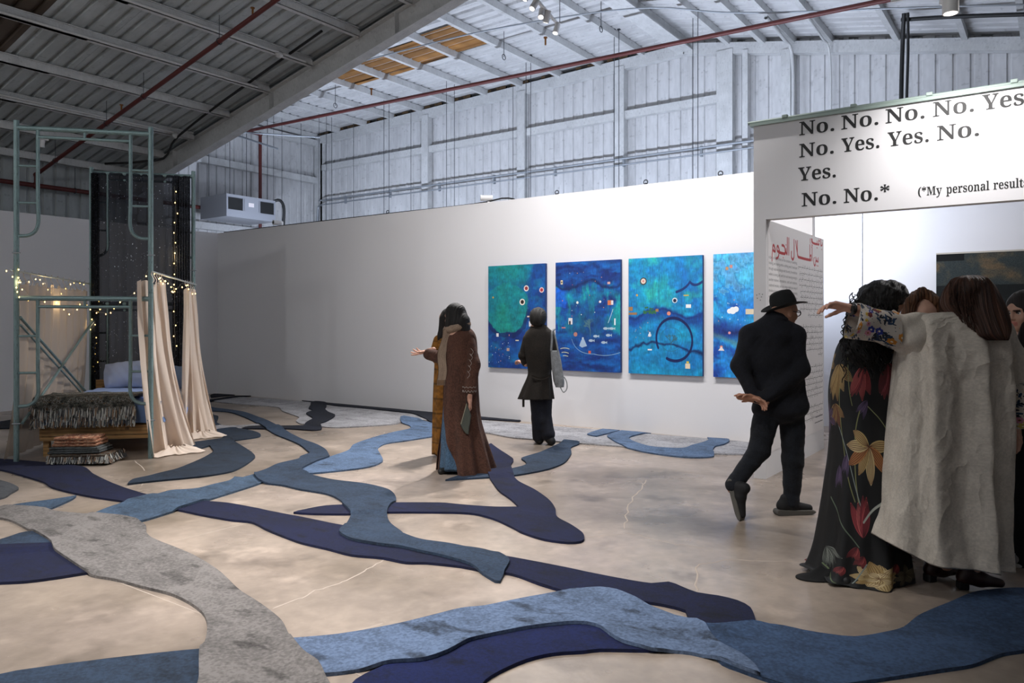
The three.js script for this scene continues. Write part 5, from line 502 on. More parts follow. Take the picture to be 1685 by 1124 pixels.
function fringe(t, pts, len, m, name = 'fringe') { // pts: [x,y,z,dx,dz]
  const gs = pts.map(([x, y, z, dx, dz]) => { const L = len * rr(0.7, 1.15), ax = dx * L * rr(0.1, 0.5) + rr(-0.01, 0.01), az = dz * L * rr(0.1, 0.5) + rr(-0.01, 0.01); const g = rod([x, y, z], [x + ax, Math.max(0.006, y - L), z + az], 0.0035, 4, 0.0045); const c = [[0.5, 0.5, 0.46], [0.14, 0.14, 0.14], [0.36, 0.24, 0.16], [0.7, 0.7, 0.66], [0.08, 0.09, 0.1], [0.1, 0.1, 0.11]][Math.floor(rnd() * 6)]; const C = new Float32Array(g.attributes.position.count * 3); for (let i = 0; i < C.length; i += 3) { C[i] = c[0]; C[i + 1] = c[1]; C[i + 2] = c[2]; } g.setAttribute('color', new THREE.BufferAttribute(C, 3)); return g; });
  const o = obj(name, gs, m, t); o.userData.kind = 'stuff'; return o;
}
const fringeMat = mat({ color: srgb('#ffffff'), vertexColors: true, roughness: 0.95 });
{ // throw over the bed end
  const t = bedThing('throw_blanket', 'dark woven throw with long fringe laid over the bed end', 'blanket');
  const m = mat({ map: weave(431, [[26, 28, 28], [58, 60, 56], [96, 98, 92], [60, 48, 36], [150, 150, 146], [34, 42, 40], [120, 90, 62]]), roughness: 1, bumpMap: pileBump, bumpScale: 0.01 }); m.map.repeat.set(2.4, 1.6);
  const top = (u, v) => { const s = v * 0.95; let y, z; if (s < 0.5) { z = -0.78 + s; y = 0.655; } else if (s < 0.6) { const a = (s - 0.5) / 0.1 * Math.PI / 2; z = -0.28 + 0.06 * Math.sin(a); y = 0.655 - 0.06 * (1 - Math.cos(a)); } else { z = -0.215 + 0.02 * (s - 0.6); y = 0.595 - (s - 0.6) * 0.5; } return [0.09 + 1.02 * u + 0.02 * Math.sin(v * 9), y + 0.018 * (fbm(u * 9, v * 9, 3, 441) - 0.3), z + (s > 0.6 ? 0.02 * Math.sin(u * 19) : 0)]; };
  obj('woven_body', [sheet(70, 50, top, 0.015)], m, t);
  const pts = []; for (let k = 0; k < 420; k++) { const u = rnd(), p = top(u, 0.98); pts.push([p[0], p[1] + 0.01, p[2] + rr(0.002, 0.02), 0, 0.4]); } for (let k = 0; k < 380; k++) { const u = rnd(), v = rr(0.7, 0.86), p = top(u, v); pts.push([p[0], p[1], p[2] + 0.012, 0, 0.6]); } for (let k = 0; k < 160; k++) { const v = rnd(), p = top(0, v); pts.push([p[0], p[1], p[2], -1, 0]); }
  fringe(t, pts, 0.1, fringeMat);
}
function folded(label, x, y, z, w, h, d, turn, m, fr) { const t = bedThing('folded_blanket', label, 'blanket', 'folded blankets in front of the bed'); const p = bedAt(x, 0, z); t.position.set(p[0], y, p[2]); t.rotation.y = ST + turn; const n = 3; for (let k = 0; k < n; k++) { const g = rbox(w * (1 - 0.04 * k), h / n * 0.96, d * (1 - 0.03 * k), h / n * 0.45, 0.01 * (k % 2), h / n * (k + 0.5), 0.008 * k, 4); const q = g.attributes.position; for (let i = 0; i < q.count; i++) q.setY(i, q.getY(i) + 0.012 * (fbm(q.getX(i) * 12, q.getZ(i) * 12 + k, 2, 5) - 0.5)); g.computeVertexNormals(); obj('fold', g, m, t); } if (fr) { const pts = []; for (let k = 0; k < 420; k++) { const f = rnd(); f < 0.6 ? pts.push([rr(-w / 2, w / 2), rr(0.03, h), d / 2 - 0.005, 0, 1]) : f < 0.8 ? pts.push([w / 2 - 0.005, rr(0.03, h), rr(-d / 2, d / 2), 1, 0]) : pts.push([-w / 2 + 0.005, rr(0.03, h), rr(-d / 2, d / 2), -1, 0]); } fringe(t, pts, 0.06, fringeMat); } return t; }
const darkWeave = mat({ map: weave(451, [[22, 22, 24], [60, 52, 46], [120, 80, 50], [36, 40, 44], [150, 140, 120], [24, 24, 26]]), roughness: 1, bumpMap: pileBump, bumpScale: 0.008 }), figWeave = mat({ map: weave(461, [[196, 150, 110], [210, 180, 150], [176, 90, 60], [60, 44, 34], [120, 64, 40], [226, 200, 170]]), roughness: 1 }); figWeave.map.repeat.set(1.2, 1.2);
const greyWeave = mat({ map: weave(471, [[30, 32, 34], [110, 116, 118], [60, 62, 60], [20, 22, 24]]), roughness: 1 });
folded('dark folded blanket with multicoloured fringe at the bottom of the pile', 0.72, 0.018, 0.12, 0.62, 0.1, 0.42, -0.15, darkWeave, true);
folded('grey and black folded blanket in the middle of the pile', 0.66, 0.12, 0.12, 0.52, 0.07, 0.36, -0.1, greyWeave, false);
folded('orange and cream figured folded blanket on top of the pile', 0.66, 0.192, 0.13, 0.44, 0.1, 0.32, -0.12, figWeave, false);
// fairy lights
const bulbM = mat({ color: srgb('#fff2c8'), emissive: srgb('#ffd27a'), emissiveIntensity: 9 }), wireM = mat({ color: srgb('#8a8272'), roughness: 0.5 });
function fairy(label, pts, n, jit = 0.03) { const t = bedThing('fairy_lights', label, 'fairy lights', 'fairy light strings on the scaffold'); const c = new THREE.CatmullRomCurve3(pts.map(p => V(...p)), false, 'centripetal'); obj('wire', [new THREE.TubeGeometry(c, n * 5, 0.0016, 4)], wireM, t); for (let k = 0; k < n; k++) { const p = c.getPoint((k + 0.5) / n); const q = [p.x + rr(-jit, jit), p.y - rr(0, jit), p.z + rr(-jit, jit)]; obj('light_bulb', [ball(0.0068, ...q, 1, 1.3, 1, 8, 6)], bulbM, t); obj('bulb_lead', [rod([p.x, p.y, p.z], q, 0.0012, 4)], wireM, t); }
  const m = c.getPoint(0.5), w = bedAt(m.x, m.y, m.z); const l = new THREE.PointLight(new THREE.Color(1, 0.75, 0.4), 0.09 * n / 10, 0, 2); l.position.set(w[0] + 0.02, w[1] + 0.02, w[2] + 0.02); l.castShadow = true; l.shadow.radius = 2; scene.add(l); }
fairy('fairy lights wound along the rod of the sheer curtain', [[-0.06, 2.06, 0.05], [-0.07, 1.95, -0.3], [-0.06, 2.02, -0.8], [-0.07, 1.86, -1.3], [-0.06, 2.0, -1.9], [-0.05, 2.04, -2.5]], 16);
fairy('fairy lights looping across the sheer curtain below its rod', [[0.02, 1.9, -0.05], [0.03, 1.72, -0.5], [0.03, 1.8, -1.0], [0.03, 1.62, -1.5], [0.03, 1.74, -2.0], [0.04, 1.66, -2.45]], 12);
fairy('fairy lights running down the rear scaffold leg beside the sheer curtain', [[0.06, 2.05, -2.44], [0.08, 1.75, -2.46], [0.05, 1.45, -2.44], [0.08, 1.1, -2.46], [0.06, 0.8, -2.44]], 16, 0.04);
fairy('short fairy light tail on the front leg by the sheer curtain', [[0.02, 2.1, 0.03], [0.03, 1.95, 0.035], [0.02, 1.85, 0.03], [0.03, 1.75, 0.03]], 6, 0.015);
fairy('fairy lights strung between the rear leg and the front cream curtain', [[0.06, 1.66, -2.4], [0.4, 1.62, -1.9], [0.7, 1.76, -1.3], [1.0, 1.86, -0.7], [1.3, 2.08, 0.0]], 9);
fairy('fairy lights clustered along the rod of the cream curtains', [[1.36, 2.06, 0.02], [1.38, 1.98, -0.3], [1.36, 2.0, -0.7], [1.38, 1.9, -1.0], [1.37, 2.0, -1.5], [1.38, 1.92, -2.0], [1.36, 2.0, -2.45]], 22, 0.05);
fairy('fairy lights hanging down the gathered edge of the dark tulle', [[1.1, 3.4, -2.38], [1.12, 3.0, -2.38], [1.1, 2.6, -2.38], [1.11, 2.2, -2.38], [1.1, 1.5, -2.38], [1.12, 1.1, -2.38]], 14, 0.02);
// ---------- people ----------
const SKIN = { tan: [0.42, 0.22, 0.14], fair: [0.55, 0.32, 0.23], warm: [0.45, 0.24, 0.16] };
function headGeo(tone, o = {}) { // face towards +z, origin between the ears
  const pr = [ell([0, 0.028, -0.014], [0.077, 0.09, 0.096]), ell([0, -0.025, 0.02], [0.064, 0.085, 0.07]), ell([0, -0.078, 0.04], [0.042, 0.034, 0.045]), ell([0, 0.03, 0.06], [0.056, 0.045, 0.03]), { ...ell([0, 0.018, 0.082], [0.045, 0.008, 0.012]), k: 0.02 }, { ...cap([0, 0.008, 0.086], [0, -0.03, 0.102], 0.008, 0.012), k: 0.012 }, { ...ell([0.011, -0.034, 0.092], [0.009, 0.007, 0.009]), k: 0.008 }, { ...ell([-0.011, -0.034, 0.092], [0.009, 0.007, 0.009]), k: 0.008 }, { ...ell([0, -0.056, 0.084], [0.023, 0.006, 0.01]), k: 0.006 }, { ...ell([0, -0.067, 0.083], [0.02, 0.007, 0.01]), k: 0.006 }, { ...ell([0.04, -0.03, 0.066], [0.024, 0.022, 0.02]), k: 0.02 }, { ...ell([-0.04, -0.03, 0.066], [0.024, 0.022, 0.02]), k: 0.02 },
    { ...ell([0.031, 0.003, 0.086], [0.019, 0.012, 0.012]), sub: 1, k: 0.02 }, { ...ell([-0.031, 0.003, 0.086], [0.019, 0.012, 0.012]), sub: 1, k: 0.02 },
    { ...ell([0.077, -0.008, -0.008], [0.009, 0.031, 0.019], [0, 0.4, 0]), k: 0.01 }, { ...ell([-0.077, -0.008, -0.008], [0.009, 0.031, 0.019], [0, -0.4, 0]), k: 0.01 }, cap([0, -0.07, -0.02], [0, -0.2, -0.035], 0.05, 0.056)];
  const eye = [0.031, -0.031].map(x => ball(0.0125, x, 0.002, 0.0685, 1, 1, 1, 14, 10)), c = (g, k) => { const C = new Float32Array(g.attributes.position.count * 3), p = g.attributes.position; for (let i = 0; i < p.count; i++) { const d = Math.hypot(Math.abs(p.getX(i)) - 0.031, p.getY(i) - 0.002); C.set(d < 0.0055 ? [0.02, 0.012, 0.01] : [0.7, 0.66, 0.62], 3 * i); } g.setAttribute('color', new THREE.BufferAttribute(C, 3)); return g; };
  const sk = SKIN[tone], col = (x, y, z) => { const ax = Math.abs(x); if (z > 0.07 && ax < 0.026 && y < -0.049 && y > -0.075) return [sk[0] * 0.85, sk[1] * 0.55, sk[2] * 0.6]; if (z > 0.06 && y > 0.014 && y < 0.024 && ax > 0.012 && ax < 0.05) return [0.04, 0.025, 0.02]; if (z > 0.06 && ax > 0.014 && ax < 0.048 && Math.abs(y - 0.014) < 0.0025) return [0.05, 0.03, 0.02]; const b = 0.94 + 0.12 * vn(x * 60 + 5, y * 60 + z * 40, 3); return [sk[0] * b, sk[1] * b, sk[2] * b]; };
  return merge([blob(pr, 0.0055, 0.03, { color: col }), ...eye.map(c)]);
}
function handGeo(tone, curl, o = {}) { // wrist at origin, fingers towards +x, palm faces -y, thumb at +z
  const pr = [], zs = [0.03, 0.0105, -0.0095, -0.028], Ls = [[0.044, 0.026, 0.02], [0.049, 0.03, 0.022], [0.045, 0.028, 0.021], [0.034, 0.021, 0.018]];
  zs.forEach(z => pr.push({ ...cap([0.012, 0, z * 0.7], [0.088, 0.002, z], 0.0135, 0.0115), k: 0.016 })); pr.push(cap([-0.05, 0, 0], [0.01, 0, 0], 0.026, 0.023));
  zs.forEach((z, i) => { let p = [0.09, 0.002, z], a = 0; const sp = (o.spread ?? 0.1) * (1.5 - i) * 0.6; Ls[i].forEach((L, j) => { a += curl[i] * [0.8, 1, 0.7][j]; const q = [p[0] + L * Math.cos(a) * Math.cos(sp), p[1] - L * Math.sin(a), p[2] + L * Math.cos(a) * Math.sin(sp)]; pr.push({ ...cap(p, q, [0.0098, 0.0088, 0.0078][j], [0.0088, 0.0078, 0.0066][j]), k: 0.005 }); p = q; }); });
  const tc = o.thumb ?? 0.4; let p = [0.028, -0.006, 0.024]; [[0.042, 0.0125, 0.011], [0.032, 0.0105, 0.009], [0.025, 0.009, 0.0072]].forEach(([L, r0, r1], j) => { const az = 0.95 - tc * j * 0.6, el = -0.25 - tc * 0.35 * j; const q = [p[0] + L * Math.cos(az) * Math.cos(el), p[1] + L * Math.sin(el), p[2] + L * Math.sin(az) * Math.cos(el)]; pr.push({ ...cap(p, q, r0, r1), k: 0.008 }); p = q; });
  const sk = SKIN[tone]; return blob(pr, 0.0035, 0.012, { color: (x, y, z) => { const b = 0.93 + 0.12 * vn(x * 90, z * 90, 4); return [sk[0] * b * 1.05, sk[1] * b, sk[2] * b]; } });
}
function put(g, pos, rot = [0, 0, 0], mirror = false) { g = g.clone(); if (mirror) { g.scale(1, 1, -1); if (g.index) { const I = g.index.array; for (let i = 0; i < I.length; i += 3) [I[i + 1], I[i + 2]] = [I[i + 2], I[i + 1]]; } } g.applyMatrix4(new THREE.Matrix4().makeRotationFromEuler(new THREE.Euler(rot[0], rot[1], rot[2], 'YXZ'))); return g.translate(...pos); }
const skinMat = mat({ color: srgb('#ffffff'), vertexColors: true, roughness: 0.55 });
const tint = (g, c) => { const C = new Float32Array(g.attributes.position.count * 3); for (let i = 0; i < C.length; i += 3) C.set(c, i); g.setAttribute('color', new THREE.BufferAttribute(C, 3)); return g; };
function person(label, u0, depth) { // stands on the floor at a measured spot; local x runs across, z towards the viewer's side of the hall
  const s = depth / 1260, lx = (u0 - 842.5) * s, t = thing('person', label, 'person', [lx * Math.cos(YAW) - depth * Math.sin(YAW), 0, -lx * Math.sin(YAW) - depth * Math.cos(YAW)], YAW);
  const X = (u, z = 0) => ((u - 842.5) * (depth - z) - (u0 - 842.5) * depth) / 1260, Y = (v, z = 0) => 1.5 + (530 - v) * (depth - z) / 1260;
  return { t, X, Y, p: (u, v, z = 0) => [X(u, z), Y(v, z), z], ring: (v, a, b, zb, zf) => { const z = (zb + zf) / 2; return [Y(v, z), X(a, z), X(b, z), zb, zf]; } };
}
const fibre = dataTex(512, (i, j, n) => { const v = 0.86 + 0.3 * (tfbm(i / n, j / n, 7, 4, 701) - 0.5) + 0.5 * (tfbm(i / n, j / n, 120, 2, 702) - 0.5); return [v, v, v]; });
const cloth = (col, o = {}) => mat({ color: srgb(col), roughness: 0.95, map: rep(fibre, o.mk ?? 1.5), bumpMap: rep(linenBump, o.k ?? 8), bumpScale: o.b ?? 0.0008, side: THREE.DoubleSide, ...(o.m ?? {}) });
const hairTex = s => dataTex([512, 64], (i, j) => { const v = 0.55 + 0.9 * (fbm(i * 0.22, j * 0.02, 3, s) - 0.2); return [v, v, v]; });
const hairMat = (col, s, o = {}) => mat({ color: srgb(col), roughness: 0.68, bumpMap: rep(hairTex(s + 40), 3, 1), bumpScale: 0.004, map: hairTex(s), sheen: 0.2, sheenColor: srgb(col), ...o });
// a shell of hair lofted over the skull: rings as for loft, with locks as folds
function hairLoft(rings, o = {}) { const sd = o.seed ?? 1, a = o.amp ?? 0.006; return loft(rings, { n: 96, rows: rings.length * 8, pow: o.pow ?? 2, fold: (th, t) => a * (2 * fbm(th * (o.f ?? 9) + 20, t * (o.v ?? 1.2), 3, sd) - 1) + a * 0.5 * Math.sin(th * 31 + 6 * fbm(th * 2, t * 2, 2, sd)), warp: o.warp }); }
function strands(n, f, r = 0.0022, seg = 4, pts = 10) { const gs = []; for (let k = 0; k < n; k++) { const P = []; for (let i = 0; i <= pts; i++) P.push(f(k, i / pts)); gs.push(tube(P, r, seg, pts * 2)); } return gs; }

// --- man in the hat ---
{
  const { t, X, Y, p } = person('man in navy jacket, dark jeans and black brimmed hat, hands clasped behind his back', 1290, 5.94);
  const facing = 1.95, hc = p(1291, 514, 0.0);
  const hd = put(headGeo('tan'), hc, [0.08, facing, 0]);
  const hands = [put(handGeo('tan', [0.18, 0.22, 0.28, 0.4], { spread: 0.35, thumb: 0.2 }), p(1250, 658, 0.185), [0.2, Math.PI + 0.1, 0.35], false), put(handGeo('tan', [0.5, 0.55, 0.6, 0.6], { spread: 0.05 }), p(1228, 655, 0.155), [-0.6, -0.1, -0.25], false)];
  const inner = tint(blob([cap(p(1278, 535), p(1280, 670), 0.08, 0.06), cap(p(1258, 690), p(1247, 745, 0.04), 0.06, 0.05), cap(p(1247, 745, 0.04), p(1204, 805, 0.1), 0.045, 0.035), cap(p(1303, 690, -0.03), p(1305, 755, -0.03), 0.06, 0.05), cap(p(1305, 755, -0.03), p(1302, 826, -0.03), 0.045, 0.035), cap([hc[0], hc[1] - 0.05, 0], p(1276, 540), 0.05, 0.06)], 0.016, 0.03), SKIN.tan);
  obj('body', [hd, ...hands, inner], skinMat, t);
  const wr = (x, y, z) => 0.012 * (fbm(x * 9 + z * 6, y * 15 - x * 12, 4, 5) - 0.5);
  const navy = cloth('#12151f', { b: 0.0006 });
  obj('jacket', [blob([ell(p(1270, 553), [0.2, 0.075, 0.105]), cap(p(1275, 527), p(1234, 550), 0.06, 0.07), cap(p(1278, 527), p(1309, 551), 0.06, 0.07), ell(p(1268, 590, 0.01), [0.205, 0.2, 0.125]), ell(p(1277, 635, 0.0), [0.19, 0.17, 0.125]), ell(p(1283, 668, 0), [0.2, 0.11, 0.135]), ell(p(1283, 676, 0), [0.2, 0.07, 0.135]), cap(p(1277, 524), p(1270, 548), 0.068, 0.13), cap(p(1233, 553, 0), p(1217, 602, 0.05), 0.07, 0.056), cap(p(1217, 602, 0.05), p(1240, 652, 0.14), 0.058, 0.048), cap(p(1308, 554, 0), p(1318, 608, 0.06), 0.066, 0.055), cap(p(1318, 608, 0.06), p(1258, 656, 0.17), 0.056, 0.045), cap(p(1318, 630, 0), p(1322, 668, 0.0), 0.03, 0.035)], 0.009, 0.06, { disp: wr, pad: 0.01 })], navy, t);
  obj('collar', [new THREE.TorusGeometry(0.068, 0.018, 10, 28).rotateX(Math.PI / 2).scale(1.05, 1.3, 1.1).rotateZ(-0.35).translate(X(1279), Y(523), 0.0)], navy, t);
  obj('jeans', [blob([ell(p(1283, 682), [0.185, 0.07, 0.125]), cap(p(1260, 690, 0.01), p(1249, 742, 0.04), 0.1, 0.08), cap(p(1249, 742, 0.04), p(1207, 797, 0.1), 0.078, 0.062), cap(p(1303, 690, -0.03), p(1305, 755, -0.02), 0.098, 0.08), cap(p(1305, 755, -0.02), p(1302, 826, -0.03), 0.078, 0.062)], 0.01, 0.03, { disp: (x, y, z) => 0.016 * (fbm(x * 9 + z * 5, y * 16 + x * 6, 4, 7) - 0.5), pad: 0.01 })], cloth('#161b24', { b: 0.001 }), t);
  const hat = new THREE.Group(); hat.name = 'hat_mount';
  const felt = mat({ color: srgb('#0f1213'), roughness: 0.9 });
  const tiltM = new THREE.Matrix4().makeRotationFromEuler(new THREE.Euler(0.0, 0, 0.28)); tiltM.setPosition(X(1290), Y(504), 0);
  const brim = sheet(72, 10, (u, v) => { const a = u * Math.PI * 2, r = 0.088 + 0.075 * v; return [r * 1.08 * Math.cos(a), -0.012 * Math.cos(a * 2) * v + 0.028 * v * v * (1 - 0.9 * Math.max(0, Math.cos(a))) - 0.01 * v, r * 0.98 * Math.sin(a)]; }, 0.004);
  const crown = loft([[0.0, -0.1, 0.1, -0.088, 0.088], [0.04, -0.098, 0.098, -0.086, 0.086], [0.085, -0.088, 0.092, -0.078, 0.078], [0.118, -0.07, 0.084, -0.06, 0.06], [0.132, -0.04, 0.066, -0.04, 0.04]].map(r => r), { n: 48, pow: 2.3, fold: (th, tt, y) => -0.018 * Math.max(0, y - 0.06) / 0.07 * Math.exp(-(((th - Math.PI / 2 + 0.0) % 6.28) ** 2) * 3), warp: q => [q[0], q[1] - 0.02 * sstep(0.1, 0.135, q[1]) * Math.exp(-((q[2] * 26) ** 2)), q[2]] });
  obj('hat_brim', [brim.applyMatrix4(tiltM)], felt, t); const hatc = obj('hat_crown', [crown.applyMatrix4(tiltM)], felt, t); obj('hat_band', [new THREE.CylinderGeometry(0.1, 0.101, 0.026, 40, 1, true).scale(1, 1, 0.88).translate(0, 0.016, 0).applyMatrix4(tiltM)], mat({ color: srgb('#08090a'), roughness: 0.6 }), hatc);
  const gl = g => put(g, hc, [0.08, facing, 0]);
  obj('glasses', [gl(new THREE.TorusGeometry(0.026, 0.004, 6, 20).scale(1.1, 0.85, 1).translate(0.034, 0.0, 0.102)), gl(new THREE.TorusGeometry(0.026, 0.004, 6, 20).scale(1.1, 0.85, 1).translate(-0.034, 0.0, 0.102)), gl(rod([0.062, 0.005, 0.1], [0.08, 0.008, 0.0], 0.003, 6)), gl(rod([-0.062, 0.005, 0.1], [-0.08, 0.008, 0.0], 0.003, 6))], M.black, t);
  const shoe = mat({ color: srgb('#121316'), roughness: 0.8 }), sole = mat({ color: srgb('#55534e'), roughness: 0.8 });
  const upper = () => blob([cap([-0.05, 0.055, 0], [0.03, 0.06, 0], 0.042, 0.042), cap([0.03, 0.055, 0], [0.17, 0.035, 0], 0.042, 0.028), cap([-0.03, 0.07, 0], [-0.02, 0.11, 0], 0.042, 0.042)], 0.007, 0.03), soleG = () => { const sh = new THREE.Shape(); sh.moveTo(-0.1, 0.01); sh.quadraticCurveTo(-0.105, 0.04, -0.07, 0.035); sh.lineTo(0.12, 0.028); sh.quadraticCurveTo(0.2, 0.03, 0.205, 0.018); sh.quadraticCurveTo(0.19, 0.002, 0.13, 0.0); sh.lineTo(-0.07, 0.0); sh.quadraticCurveTo(-0.095, 0.0, -0.1, 0.01); return new THREE.ExtrudeGeometry(sh, { depth: 0.07, bevelEnabled: true, bevelSize: 0.006, bevelThickness: 0.008, bevelSegments: 2 }).translate(0, 0.004, -0.035); };
  const r = obj('shoe', [put(upper(), [X(1299), 0.012, -0.03], [0, 0.1, 0])], shoe, t); obj('sole', [put(soleG(), [X(1299), 0, -0.03], [0, 0.1, 0])], sole, r);
  const lp = [X(1199), Y(806), 0.1], lr = [0.0, -0.75, -1.3]; const l = obj('shoe', [put(upper(), lp, lr)], shoe, t); obj('sole', [put(soleG(), lp, lr)], sole, l);
}
// --- visitor in the dark short coat ---
{
  const { t, X, Y, p, ring } = person('visitor with short black hair in dark belted coat and wide jeans facing the paintings', 889, 9.4);
  obj('body', [put(headGeo('fair'), p(885, 524, 0), [0.1, Math.PI - 0.25, 0]), tint(blob([cap(p(885, 540), p(886, 650), 0.09, 0.09), cap(p(884, 650), p(888, 712, 0), 0.06, 0.04), cap(p(893, 650), p(896, 712, 0.02), 0.06, 0.04), cap(p(886, 530), p(886, 545), 0.05, 0.07)], 0.018, 0.03), SKIN.fair), put(handGeo('fair', [0.6, 0.6, 0.6, 0.6]), p(862, 598, -0.16), [0, 2.2, 0.3])], skinMat, t);
  const coat = cloth('#25201b', { b: 0.0012 });
  obj('coat', [loft([ring(534, 878, 897, -0.06, 0.075), ring(540, 872, 903, -0.085, 0.1), ring(547, 865, 910, -0.11, 0.12), ring(558, 862, 913, -0.12, 0.13), ring(580, 863, 912, -0.13, 0.14), ring(605, 868, 908, -0.12, 0.13), ring(618, 868, 907, -0.12, 0.13), ring(640, 859, 909, -0.16, 0.16), ring(656, 852, 911, -0.18, 0.18)], { n: 80, fold: (th, tt) => 0.012 * Math.sin(th * 9 + 1) * sstep(0.55, 1, tt) + 0.008 * (fbm(th * 3 + 9, tt * 6, 3, 9) - 0.5) })], coat, t);
  obj('sleeve', [blob([cap(p(868, 557), p(861, 585, -0.03), 0.058, 0.054), cap(p(860, 585, -0.03), p(864, 597, -0.15), 0.052, 0.046)], 0.01, 0.03, { disp: (x, y) => 0.006 * (fbm(x * 20, y * 30, 2, 3) - 0.5) })], coat, t); obj('sleeve', [blob([cap(p(907, 557), p(913, 585, 0.0), 0.058, 0.054), cap(p(914, 585, 0), p(906, 603, -0.12), 0.052, 0.046)], 0.01, 0.03)], coat, t);
  obj('collar', [new THREE.TorusGeometry(0.075, 0.024, 8, 24).rotateX(Math.PI / 2).scale(1.1, 1.2, 1).translate(X(886), Y(540), 0)], coat, t);
  obj('belt', [sheet(30, 2, (u, v) => [X(874) + (X(904) - X(874)) * u, Y(617) - 0.035 * Math.sin(u * Math.PI) + 0.028 * (v - 0.5), 0.135 + 0.02 * Math.sin(u * Math.PI)], 0.006)], coat, t); obj('belt_tail', [box(0.028, 0.12, 0.008, X(861), Y(660), 0.12)], coat, t);
  obj('jeans', [blob([cap(p(884, 652), p(886, 690, 0.02), 0.095, 0.085), cap(p(886, 690, 0.02), p(886, 718, 0.0), 0.085, 0.075), cap(p(897, 652), p(897, 690, 0), 0.09, 0.08), cap(p(897, 690), p(902, 714, 0.05), 0.08, 0.085)], 0.012, 0.025, { disp: (x, y, z) => 0.008 * (fbm(x * 12, y * 20, 3, 8) - 0.5)  })], cloth('#191d2a', { b: 0.001 }), t);
  for (const [u, z] of [[884, -0.04], [903, 0.04]]) { const s = obj('shoe', [blob([cap([X(u), 0.05, z - 0.1], [X(u) + 0.03, 0.05, z + 0.05], 0.045, 0.05), cap([X(u), 0.08, z + 0.02], [X(u), 0.11, z + 0.02], 0.05, 0.05)], 0.012, 0.03)], mat({ color: srgb('#101012'), roughness: 0.7 }), t); obj('sock', [rod([X(u) + 0.005, 0.09, z + 0.03], [X(u) + 0.005, 0.15, z + 0.02], 0.05, 14)], mat({ color: srgb('#c9c9cc'), roughness: 0.9 }), s); }
  obj('hair', [blob([ell(p(885.5, 520.5, 0.0), [0.106, 0.112, 0.124]), ell(p(885, 526, 0.03), [0.096, 0.1, 0.11])], 0.008, 0.03, { disp: (x, y, z) => 0.008 * (fbm(x * 60, y * 12, 2, 4) - 0.5) })], hairMat('#17130f', 501), t);
}
{ // tote bag hung on that visitor's shoulder
  const t = thing('tote_bag', 'long grey soft tote bag hung on the shoulder of the dark coat', 'bag', [0, 0, 0], YAW), dp = 9.22, s = dp / 1260, lx = (915 - 842.5) * s; t.position.set(lx * Math.cos(YAW) - dp * Math.sin(YAW), 0, -lx * Math.sin(YAW) - dp * Math.cos(YAW)); const X = u => (u - 915) * s, Y = v => 1.5 + (530 - v) * s;
  const grey = cloth('#8f9498', { b: 0.001 }); obj('bag_body', [loft([[Y(577), X(906), X(919), -0.03, 0.03], [Y(600), X(908), X(924), -0.045, 0.045], [Y(625), X(911), X(928), -0.06, 0.06], [Y(637), X(914), X(927), -0.055, 0.055]], { n: 40, pow: 3, fold: (th, tt) => 0.006 * Math.sin(th * 5 + tt * 7) })], grey, t);
  obj('strap', [tube([[X(907), Y(577), 0.02], [X(908), Y(560), 0.02], [X(909), Y(545), 0.0], [X(913), Y(542), -0.06]], 0.014, 6), tube([[X(918), Y(577), 0.02], [X(914), Y(556), 0.0], [X(911), Y(545), -0.02]], 0.011, 6)], grey, t); obj('hanging_strap', [tube([[X(921), Y(636), 0.05], [X(927), Y(645), 0.05], [X(932), Y(640), 0.04], [X(932), Y(628), 0.03], [X(928), Y(620), 0.02]], 0.006, 6)], grey, t);
}
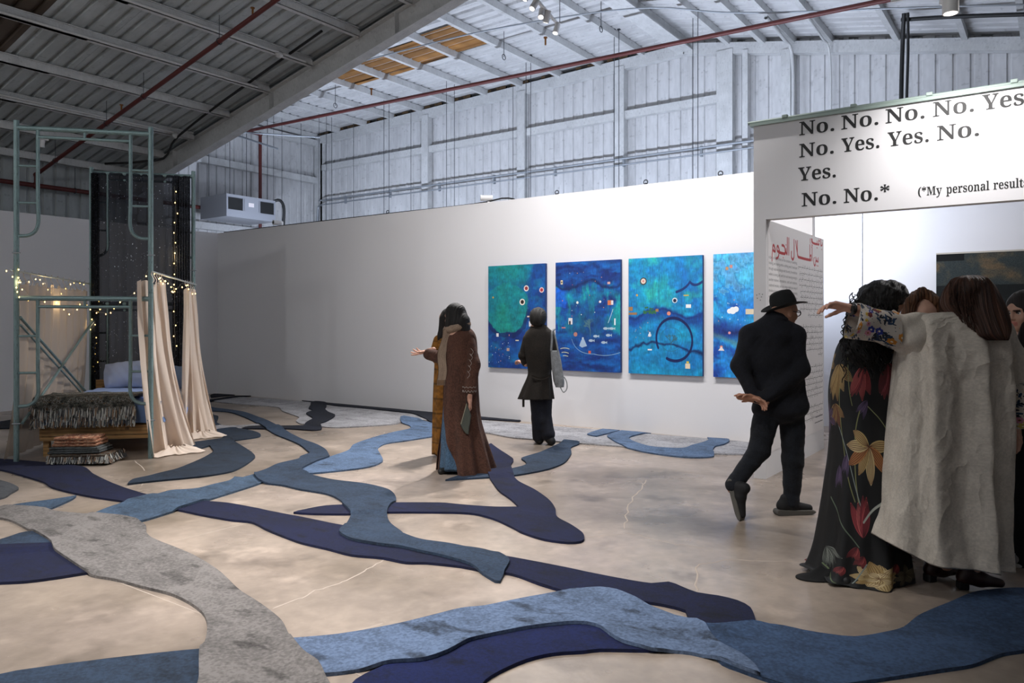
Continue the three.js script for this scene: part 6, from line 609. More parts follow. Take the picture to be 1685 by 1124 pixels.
// --- woman in the long brown coat ---
{
  const { t, X, Y, p, ring } = person('woman with dark bobbed hair in long brown coat and beige scarf raising a hand', 757, 7.7);
  obj('body', [put(headGeo('fair'), p(748, 523, -0.02), [0.05, -2.15, 0]), tint(blob([cap(p(752, 545), p(752, 650), 0.1, 0.1), cap(p(744, 660), p(744, 765), 0.07, 0.045), cap(p(760, 660), p(765, 768), 0.07, 0.045), cap(p(750, 530), p(753, 548), 0.04, 0.04)], 0.018, 0.03), SKIN.fair), put(handGeo('fair', [0.1, 0.22, 0.35, 0.45], { spread: 0.4, thumb: 0.15 }), p(706, 577, -0.12), [Math.PI - 0.3, Math.PI - 0.2, 0.22]), put(handGeo('fair', [0.75, 0.8, 0.85, 0.9]), p(773, 657, 0.16), [0.3, 0.3, -1.5])], skinMat, t);
  const wool = cloth('#58382b', { k: 12, b: 0.0014 });
  // the coat: an open shell from the back round both sides, its front edges apart
  const edge = (a0, a1, rings, o = {}) => sheet(90, 60, (u, v) => { const th = lerp(a0(1 - v), a1(1 - v), u), s = (1 - v) * (rings.length - 1), i = Math.min(rings.length - 2, Math.max(0, Math.floor(s))), f = s - i, R = k => rings[clamp(k, 0, rings.length - 1)], q = [0, 1, 2, 3, 4].map(e => cr(R(i - 1)[e], R(i)[e], R(i + 1)[e], R(i + 2)[e], f)); const rx = (q[2] - q[1]) / 2, rz = (q[4] - q[3]) / 2, w = 1 + (o.fold ? o.fold(th, 1 - v) : 0); return [(q[1] + q[2]) / 2 + rx * w * Math.sin(th), q[0], (q[3] + q[4]) / 2 + rz * w * Math.cos(th)]; }, 0.008);
  const cr_ = [ring(537, 744, 770, -0.07, 0.07), ring(548, 737, 781, -0.11, 0.11), ring(565, 733, 785, -0.14, 0.13), ring(600, 731, 786, -0.15, 0.15), ring(650, 728, 788, -0.17, 0.17), ring(690, 726, 791, -0.2, 0.2), ring(725, 722, 799, -0.25, 0.25), ring(752, 719, 806, -0.29, 0.28), ring(776, 717, 812, -0.32, 0.3)];
  obj('coat', [edge(v => -1.25 + 1.05 * sstep(0.38, 1, v), v => 2 * Math.PI - 1.75, cr_, { fold: (th, v) => sstep(0.3, 1, v) * (0.13 * Math.sin(th * 7 + 0.6) * (0.3 + 0.7 * v) + 0.07 * Math.sin(th * 13 + 2)) + 0.06 * (fbm(th * 2 + 9, v * 5, 3, 5) - 0.5) })], wool, t);
  obj('coat_lining', [edge(v => -2.1, v => -1.25, cr_.map(r => [r[0], r[1] + 0.02, r[2] - 0.02, r[3] + 0.02, r[4] - 0.02]))], wool, t);
  obj('denim_dress', [loft([ring(545, 738, 768, -0.08, 0.07), ring(600, 734, 776, -0.11, 0.1), ring(650, 732, 780, -0.14, 0.13), ring(710, 728, 782, -0.18, 0.19), ring(770, 725, 784, -0.2, 0.23)], { n: 60, fold: (th, tt) => 0.014 * Math.sin(th * 8) * tt })], cloth('#4d6a86', { k: 10, b: 0.0015 }), t);
  const sl = (a, b, c, r) => blob([cap(a, b, r[0], r[1]), cap(b, c, r[1], r[2])], 0.009, 0.03, { disp: (x, y, z) => 0.007 * (fbm(x * 18 + z * 9, y * 24, 3, 6) - 0.5) });
  const s1 = obj('sleeve', [sl(p(770, 558, 0.03), p(779, 600, 0.11), p(774, 640, 0.16), [0.068, 0.066, 0.062])], wool, t), s2 = obj('sleeve', [sl(p(741, 553, -0.02), p(730, 590, -0.02), p(706, 583, -0.11), [0.07, 0.066, 0.06])], wool, t);
  const thread = mat({ color: srgb('#a9a29c'), roughness: 0.8 }); const cuff = []; for (const [dy, n, a] of [[0.0, 26, 0.01], [0.04, 22, 0.006]]) { const P = []; for (let k = 0; k <= n; k++) { const th = k / n * Math.PI * 2; P.push([X(774) + 0.0665 * Math.cos(th), Y(641) + dy + (k % 2 ? a : -a), 0.165 + 0.0665 * Math.sin(th)]); } cuff.push(tube(P, 0.002, 4, n * 3)); } for (let k = 0; k < 5; k++) cuff.push(tube([[X(771) + 0.008 * k, Y(620 - k * 9), 0.222 - 0.012 * k], [X(775) + 0.008 * k, Y(614 - k * 9), 0.225 - 0.012 * k], [X(771) + 0.008 * k, Y(608 - k * 9), 0.221 - 0.012 * k]], 0.0014, 4)); obj('embroidered_cuff', cuff, thread, s1);
  const knit = cloth('#a58f7b', { k: 14, b: 0.002 }); const sc = obj('scarf', [new THREE.TorusGeometry(0.1, 0.04, 12, 36).rotateX(Math.PI / 2).scale(1.05, 1.1, 0.95).rotateZ(0.3).translate(X(752), Y(538), 0), sheet(10, 40, (u, v) => [X(731) + (u - 0.5) * 0.085 - 0.02 + 0.05 * v ** 2 + 0.012 * Math.sin(v * 9), Y(624) + (Y(542) - Y(624)) * v, 0.1 + 0.015 * Math.sin(v * 7) - 0.03 * v], 0.022)], knit, t); const fr = []; for (let k = 0; k < 14; k++) fr.push(rod([X(731) - 0.06 + k * 0.006, Y(624), 0.1], [X(731) - 0.062 + k * 0.006, Y(633), 0.102], 0.002, 4)); const fo = obj('scarf_fringe', fr, knit, sc); fo.userData.kind = 'stuff';
  const hm = hairMat('#15110f', 502); obj('hair', [blob([ell(p(750, 515, 0), [0.108, 0.1, 0.11]), ell(p(756, 530, 0.02), [0.105, 0.1, 0.11]), ell(p(764, 541, 0.02), [0.055, 0.055, 0.08]), ell(p(744, 534, 0.05), [0.07, 0.09, 0.06])], 0.008, 0.04, { disp: (x, y, z) => 0.02 * (fbm(x * 34 + z * 26, y * 7 - x * 8, 3, 4) - 0.5) })], hm, t);
  for (const [u, z] of [[744, 0.12], [766, 0.05]]) obj('shoe', [blob([cap([X(u), 0.035, z - 0.05], [X(u) - 0.1, 0.03, z + 0.05], 0.04, 0.03)], 0.012, 0.02)], M.black, t);
}
{ // clutch held in her lowered hand
  const dp = 7.48, s = dp / 1260, lx = (767 - 842.5) * s, t = thing('clutch_bag', 'small dark green quilted clutch dangling from the brown coat sleeve', 'bag', [lx * Math.cos(YAW) - dp * Math.sin(YAW), 0, -lx * Math.sin(YAW) - dp * Math.cos(YAW)], YAW), X = u => (u - 767) * s, Y = v => 1.5 + (530 - v) * s;
  const sh = new THREE.Shape(); sh.moveTo(X(768), Y(664)); sh.lineTo(X(774), Y(684)); sh.lineTo(X(770), Y(713)); sh.quadraticCurveTo(X(765), Y(712), X(759), Y(697)); sh.closePath();
  obj('pouch', [new THREE.ExtrudeGeometry(sh, { depth: 0.02, bevelEnabled: true, bevelSize: 0.008, bevelThickness: 0.012, bevelSegments: 3 })], mat({ color: srgb('#41463e'), roughness: 0.6, bumpMap: rep(linenBump, 1), bumpScale: 0.004 }), t); obj('zip', [rod([X(768), Y(664), 0.03], [X(759), Y(697), 0.03], 0.004, 6)], mat({ color: srgb('#b9b09a'), metalness: 0.8, roughness: 0.35 }), t); obj('wrist_loop', [tube([[X(768), Y(665), 0.02], [X(767), Y(655), 0.02], [X(770), Y(648), 0.02]], 0.004, 6)], M.black, t);
}
// --- companion in the mustard dress, mostly hidden by the brown coat ---
{
  const { t, X, Y, p, ring } = person('woman with long dark hair in mustard patterned dress standing beside the brown coat', 731, 8.55);
  obj('body', [put(headGeo('fair'), p(737, 528, 0), [0, 0.9, 0]), tint(blob([cap(p(735, 545), p(733, 640), 0.09, 0.09), cap(p(730, 640), p(728, 742), 0.07, 0.045), cap(p(740, 640), p(742, 742), 0.07, 0.045)], 0.018, 0.03), SKIN.fair), put(handGeo('fair', [0.5, 0.5, 0.5, 0.5]), p(722, 590, 0.18), [0, -0.6, 0.4])], skinMat, t);
  const map = dataTex(256, (i, j) => { const k = fbm(i / 10, j / 5, 3, 511), st = (j % 24) < 3 ? 0.75 : 1, v = (0.75 + 0.5 * (k - 0.4)) * st; return [0.66 * v, 0.44 * v, 0.16 * v]; });
  const mus = mat({ map, roughness: 0.95, bumpMap: linenBump, bumpScale: 0.002 });
  obj('dress', [loft([ring(548, 722, 750, -0.08, 0.08), ring(565, 716, 754, -0.11, 0.11), ring(600, 715, 752, -0.11, 0.12), ring(650, 713, 752, -0.13, 0.13), ring(700, 712, 754, -0.15, 0.15), ring(746, 711.5, 756, -0.17, 0.17)], { n: 60, fold: (th, tt) => 0.01 * Math.sin(th * 9) * tt })], mus, t);
  obj('sleeve', [blob([cap(p(722, 560), p(715, 585, 0.08), 0.06, 0.06), cap(p(715, 585, 0.08), p(724, 596, 0.18), 0.06, 0.055)], 0.01, 0.03)], mus, t);
  obj('hair', [blob([ell(p(738, 521, -0.01), [0.09, 0.095, 0.1]), cap(p(729, 525, 0.04), p(727, 552, 0.05), 0.045, 0.04), cap(p(727, 552, 0.05), p(722, 568, 0.06), 0.04, 0.02)], 0.009, 0.03, { disp: (x, y, z) => 0.012 * (fbm(x * 30, y * 8, 3, 14) - 0.5) })], hairMat('#15110f', 503), t);
  for (const u of [727, 742]) obj('shoe', [blob([cap([X(u), 0.035, -0.02], [X(u) - 0.02, 0.03, 0.1], 0.04, 0.032)], 0.012, 0.02)], M.black, t);
}
// --- woman in the black floral dress ---
{
  const { t, X, Y, p, ring } = person('woman with long black curls in black floral gown embraced by a linen sleeve', 1420, 4.55);
  obj('body', [put(headGeo('warm'), p(1458, 494, -0.02), [0.05, 1.9, 0]), tint(blob([cap(p(1440, 540), p(1425, 700), 0.1, 0.11), cap(p(1412, 720), p(1405, 935), 0.08, 0.045), cap(p(1435, 720), p(1440, 935), 0.08, 0.045), cap(p(1455, 515), p(1445, 545), 0.05, 0.06)], 0.02, 0.03), SKIN.warm), put(handGeo('warm', [0.5, 0.5, 0.5, 0.5]), p(1470, 640, -0.2), [0, 0, -1])], skinMat, t);
  const map = canvasTex(1536, 1536, (g, w, h) => {
    g.fillStyle = '#07090b'; g.fillRect(0, 0, w, h); g.lineCap = 'round';
    const pos = (u, v) => { const b = (v - 552) / 398, l = lerp(1372, 1346, clamp((v - 700) / 250)), r = lerp(1476, 1482, clamp((v - 700) / 250)), a = clamp((u - (l + r) / 2) / ((r - l) / 2), -0.97, 0.97); return [w * (0.5 + Math.asin(a) / (2 * Math.PI)), b * h]; };
    const petal = (x, y, ang, L, W, c, dk) => { g.save(); g.translate(x, y); g.rotate(ang); g.fillStyle = c; g.beginPath(); g.moveTo(0, 0); g.bezierCurveTo(W, L * 0.25, W * 0.9, L * 0.75, 0, L); g.bezierCurveTo(-W * 0.9, L * 0.75, -W, L * 0.25, 0, 0); g.fill(); g.strokeStyle = dk; g.lineWidth = 2.4; for (let k = -2; k <= 2; k++) { g.beginPath(); g.moveTo(0, 0); g.quadraticCurveTo(k * W * 0.4, L * 0.5, k * W * 0.1, L * 0.95); g.stroke(); } g.restore(); };
    const stem = (c, lw, ...q) => { g.strokeStyle = c; g.lineWidth = lw; g.beginPath(); q = q.map(([u, v]) => pos(u, v)); g.moveTo(...q[0]); for (let i = 1; i < q.length; i += 2) g.quadraticCurveTo(...q[i], ...(q[i + 1] ?? q[i])); g.stroke(); };
    const flower = (u, v, n, L, W, c, dk, a0 = 0, sp = 6.283) => { const [x, y] = pos(u, v); for (let k = 0; k < n; k++) petal(x, y, a0 + (k / n - 0.5) * sp + 0.2 * Math.sin(k * 7), 1.3 * L * (0.85 + 0.3 * hash(k, n, 5)), 1.3 * W, c[k % c.length], dk); };
    stem('#74764a', 8, [1395, 800], [1386, 730], [1405, 690]); stem('#74764a', 7, [1390, 800], [1372, 740], [1378, 660]); stem('#8d9468', 5, [1412, 690], [1430, 705], [1445, 728]); stem('#7f8a86', 6, [1370, 700], [1385, 760], [1398, 805]); stem('#5c6a58', 6, [1362, 800], [1378, 830], [1392, 850]); stem('#8d949a', 4, [1408, 600], [1405, 632], [1402, 642]); stem('#8d949a', 5, [1418, 598], [1424, 640], [1434, 638]); stem('#8d949a', 4, [1434, 638], [1444, 640], [1446, 610]); stem('#8d949a', 4, [1392, 600], [1388, 620], [1389, 640]);
    const red = ['#8e3436', '#a34a48', '#74262c'], dk = '#3c1014';
    flower(1402, 640, 5, 120, 26, red, dk, 0.1, 1.1); flower(1434, 636, 6, 130, 26, ['#7c2c34', '#93404a', '#5e2028'], dk, -0.15, 1.4); flower(1428, 622, 5, 170, 34, ['#80303a', '#9a4a50', '#6e4a4c'], dk, Math.PI, 0.9);
    flower(1464, 606, 9, 115, 24, ['#8a7a5c', '#6e4630', '#a3926e'], '#3a1c14', 0.3); flower(1374, 640, 6, 130, 30, ['#8a6f44', '#9c8354'], '#4a3420', 0, 2.2); flower(1368, 690, 5, 90, 24, ['#8a6f44', '#6e4630'], '#3a1c14', 0, 2);
    flower(1414, 742, 7, 125, 32, ['#b09764', '#a06a3c', '#c0aa7c'], '#4a2416', 0.7, 4.6); flower(1398, 838, 6, 125, 24, ['#9a3a40', '#b05856', '#7c2a34'], dk, Math.PI, 1.0); stem('#a3a89e', 10, [1400, 820], [1420, 800], [1436, 797]);
    flower(1415, 902, 12, 95, 36, ['#b5a070', '#c2ae82', '#a48a58'], '#6a4c2c', 0); flower(1415, 902, 7, 52, 24, ['#cdbb90', '#b5a070'], '#6a4c2c', 0.4); flower(1462, 905, 7, 85, 26, ['#5c5442', '#6e6650'], '#2c261c', 0); 
    for (const [u, v, a] of [[1381, 752, 0.2], [1371, 765, -0.1], [1436, 822, 0.1], [1412, 683, 0.6], [1466, 690, 0.2]]) flower(u, v, 3, 70, 14, ['#5c4a6a', '#72607e'], '#2c2036', a, 0.7);
    for (const [u, v] of [[1398, 862], [1374, 882], [1446, 876], [1390, 850]]) flower(u, v, 3, 60, 17, red, dk, 0.4, 0.8);
    flower(1352, 858, 6, 110, 14, ['#8f938c', '#6a6f68'], '#2c302c', -0.5, 1.6); stem('#5c6a4a', 12, [1348, 890], [1360, 905], [1368, 935]); stem('#7f8a86', 8, [1384, 925], [1392, 895], [1402, 875]); stem('#5c6a4a', 8, [1340, 920], [1350, 912], [1356, 905]); stem('#74764a', 6, [1392, 690], [1386, 660], [1380, 620]);
    flower(1452, 660, 5, 60, 16, ['#b09a70', '#8a6f44'], '#4a2416', 0, 1.2); flower(1470, 655, 6, 100, 26, ['#8a7a5c', '#a3926e'], '#3a1c14', 0.2, 3); stem('#5c6a4a', 7, [1448, 720], [1458, 735], [1470, 730]);
    for (let k = 0; k < 26; k++) { const x = rr(0, 1) < 0.5 ? rr(0, w * 0.24) : rr(w * 0.76, w), y = rr(0, h), n = 6; for (let q = 0; q < n; q++) petal(x, y, q, rr(60, 110), 24, ['#8e3436', '#b09764', '#5c4a6a', '#8a6f44'][k % 4], '#241410'); }
  }, { clamp: true });
  obj('dress', [loft([ring(550, 1398, 1462, -0.08, 0.08), ring(563, 1384, 1474, -0.11, 0.12), ring(590, 1375, 1481, -0.14, 0.15), ring(640, 1367, 1480, -0.15, 0.16), ring(690, 1368, 1473, -0.15, 0.16), ring(740, 1367, 1466, -0.17, 0.18), ring(800, 1361, 1468, -0.2, 0.2), ring(860, 1354, 1480, -0.23, 0.22), ring(905, 1347, 1483, -0.25, 0.24), ring(932, 1338, 1484, -0.28, 0.26), ring(948, 1328, 1484, -0.3, 0.28)], { n: 120, rows: 90, fold: (th, tt) => sstep(0.4, 1, tt) * (0.022 * Math.sin(th * 7 + 0.8) + 0.012 * Math.sin(th * 13)) + 0.01 * (fbm(th * 3 + 10, tt * 5, 3, 6) - 0.5), warp: (q, th, tt) => [q[0], Math.max(0.004, q[1] + 0.045 * sstep(0.9, 1, tt) * Math.max(0, -Math.sin(th))), q[2]] })], mat({ map, roughness: 0.7, side: THREE.DoubleSide, sheen: 0.3, sheenColor: srgb('#30343a') }), t);
  obj('train', [sheet(24, 14, (u, v) => { const a = lerp(Math.PI * 0.75, Math.PI * 1.15, u), r = 0.2 + 0.17 * v * Math.sin(u * Math.PI); return [X(1404) + r * Math.cos(a), 0.008 + 0.07 * (1 - v) ** 2 + 0.012 * Math.sin(u * 14) * (1 - v), 0.04 + r * Math.sin(a) * 0.7]; }, 0.006)], cloth('#08090b'), t);
  const black = hairMat('#0f0b0a', 504, { roughness: 0.62 });
  obj('hair', [blob([ell(p(1450, 486, 0.0), [0.125, 0.09, 0.135]), ell(p(1466, 480, -0.02), [0.075, 0.055, 0.1]), ell(p(1432, 512, 0.05), [0.1, 0.11, 0.1]), ell(p(1418, 545, 0.1), [0.1, 0.12, 0.08]), ell(p(1420, 580, 0.13), [0.1, 0.09, 0.06])], 0.008, 0.06, { disp: (x, y, z) => 0.03 * (fbm(x * 38 + z * 20, y * 38, 3, 16) - 0.5) }), ball(0.024, ...p(1482, 476, 0.0)),
    ...strands(150, (k, f) => { const a = hash(k, 1, 9) * 3.4 - 0.2 + 0, r0 = 0.115 + 0.02 * hash(k, 2, 9), dr = 0.02 * f * hash(k, 3, 9), y0 = Y(lerp(480, 530, hash(k, 4, 9))), L = 0.16 + 0.2 * hash(k, 5, 9), ph = hash(k, 6, 9) * 6, w = 0.011; const cx = X(lerp(1446, 1420, Math.min(1, f * 1.1)), 0.1), cz = 0.03 + 0.08 * f; return [cx - (r0 + dr) * Math.cos(a) * (1 - 0.1 * f) + w * Math.sin(f * 22 + ph), y0 - L * f, cz + (r0 * 0.75) * Math.abs(Math.sin(a)) + w * Math.cos(f * 22 + ph)]; }, 0.0028, 4, 18)], black, t);
  obj('shoe', [blob([cap(p(1400, 945, 0.1), p(1392, 948, 0.2), 0.035, 0.028)].map(c => ({ ...c, a: [c.a[0], 0.036, c.a[2]], b: [c.b[0], 0.03, c.b[2]] })), 0.012, 0.02)], M.black, t);
}
// --- woman in the linen robe, arm round her friend ---
const embroider = (w, h, dens) => canvasTex(w, h, (g) => {
  g.fillStyle = '#c2bab0'; g.fillRect(0, 0, w, h); g.lineCap = 'round'; const R = (k, s) => hash(k, s, 77);
  for (let k = 0; k < dens; k++) { const x = R(k, 1) * w, y = R(k, 2) * h, a = R(k, 3) * 6.28, L = 70 + 90 * R(k, 4); g.strokeStyle = R(k, 5) > 0.35 ? '#1c2b40' : '#3a2a28'; g.lineWidth = R(k, 5) > 0.35 ? 9 : 5; g.beginPath(); g.moveTo(x, y); const X2 = x + Math.cos(a) * L, Y2 = y + Math.sin(a) * L; g.quadraticCurveTo(x + Math.cos(a + 0.5) * L * 0.5, y + Math.sin(a + 0.5) * L * 0.5, X2, Y2); g.stroke(); for (let q = 1; q < 6; q++) { const f = q / 6, px = lerp(x, X2, f), py = lerp(y, Y2, f), b = a + (q % 2 ? 1 : -1) * 0.9; g.fillStyle = ['#1e3350', '#243f5c', '#1a2230'][q % 3]; g.save(); g.translate(px, py); g.rotate(b); g.beginPath(); g.ellipse(20, 0, 26, 9, 0, 0, 7); g.fill(); g.restore(); } }
  for (let k = 0; k < dens * 0.8; k++) { const x = R(k, 11) * w, y = R(k, 12) * h, r = 22 + 22 * R(k, 13), c = ['#c9a84a', '#c98432', '#bf7f92', '#27358c', '#6e2a30', '#c4ad62'][k % 6]; g.fillStyle = c; for (let q = 0; q < 6; q++) { g.beginPath(); g.ellipse(x + Math.cos(q * 1.047) * r * 0.55, y + Math.sin(q * 1.047) * r * 0.55, r * 0.5, r * 0.42, q, 0, 7); g.fill(); } g.fillStyle = k % 2 ? '#e0d6c0' : '#7a4a22'; g.beginPath(); g.ellipse(x, y, r * 0.28, r * 0.28, 0, 0, 7); g.fill(); }
  for (let k = 0; k < dens * 5; k++) { g.fillStyle = ['#2a1f22', '#1c2b40', '#c98432'][k % 3]; g.beginPath(); g.ellipse(R(k, 21) * w, R(k, 22) * h, 3.5, 3.5, 0, 0, 7); g.fill(); }
});
{
  const { t, X, Y, p, ring } = person('woman with long brown hair in a loose pale linen robe, arm laid over her friend', 1575, 4.32);
  const linenMap = dataTex(512, (i, j, n) => { const a = tfbm(i / n, j / n, 10, 4, 601), b = 0.5 + 0.25 * Math.sin(i * 1.9) + 0.25 * Math.sin(j * 1.9), c = tfbm(i / n, j / n, 90, 2, 602), v = 0.9 + 0.12 * (a - 0.5) + 0.06 * (b - 0.5) + 0.12 * (c - 0.5); return [v, v * 0.985, v * 0.965]; });
  obj('body', [put(headGeo('fair'), p(1592, 497, -0.06), [0.1, -2.75, 0.12]), tint(blob([cap(p(1585, 540), p(1580, 700), 0.11, 0.12), cap(p(1560, 720, -0.08), p(1556, 925, -0.1), 0.085, 0.05), cap(p(1600, 720), p(1600, 930, 0.02), 0.085, 0.05), cap(p(1590, 515), p(1586, 545), 0.05, 0.07), cap(p(1510, 535, 0.02), p(1455, 525, 0.06), 0.05, 0.04), cap(p(1455, 525, 0.06), p(1398, 508, 0.1), 0.04, 0.026), cap(p(1660, 565, 0.02), p(1672, 620, 0.02), 0.045, 0.04), cap(p(1672, 620, 0.02), p(1668, 706, -0.02), 0.04, 0.026)], 0.016, 0.03), SKIN.fair), put(handGeo('fair', [0.42, 0.48, 0.5, 0.5], { spread: 0.1, thumb: 0.2 }), p(1398, 507, 0.1), [0.35, Math.PI + 0.05, 0.2]), put(handGeo('fair', [0.5, 0.5, 0.55, 0.6]), p(1667, 706, -0.02), [0.2, 0.2, -1.5])], skinMat, t);
  const crm = dataTex(1024, (i, j, n) => { const u = i / n, v = j / n, w = 0.35 * tfbm(u, v, 4, 3, 611), r = (p, q, s2) => 1 - Math.abs(2 * tfbm(u * 1 + w * 0.2, v + w * 0.3, p, q, s2) - 1); return 0.45 * r(5, 3, 612) ** 3 + 0.35 * r(11, 3, 613) ** 4 + 0.2 * tfbm(u, v, 60, 2, 614); }, { data: true });
  const linen = mat({ color: srgb('#dcd6cc'), roughness: 0.95, map: rep(linenMap, 3, 3), bumpMap: rep(crm, 1.6, 1.1), bumpScale: 0.012, side: THREE.DoubleSide });
  const creases = (th, tt) => { const lean = th - 0.55 * (tt - 0.3), g = (c, w, d) => d * Math.exp(-(((lean - c) / w) ** 2)); return sstep(0.06, 0.3, tt) * (g(-0.62, 0.12, 0.03) + g(-0.2, 0.2, -0.03) + g(0.12, 0.08, 0.022) + g(0.42, 0.14, -0.025) + g(0.75, 0.1, 0.028) + g(1.0, 0.08, -0.02) + g(-1.0, 0.14, -0.02) + g(2.4, 0.3, 0.03) + g(-2.4, 0.3, 0.03)) * (0.6 + 0.7 * tt) + 0.02 * (fbm(th * 3 + 30, tt * 7 + th * 1.5, 4, 22) - 0.5) + 0.008 * Math.sin(9 * tt + 7 * fbm(th * 3 + 12, tt * 4, 3, 23)); };
  obj('robe', [loft([ring(513, 1560, 1612, -0.08, 0.07), ring(519, 1504, 1634, -0.1, 0.12), ring(535, 1490, 1644, -0.13, 0.15), ring(570, 1483, 1652, -0.16, 0.17), ring(620, 1478, 1653, -0.17, 0.18), ring(690, 1471, 1649, -0.18, 0.19), ring(770, 1460, 1646, -0.2, 0.21), ring(840, 1450, 1644, -0.22, 0.23), ring(900, 1440, 1642, -0.24, 0.25)], { n: 160, rows: 110, pow: 2.5, fold: creases, warp: (q, th, tt) => [q[0], q[1] - sstep(0.72, 1, tt) * (0.105 * (q[0] - X(1436)) / (X(1650) - X(1436)) - 0.07 * Math.max(0, 1 - (q[0] - X(1436)) / 0.2)), q[2]] })], linen, t);
  // sleeves: lofted across, cuff first
  const horiz = q => [q[1], q[0], -q[2]];
  const plain = loft([[X(1466), Y(572), Y(512), -0.11, 0.05], [X(1482), Y(582), Y(515), -0.13, 0.08], [X(1505), Y(600), Y(516), -0.13, 0.1], [X(1540), Y(590), Y(517), -0.12, 0.1]], { n: 60, rows: 30, warp: horiz, fold: (th, tt) => 0.008 * Math.sin(th * 5 + 9 * tt) });
  const linen2 = mat({ color: srgb('#dcd6cc'), roughness: 0.95, map: rep(linenMap, 1.5, 1), bumpMap: rep(linenBump, 6), bumpScale: 0.0008, side: THREE.DoubleSide });
  obj('sleeve', [plain], linen2, t);
  const emb = mat({ map: embroider(1024, 512, 44), roughness: 0.95, side: THREE.DoubleSide, bumpMap: rep(linenBump, 4), bumpScale: 0.001 });
  obj('embroidered_sleeve', [loft([[X(1403, 0.1), Y(556, 0.1), Y(501, 0.1), -0.17, -0.02], [X(1410, 0.1), Y(557, 0.1), Y(500, 0.1), -0.175, -0.01], [X(1428, 0.1), Y(560, 0.1), Y(503, 0.1), -0.17, 0.0], [X(1452, 0.1), Y(566, 0.1), Y(508, 0.1), -0.15, 0.02], [X(1478, 0.08), Y(576, 0.08), Y(513, 0.08), -0.13, 0.05]], { n: 64, rows: 30, top: false, bottom: false, warp: (q, th, tt) => { const h = horiz(q); h[0] += (1 - tt) ** 2 * ((h[1] - Y(528, 0.1)) * 0.32); return h; }, fold: (th, tt) => 0.005 * Math.sin(th * 4 + 6 * tt) })], emb, t);
  obj('sleeve', [blob([cap(p(1645, 545, 0), p(1664, 585, 0.02), 0.075, 0.062), cap(p(1664, 585, 0.02), p(1672, 640, 0.02), 0.062, 0.055)], 0.01, 0.03, { disp: (x, y) => 0.012 * (fbm(x * 14, y * 12, 3, 31) - 0.5) })], linen2, t);
  const emb2 = mat({ map: embroider(512, 512, 26), roughness: 0.95, side: THREE.DoubleSide });
  obj('embroidered_sleeve', [loft([ring(630, 1655, 1686, -0.05, 0.09), ring(665, 1655, 1688, -0.06, 0.09), ring(703, 1656, 1690, -0.07, 0.09)], { n: 48, top: false, bottom: false, fold: (th, tt) => 0.006 * Math.sin(th * 4 + 5 * tt) })], emb2, t);
  const w = obj('watch', [put(new THREE.TorusGeometry(0.028, 0.008, 8, 24).scale(1, 1, 1.8).rotateY(Math.PI / 2), p(1403, 508, 0.1), [0, 0, -0.1])], mat({ color: srgb('#4a4a4c'), roughness: 0.4, metalness: 0.5 }), t); obj('watch_face', [put(rbox(0.012, 0.034, 0.034, 0.005), p(1403, 508, 0.135), [0, 0, 0]), put(rbox(0.034, 0.012, 0.03, 0.004), p(1403, 500, 0.1))], M.black, w);
  const brown = hairMat('#553322', 505, { roughness: 0.6 });
  const hw = (q, th, tt) => [q[0] + 0.012 * Math.sin(tt * 7 + th * 3), q[1], q[2]];
  obj('hair', [loft([ring(453, 1588, 1604, -0.05, 0.0), ring(457, 1572, 1619, -0.1, 0.06), ring(468, 1561, 1630, -0.14, 0.1), ring(485, 1555, 1637, -0.15, 0.13), ring(505, 1556, 1644, -0.14, 0.155), ring(522, 1572, 1650, -0.06, 0.18), ring(540, 1590, 1655, 0.03, 0.205), ring(552, 1602, 1656, 0.08, 0.215), ring(560, 1622, 1654, 0.12, 0.21)], { n: 120, rows: 80, fold: (th, tt) => 0.012 * (2 * fbm(th * 8 + 20, tt * 0.9, 3, 41) - 1) + 0.004 * Math.sin(th * 37 + 5 * fbm(th * 3, tt * 2, 2, 42)), warp: hw }), ...strands(90, (k, f) => { const a = (hash(k, 1, 43) - 0.5) * 2.6, top = 458 + 30 * hash(k, 2, 43), L = lerp(552, 515, clamp(Math.abs(a) / 1.3)) - top; const z = -0.02 + (0.14 + 0.05 * f + 0.006 * hash(k, 3, 43)) * Math.cos(a * 0.8), fx = X(1596, z) + (0.118 + 0.02 * f) * Math.sin(a) + f * f * 0.06 + 0.006 * Math.sin(f * 9 + k); return [fx, Y(top + L * f, z), z]; }, 0.003, 4, 12)], brown, t);
  const leather = mat({ color: srgb('#2e1512'), roughness: 0.4 });
  const boot = (u, z, a) => { const b = obj('boot', [put(blob([cap([0, 0.09, 0], [0, 0.21, 0], 0.042, 0.048), cap([-0.025, 0.055, 0], [0.06, 0.05, 0], 0.04, 0.038), cap([0.06, 0.045, 0], [0.165, 0.03, 0], 0.038, 0.024)], 0.008, 0.03), [X(u), 0.012, z], [0, a, 0])], leather, t); obj('heel', [put(rbox(0.055, 0.045, 0.055, 0.008, -0.03, 0.022, 0), [X(u), 0, z], [0, a, 0])], M.black, b); };
  boot(1590, 0.02, -0.15); boot(1556, -0.12, 0.3);
}
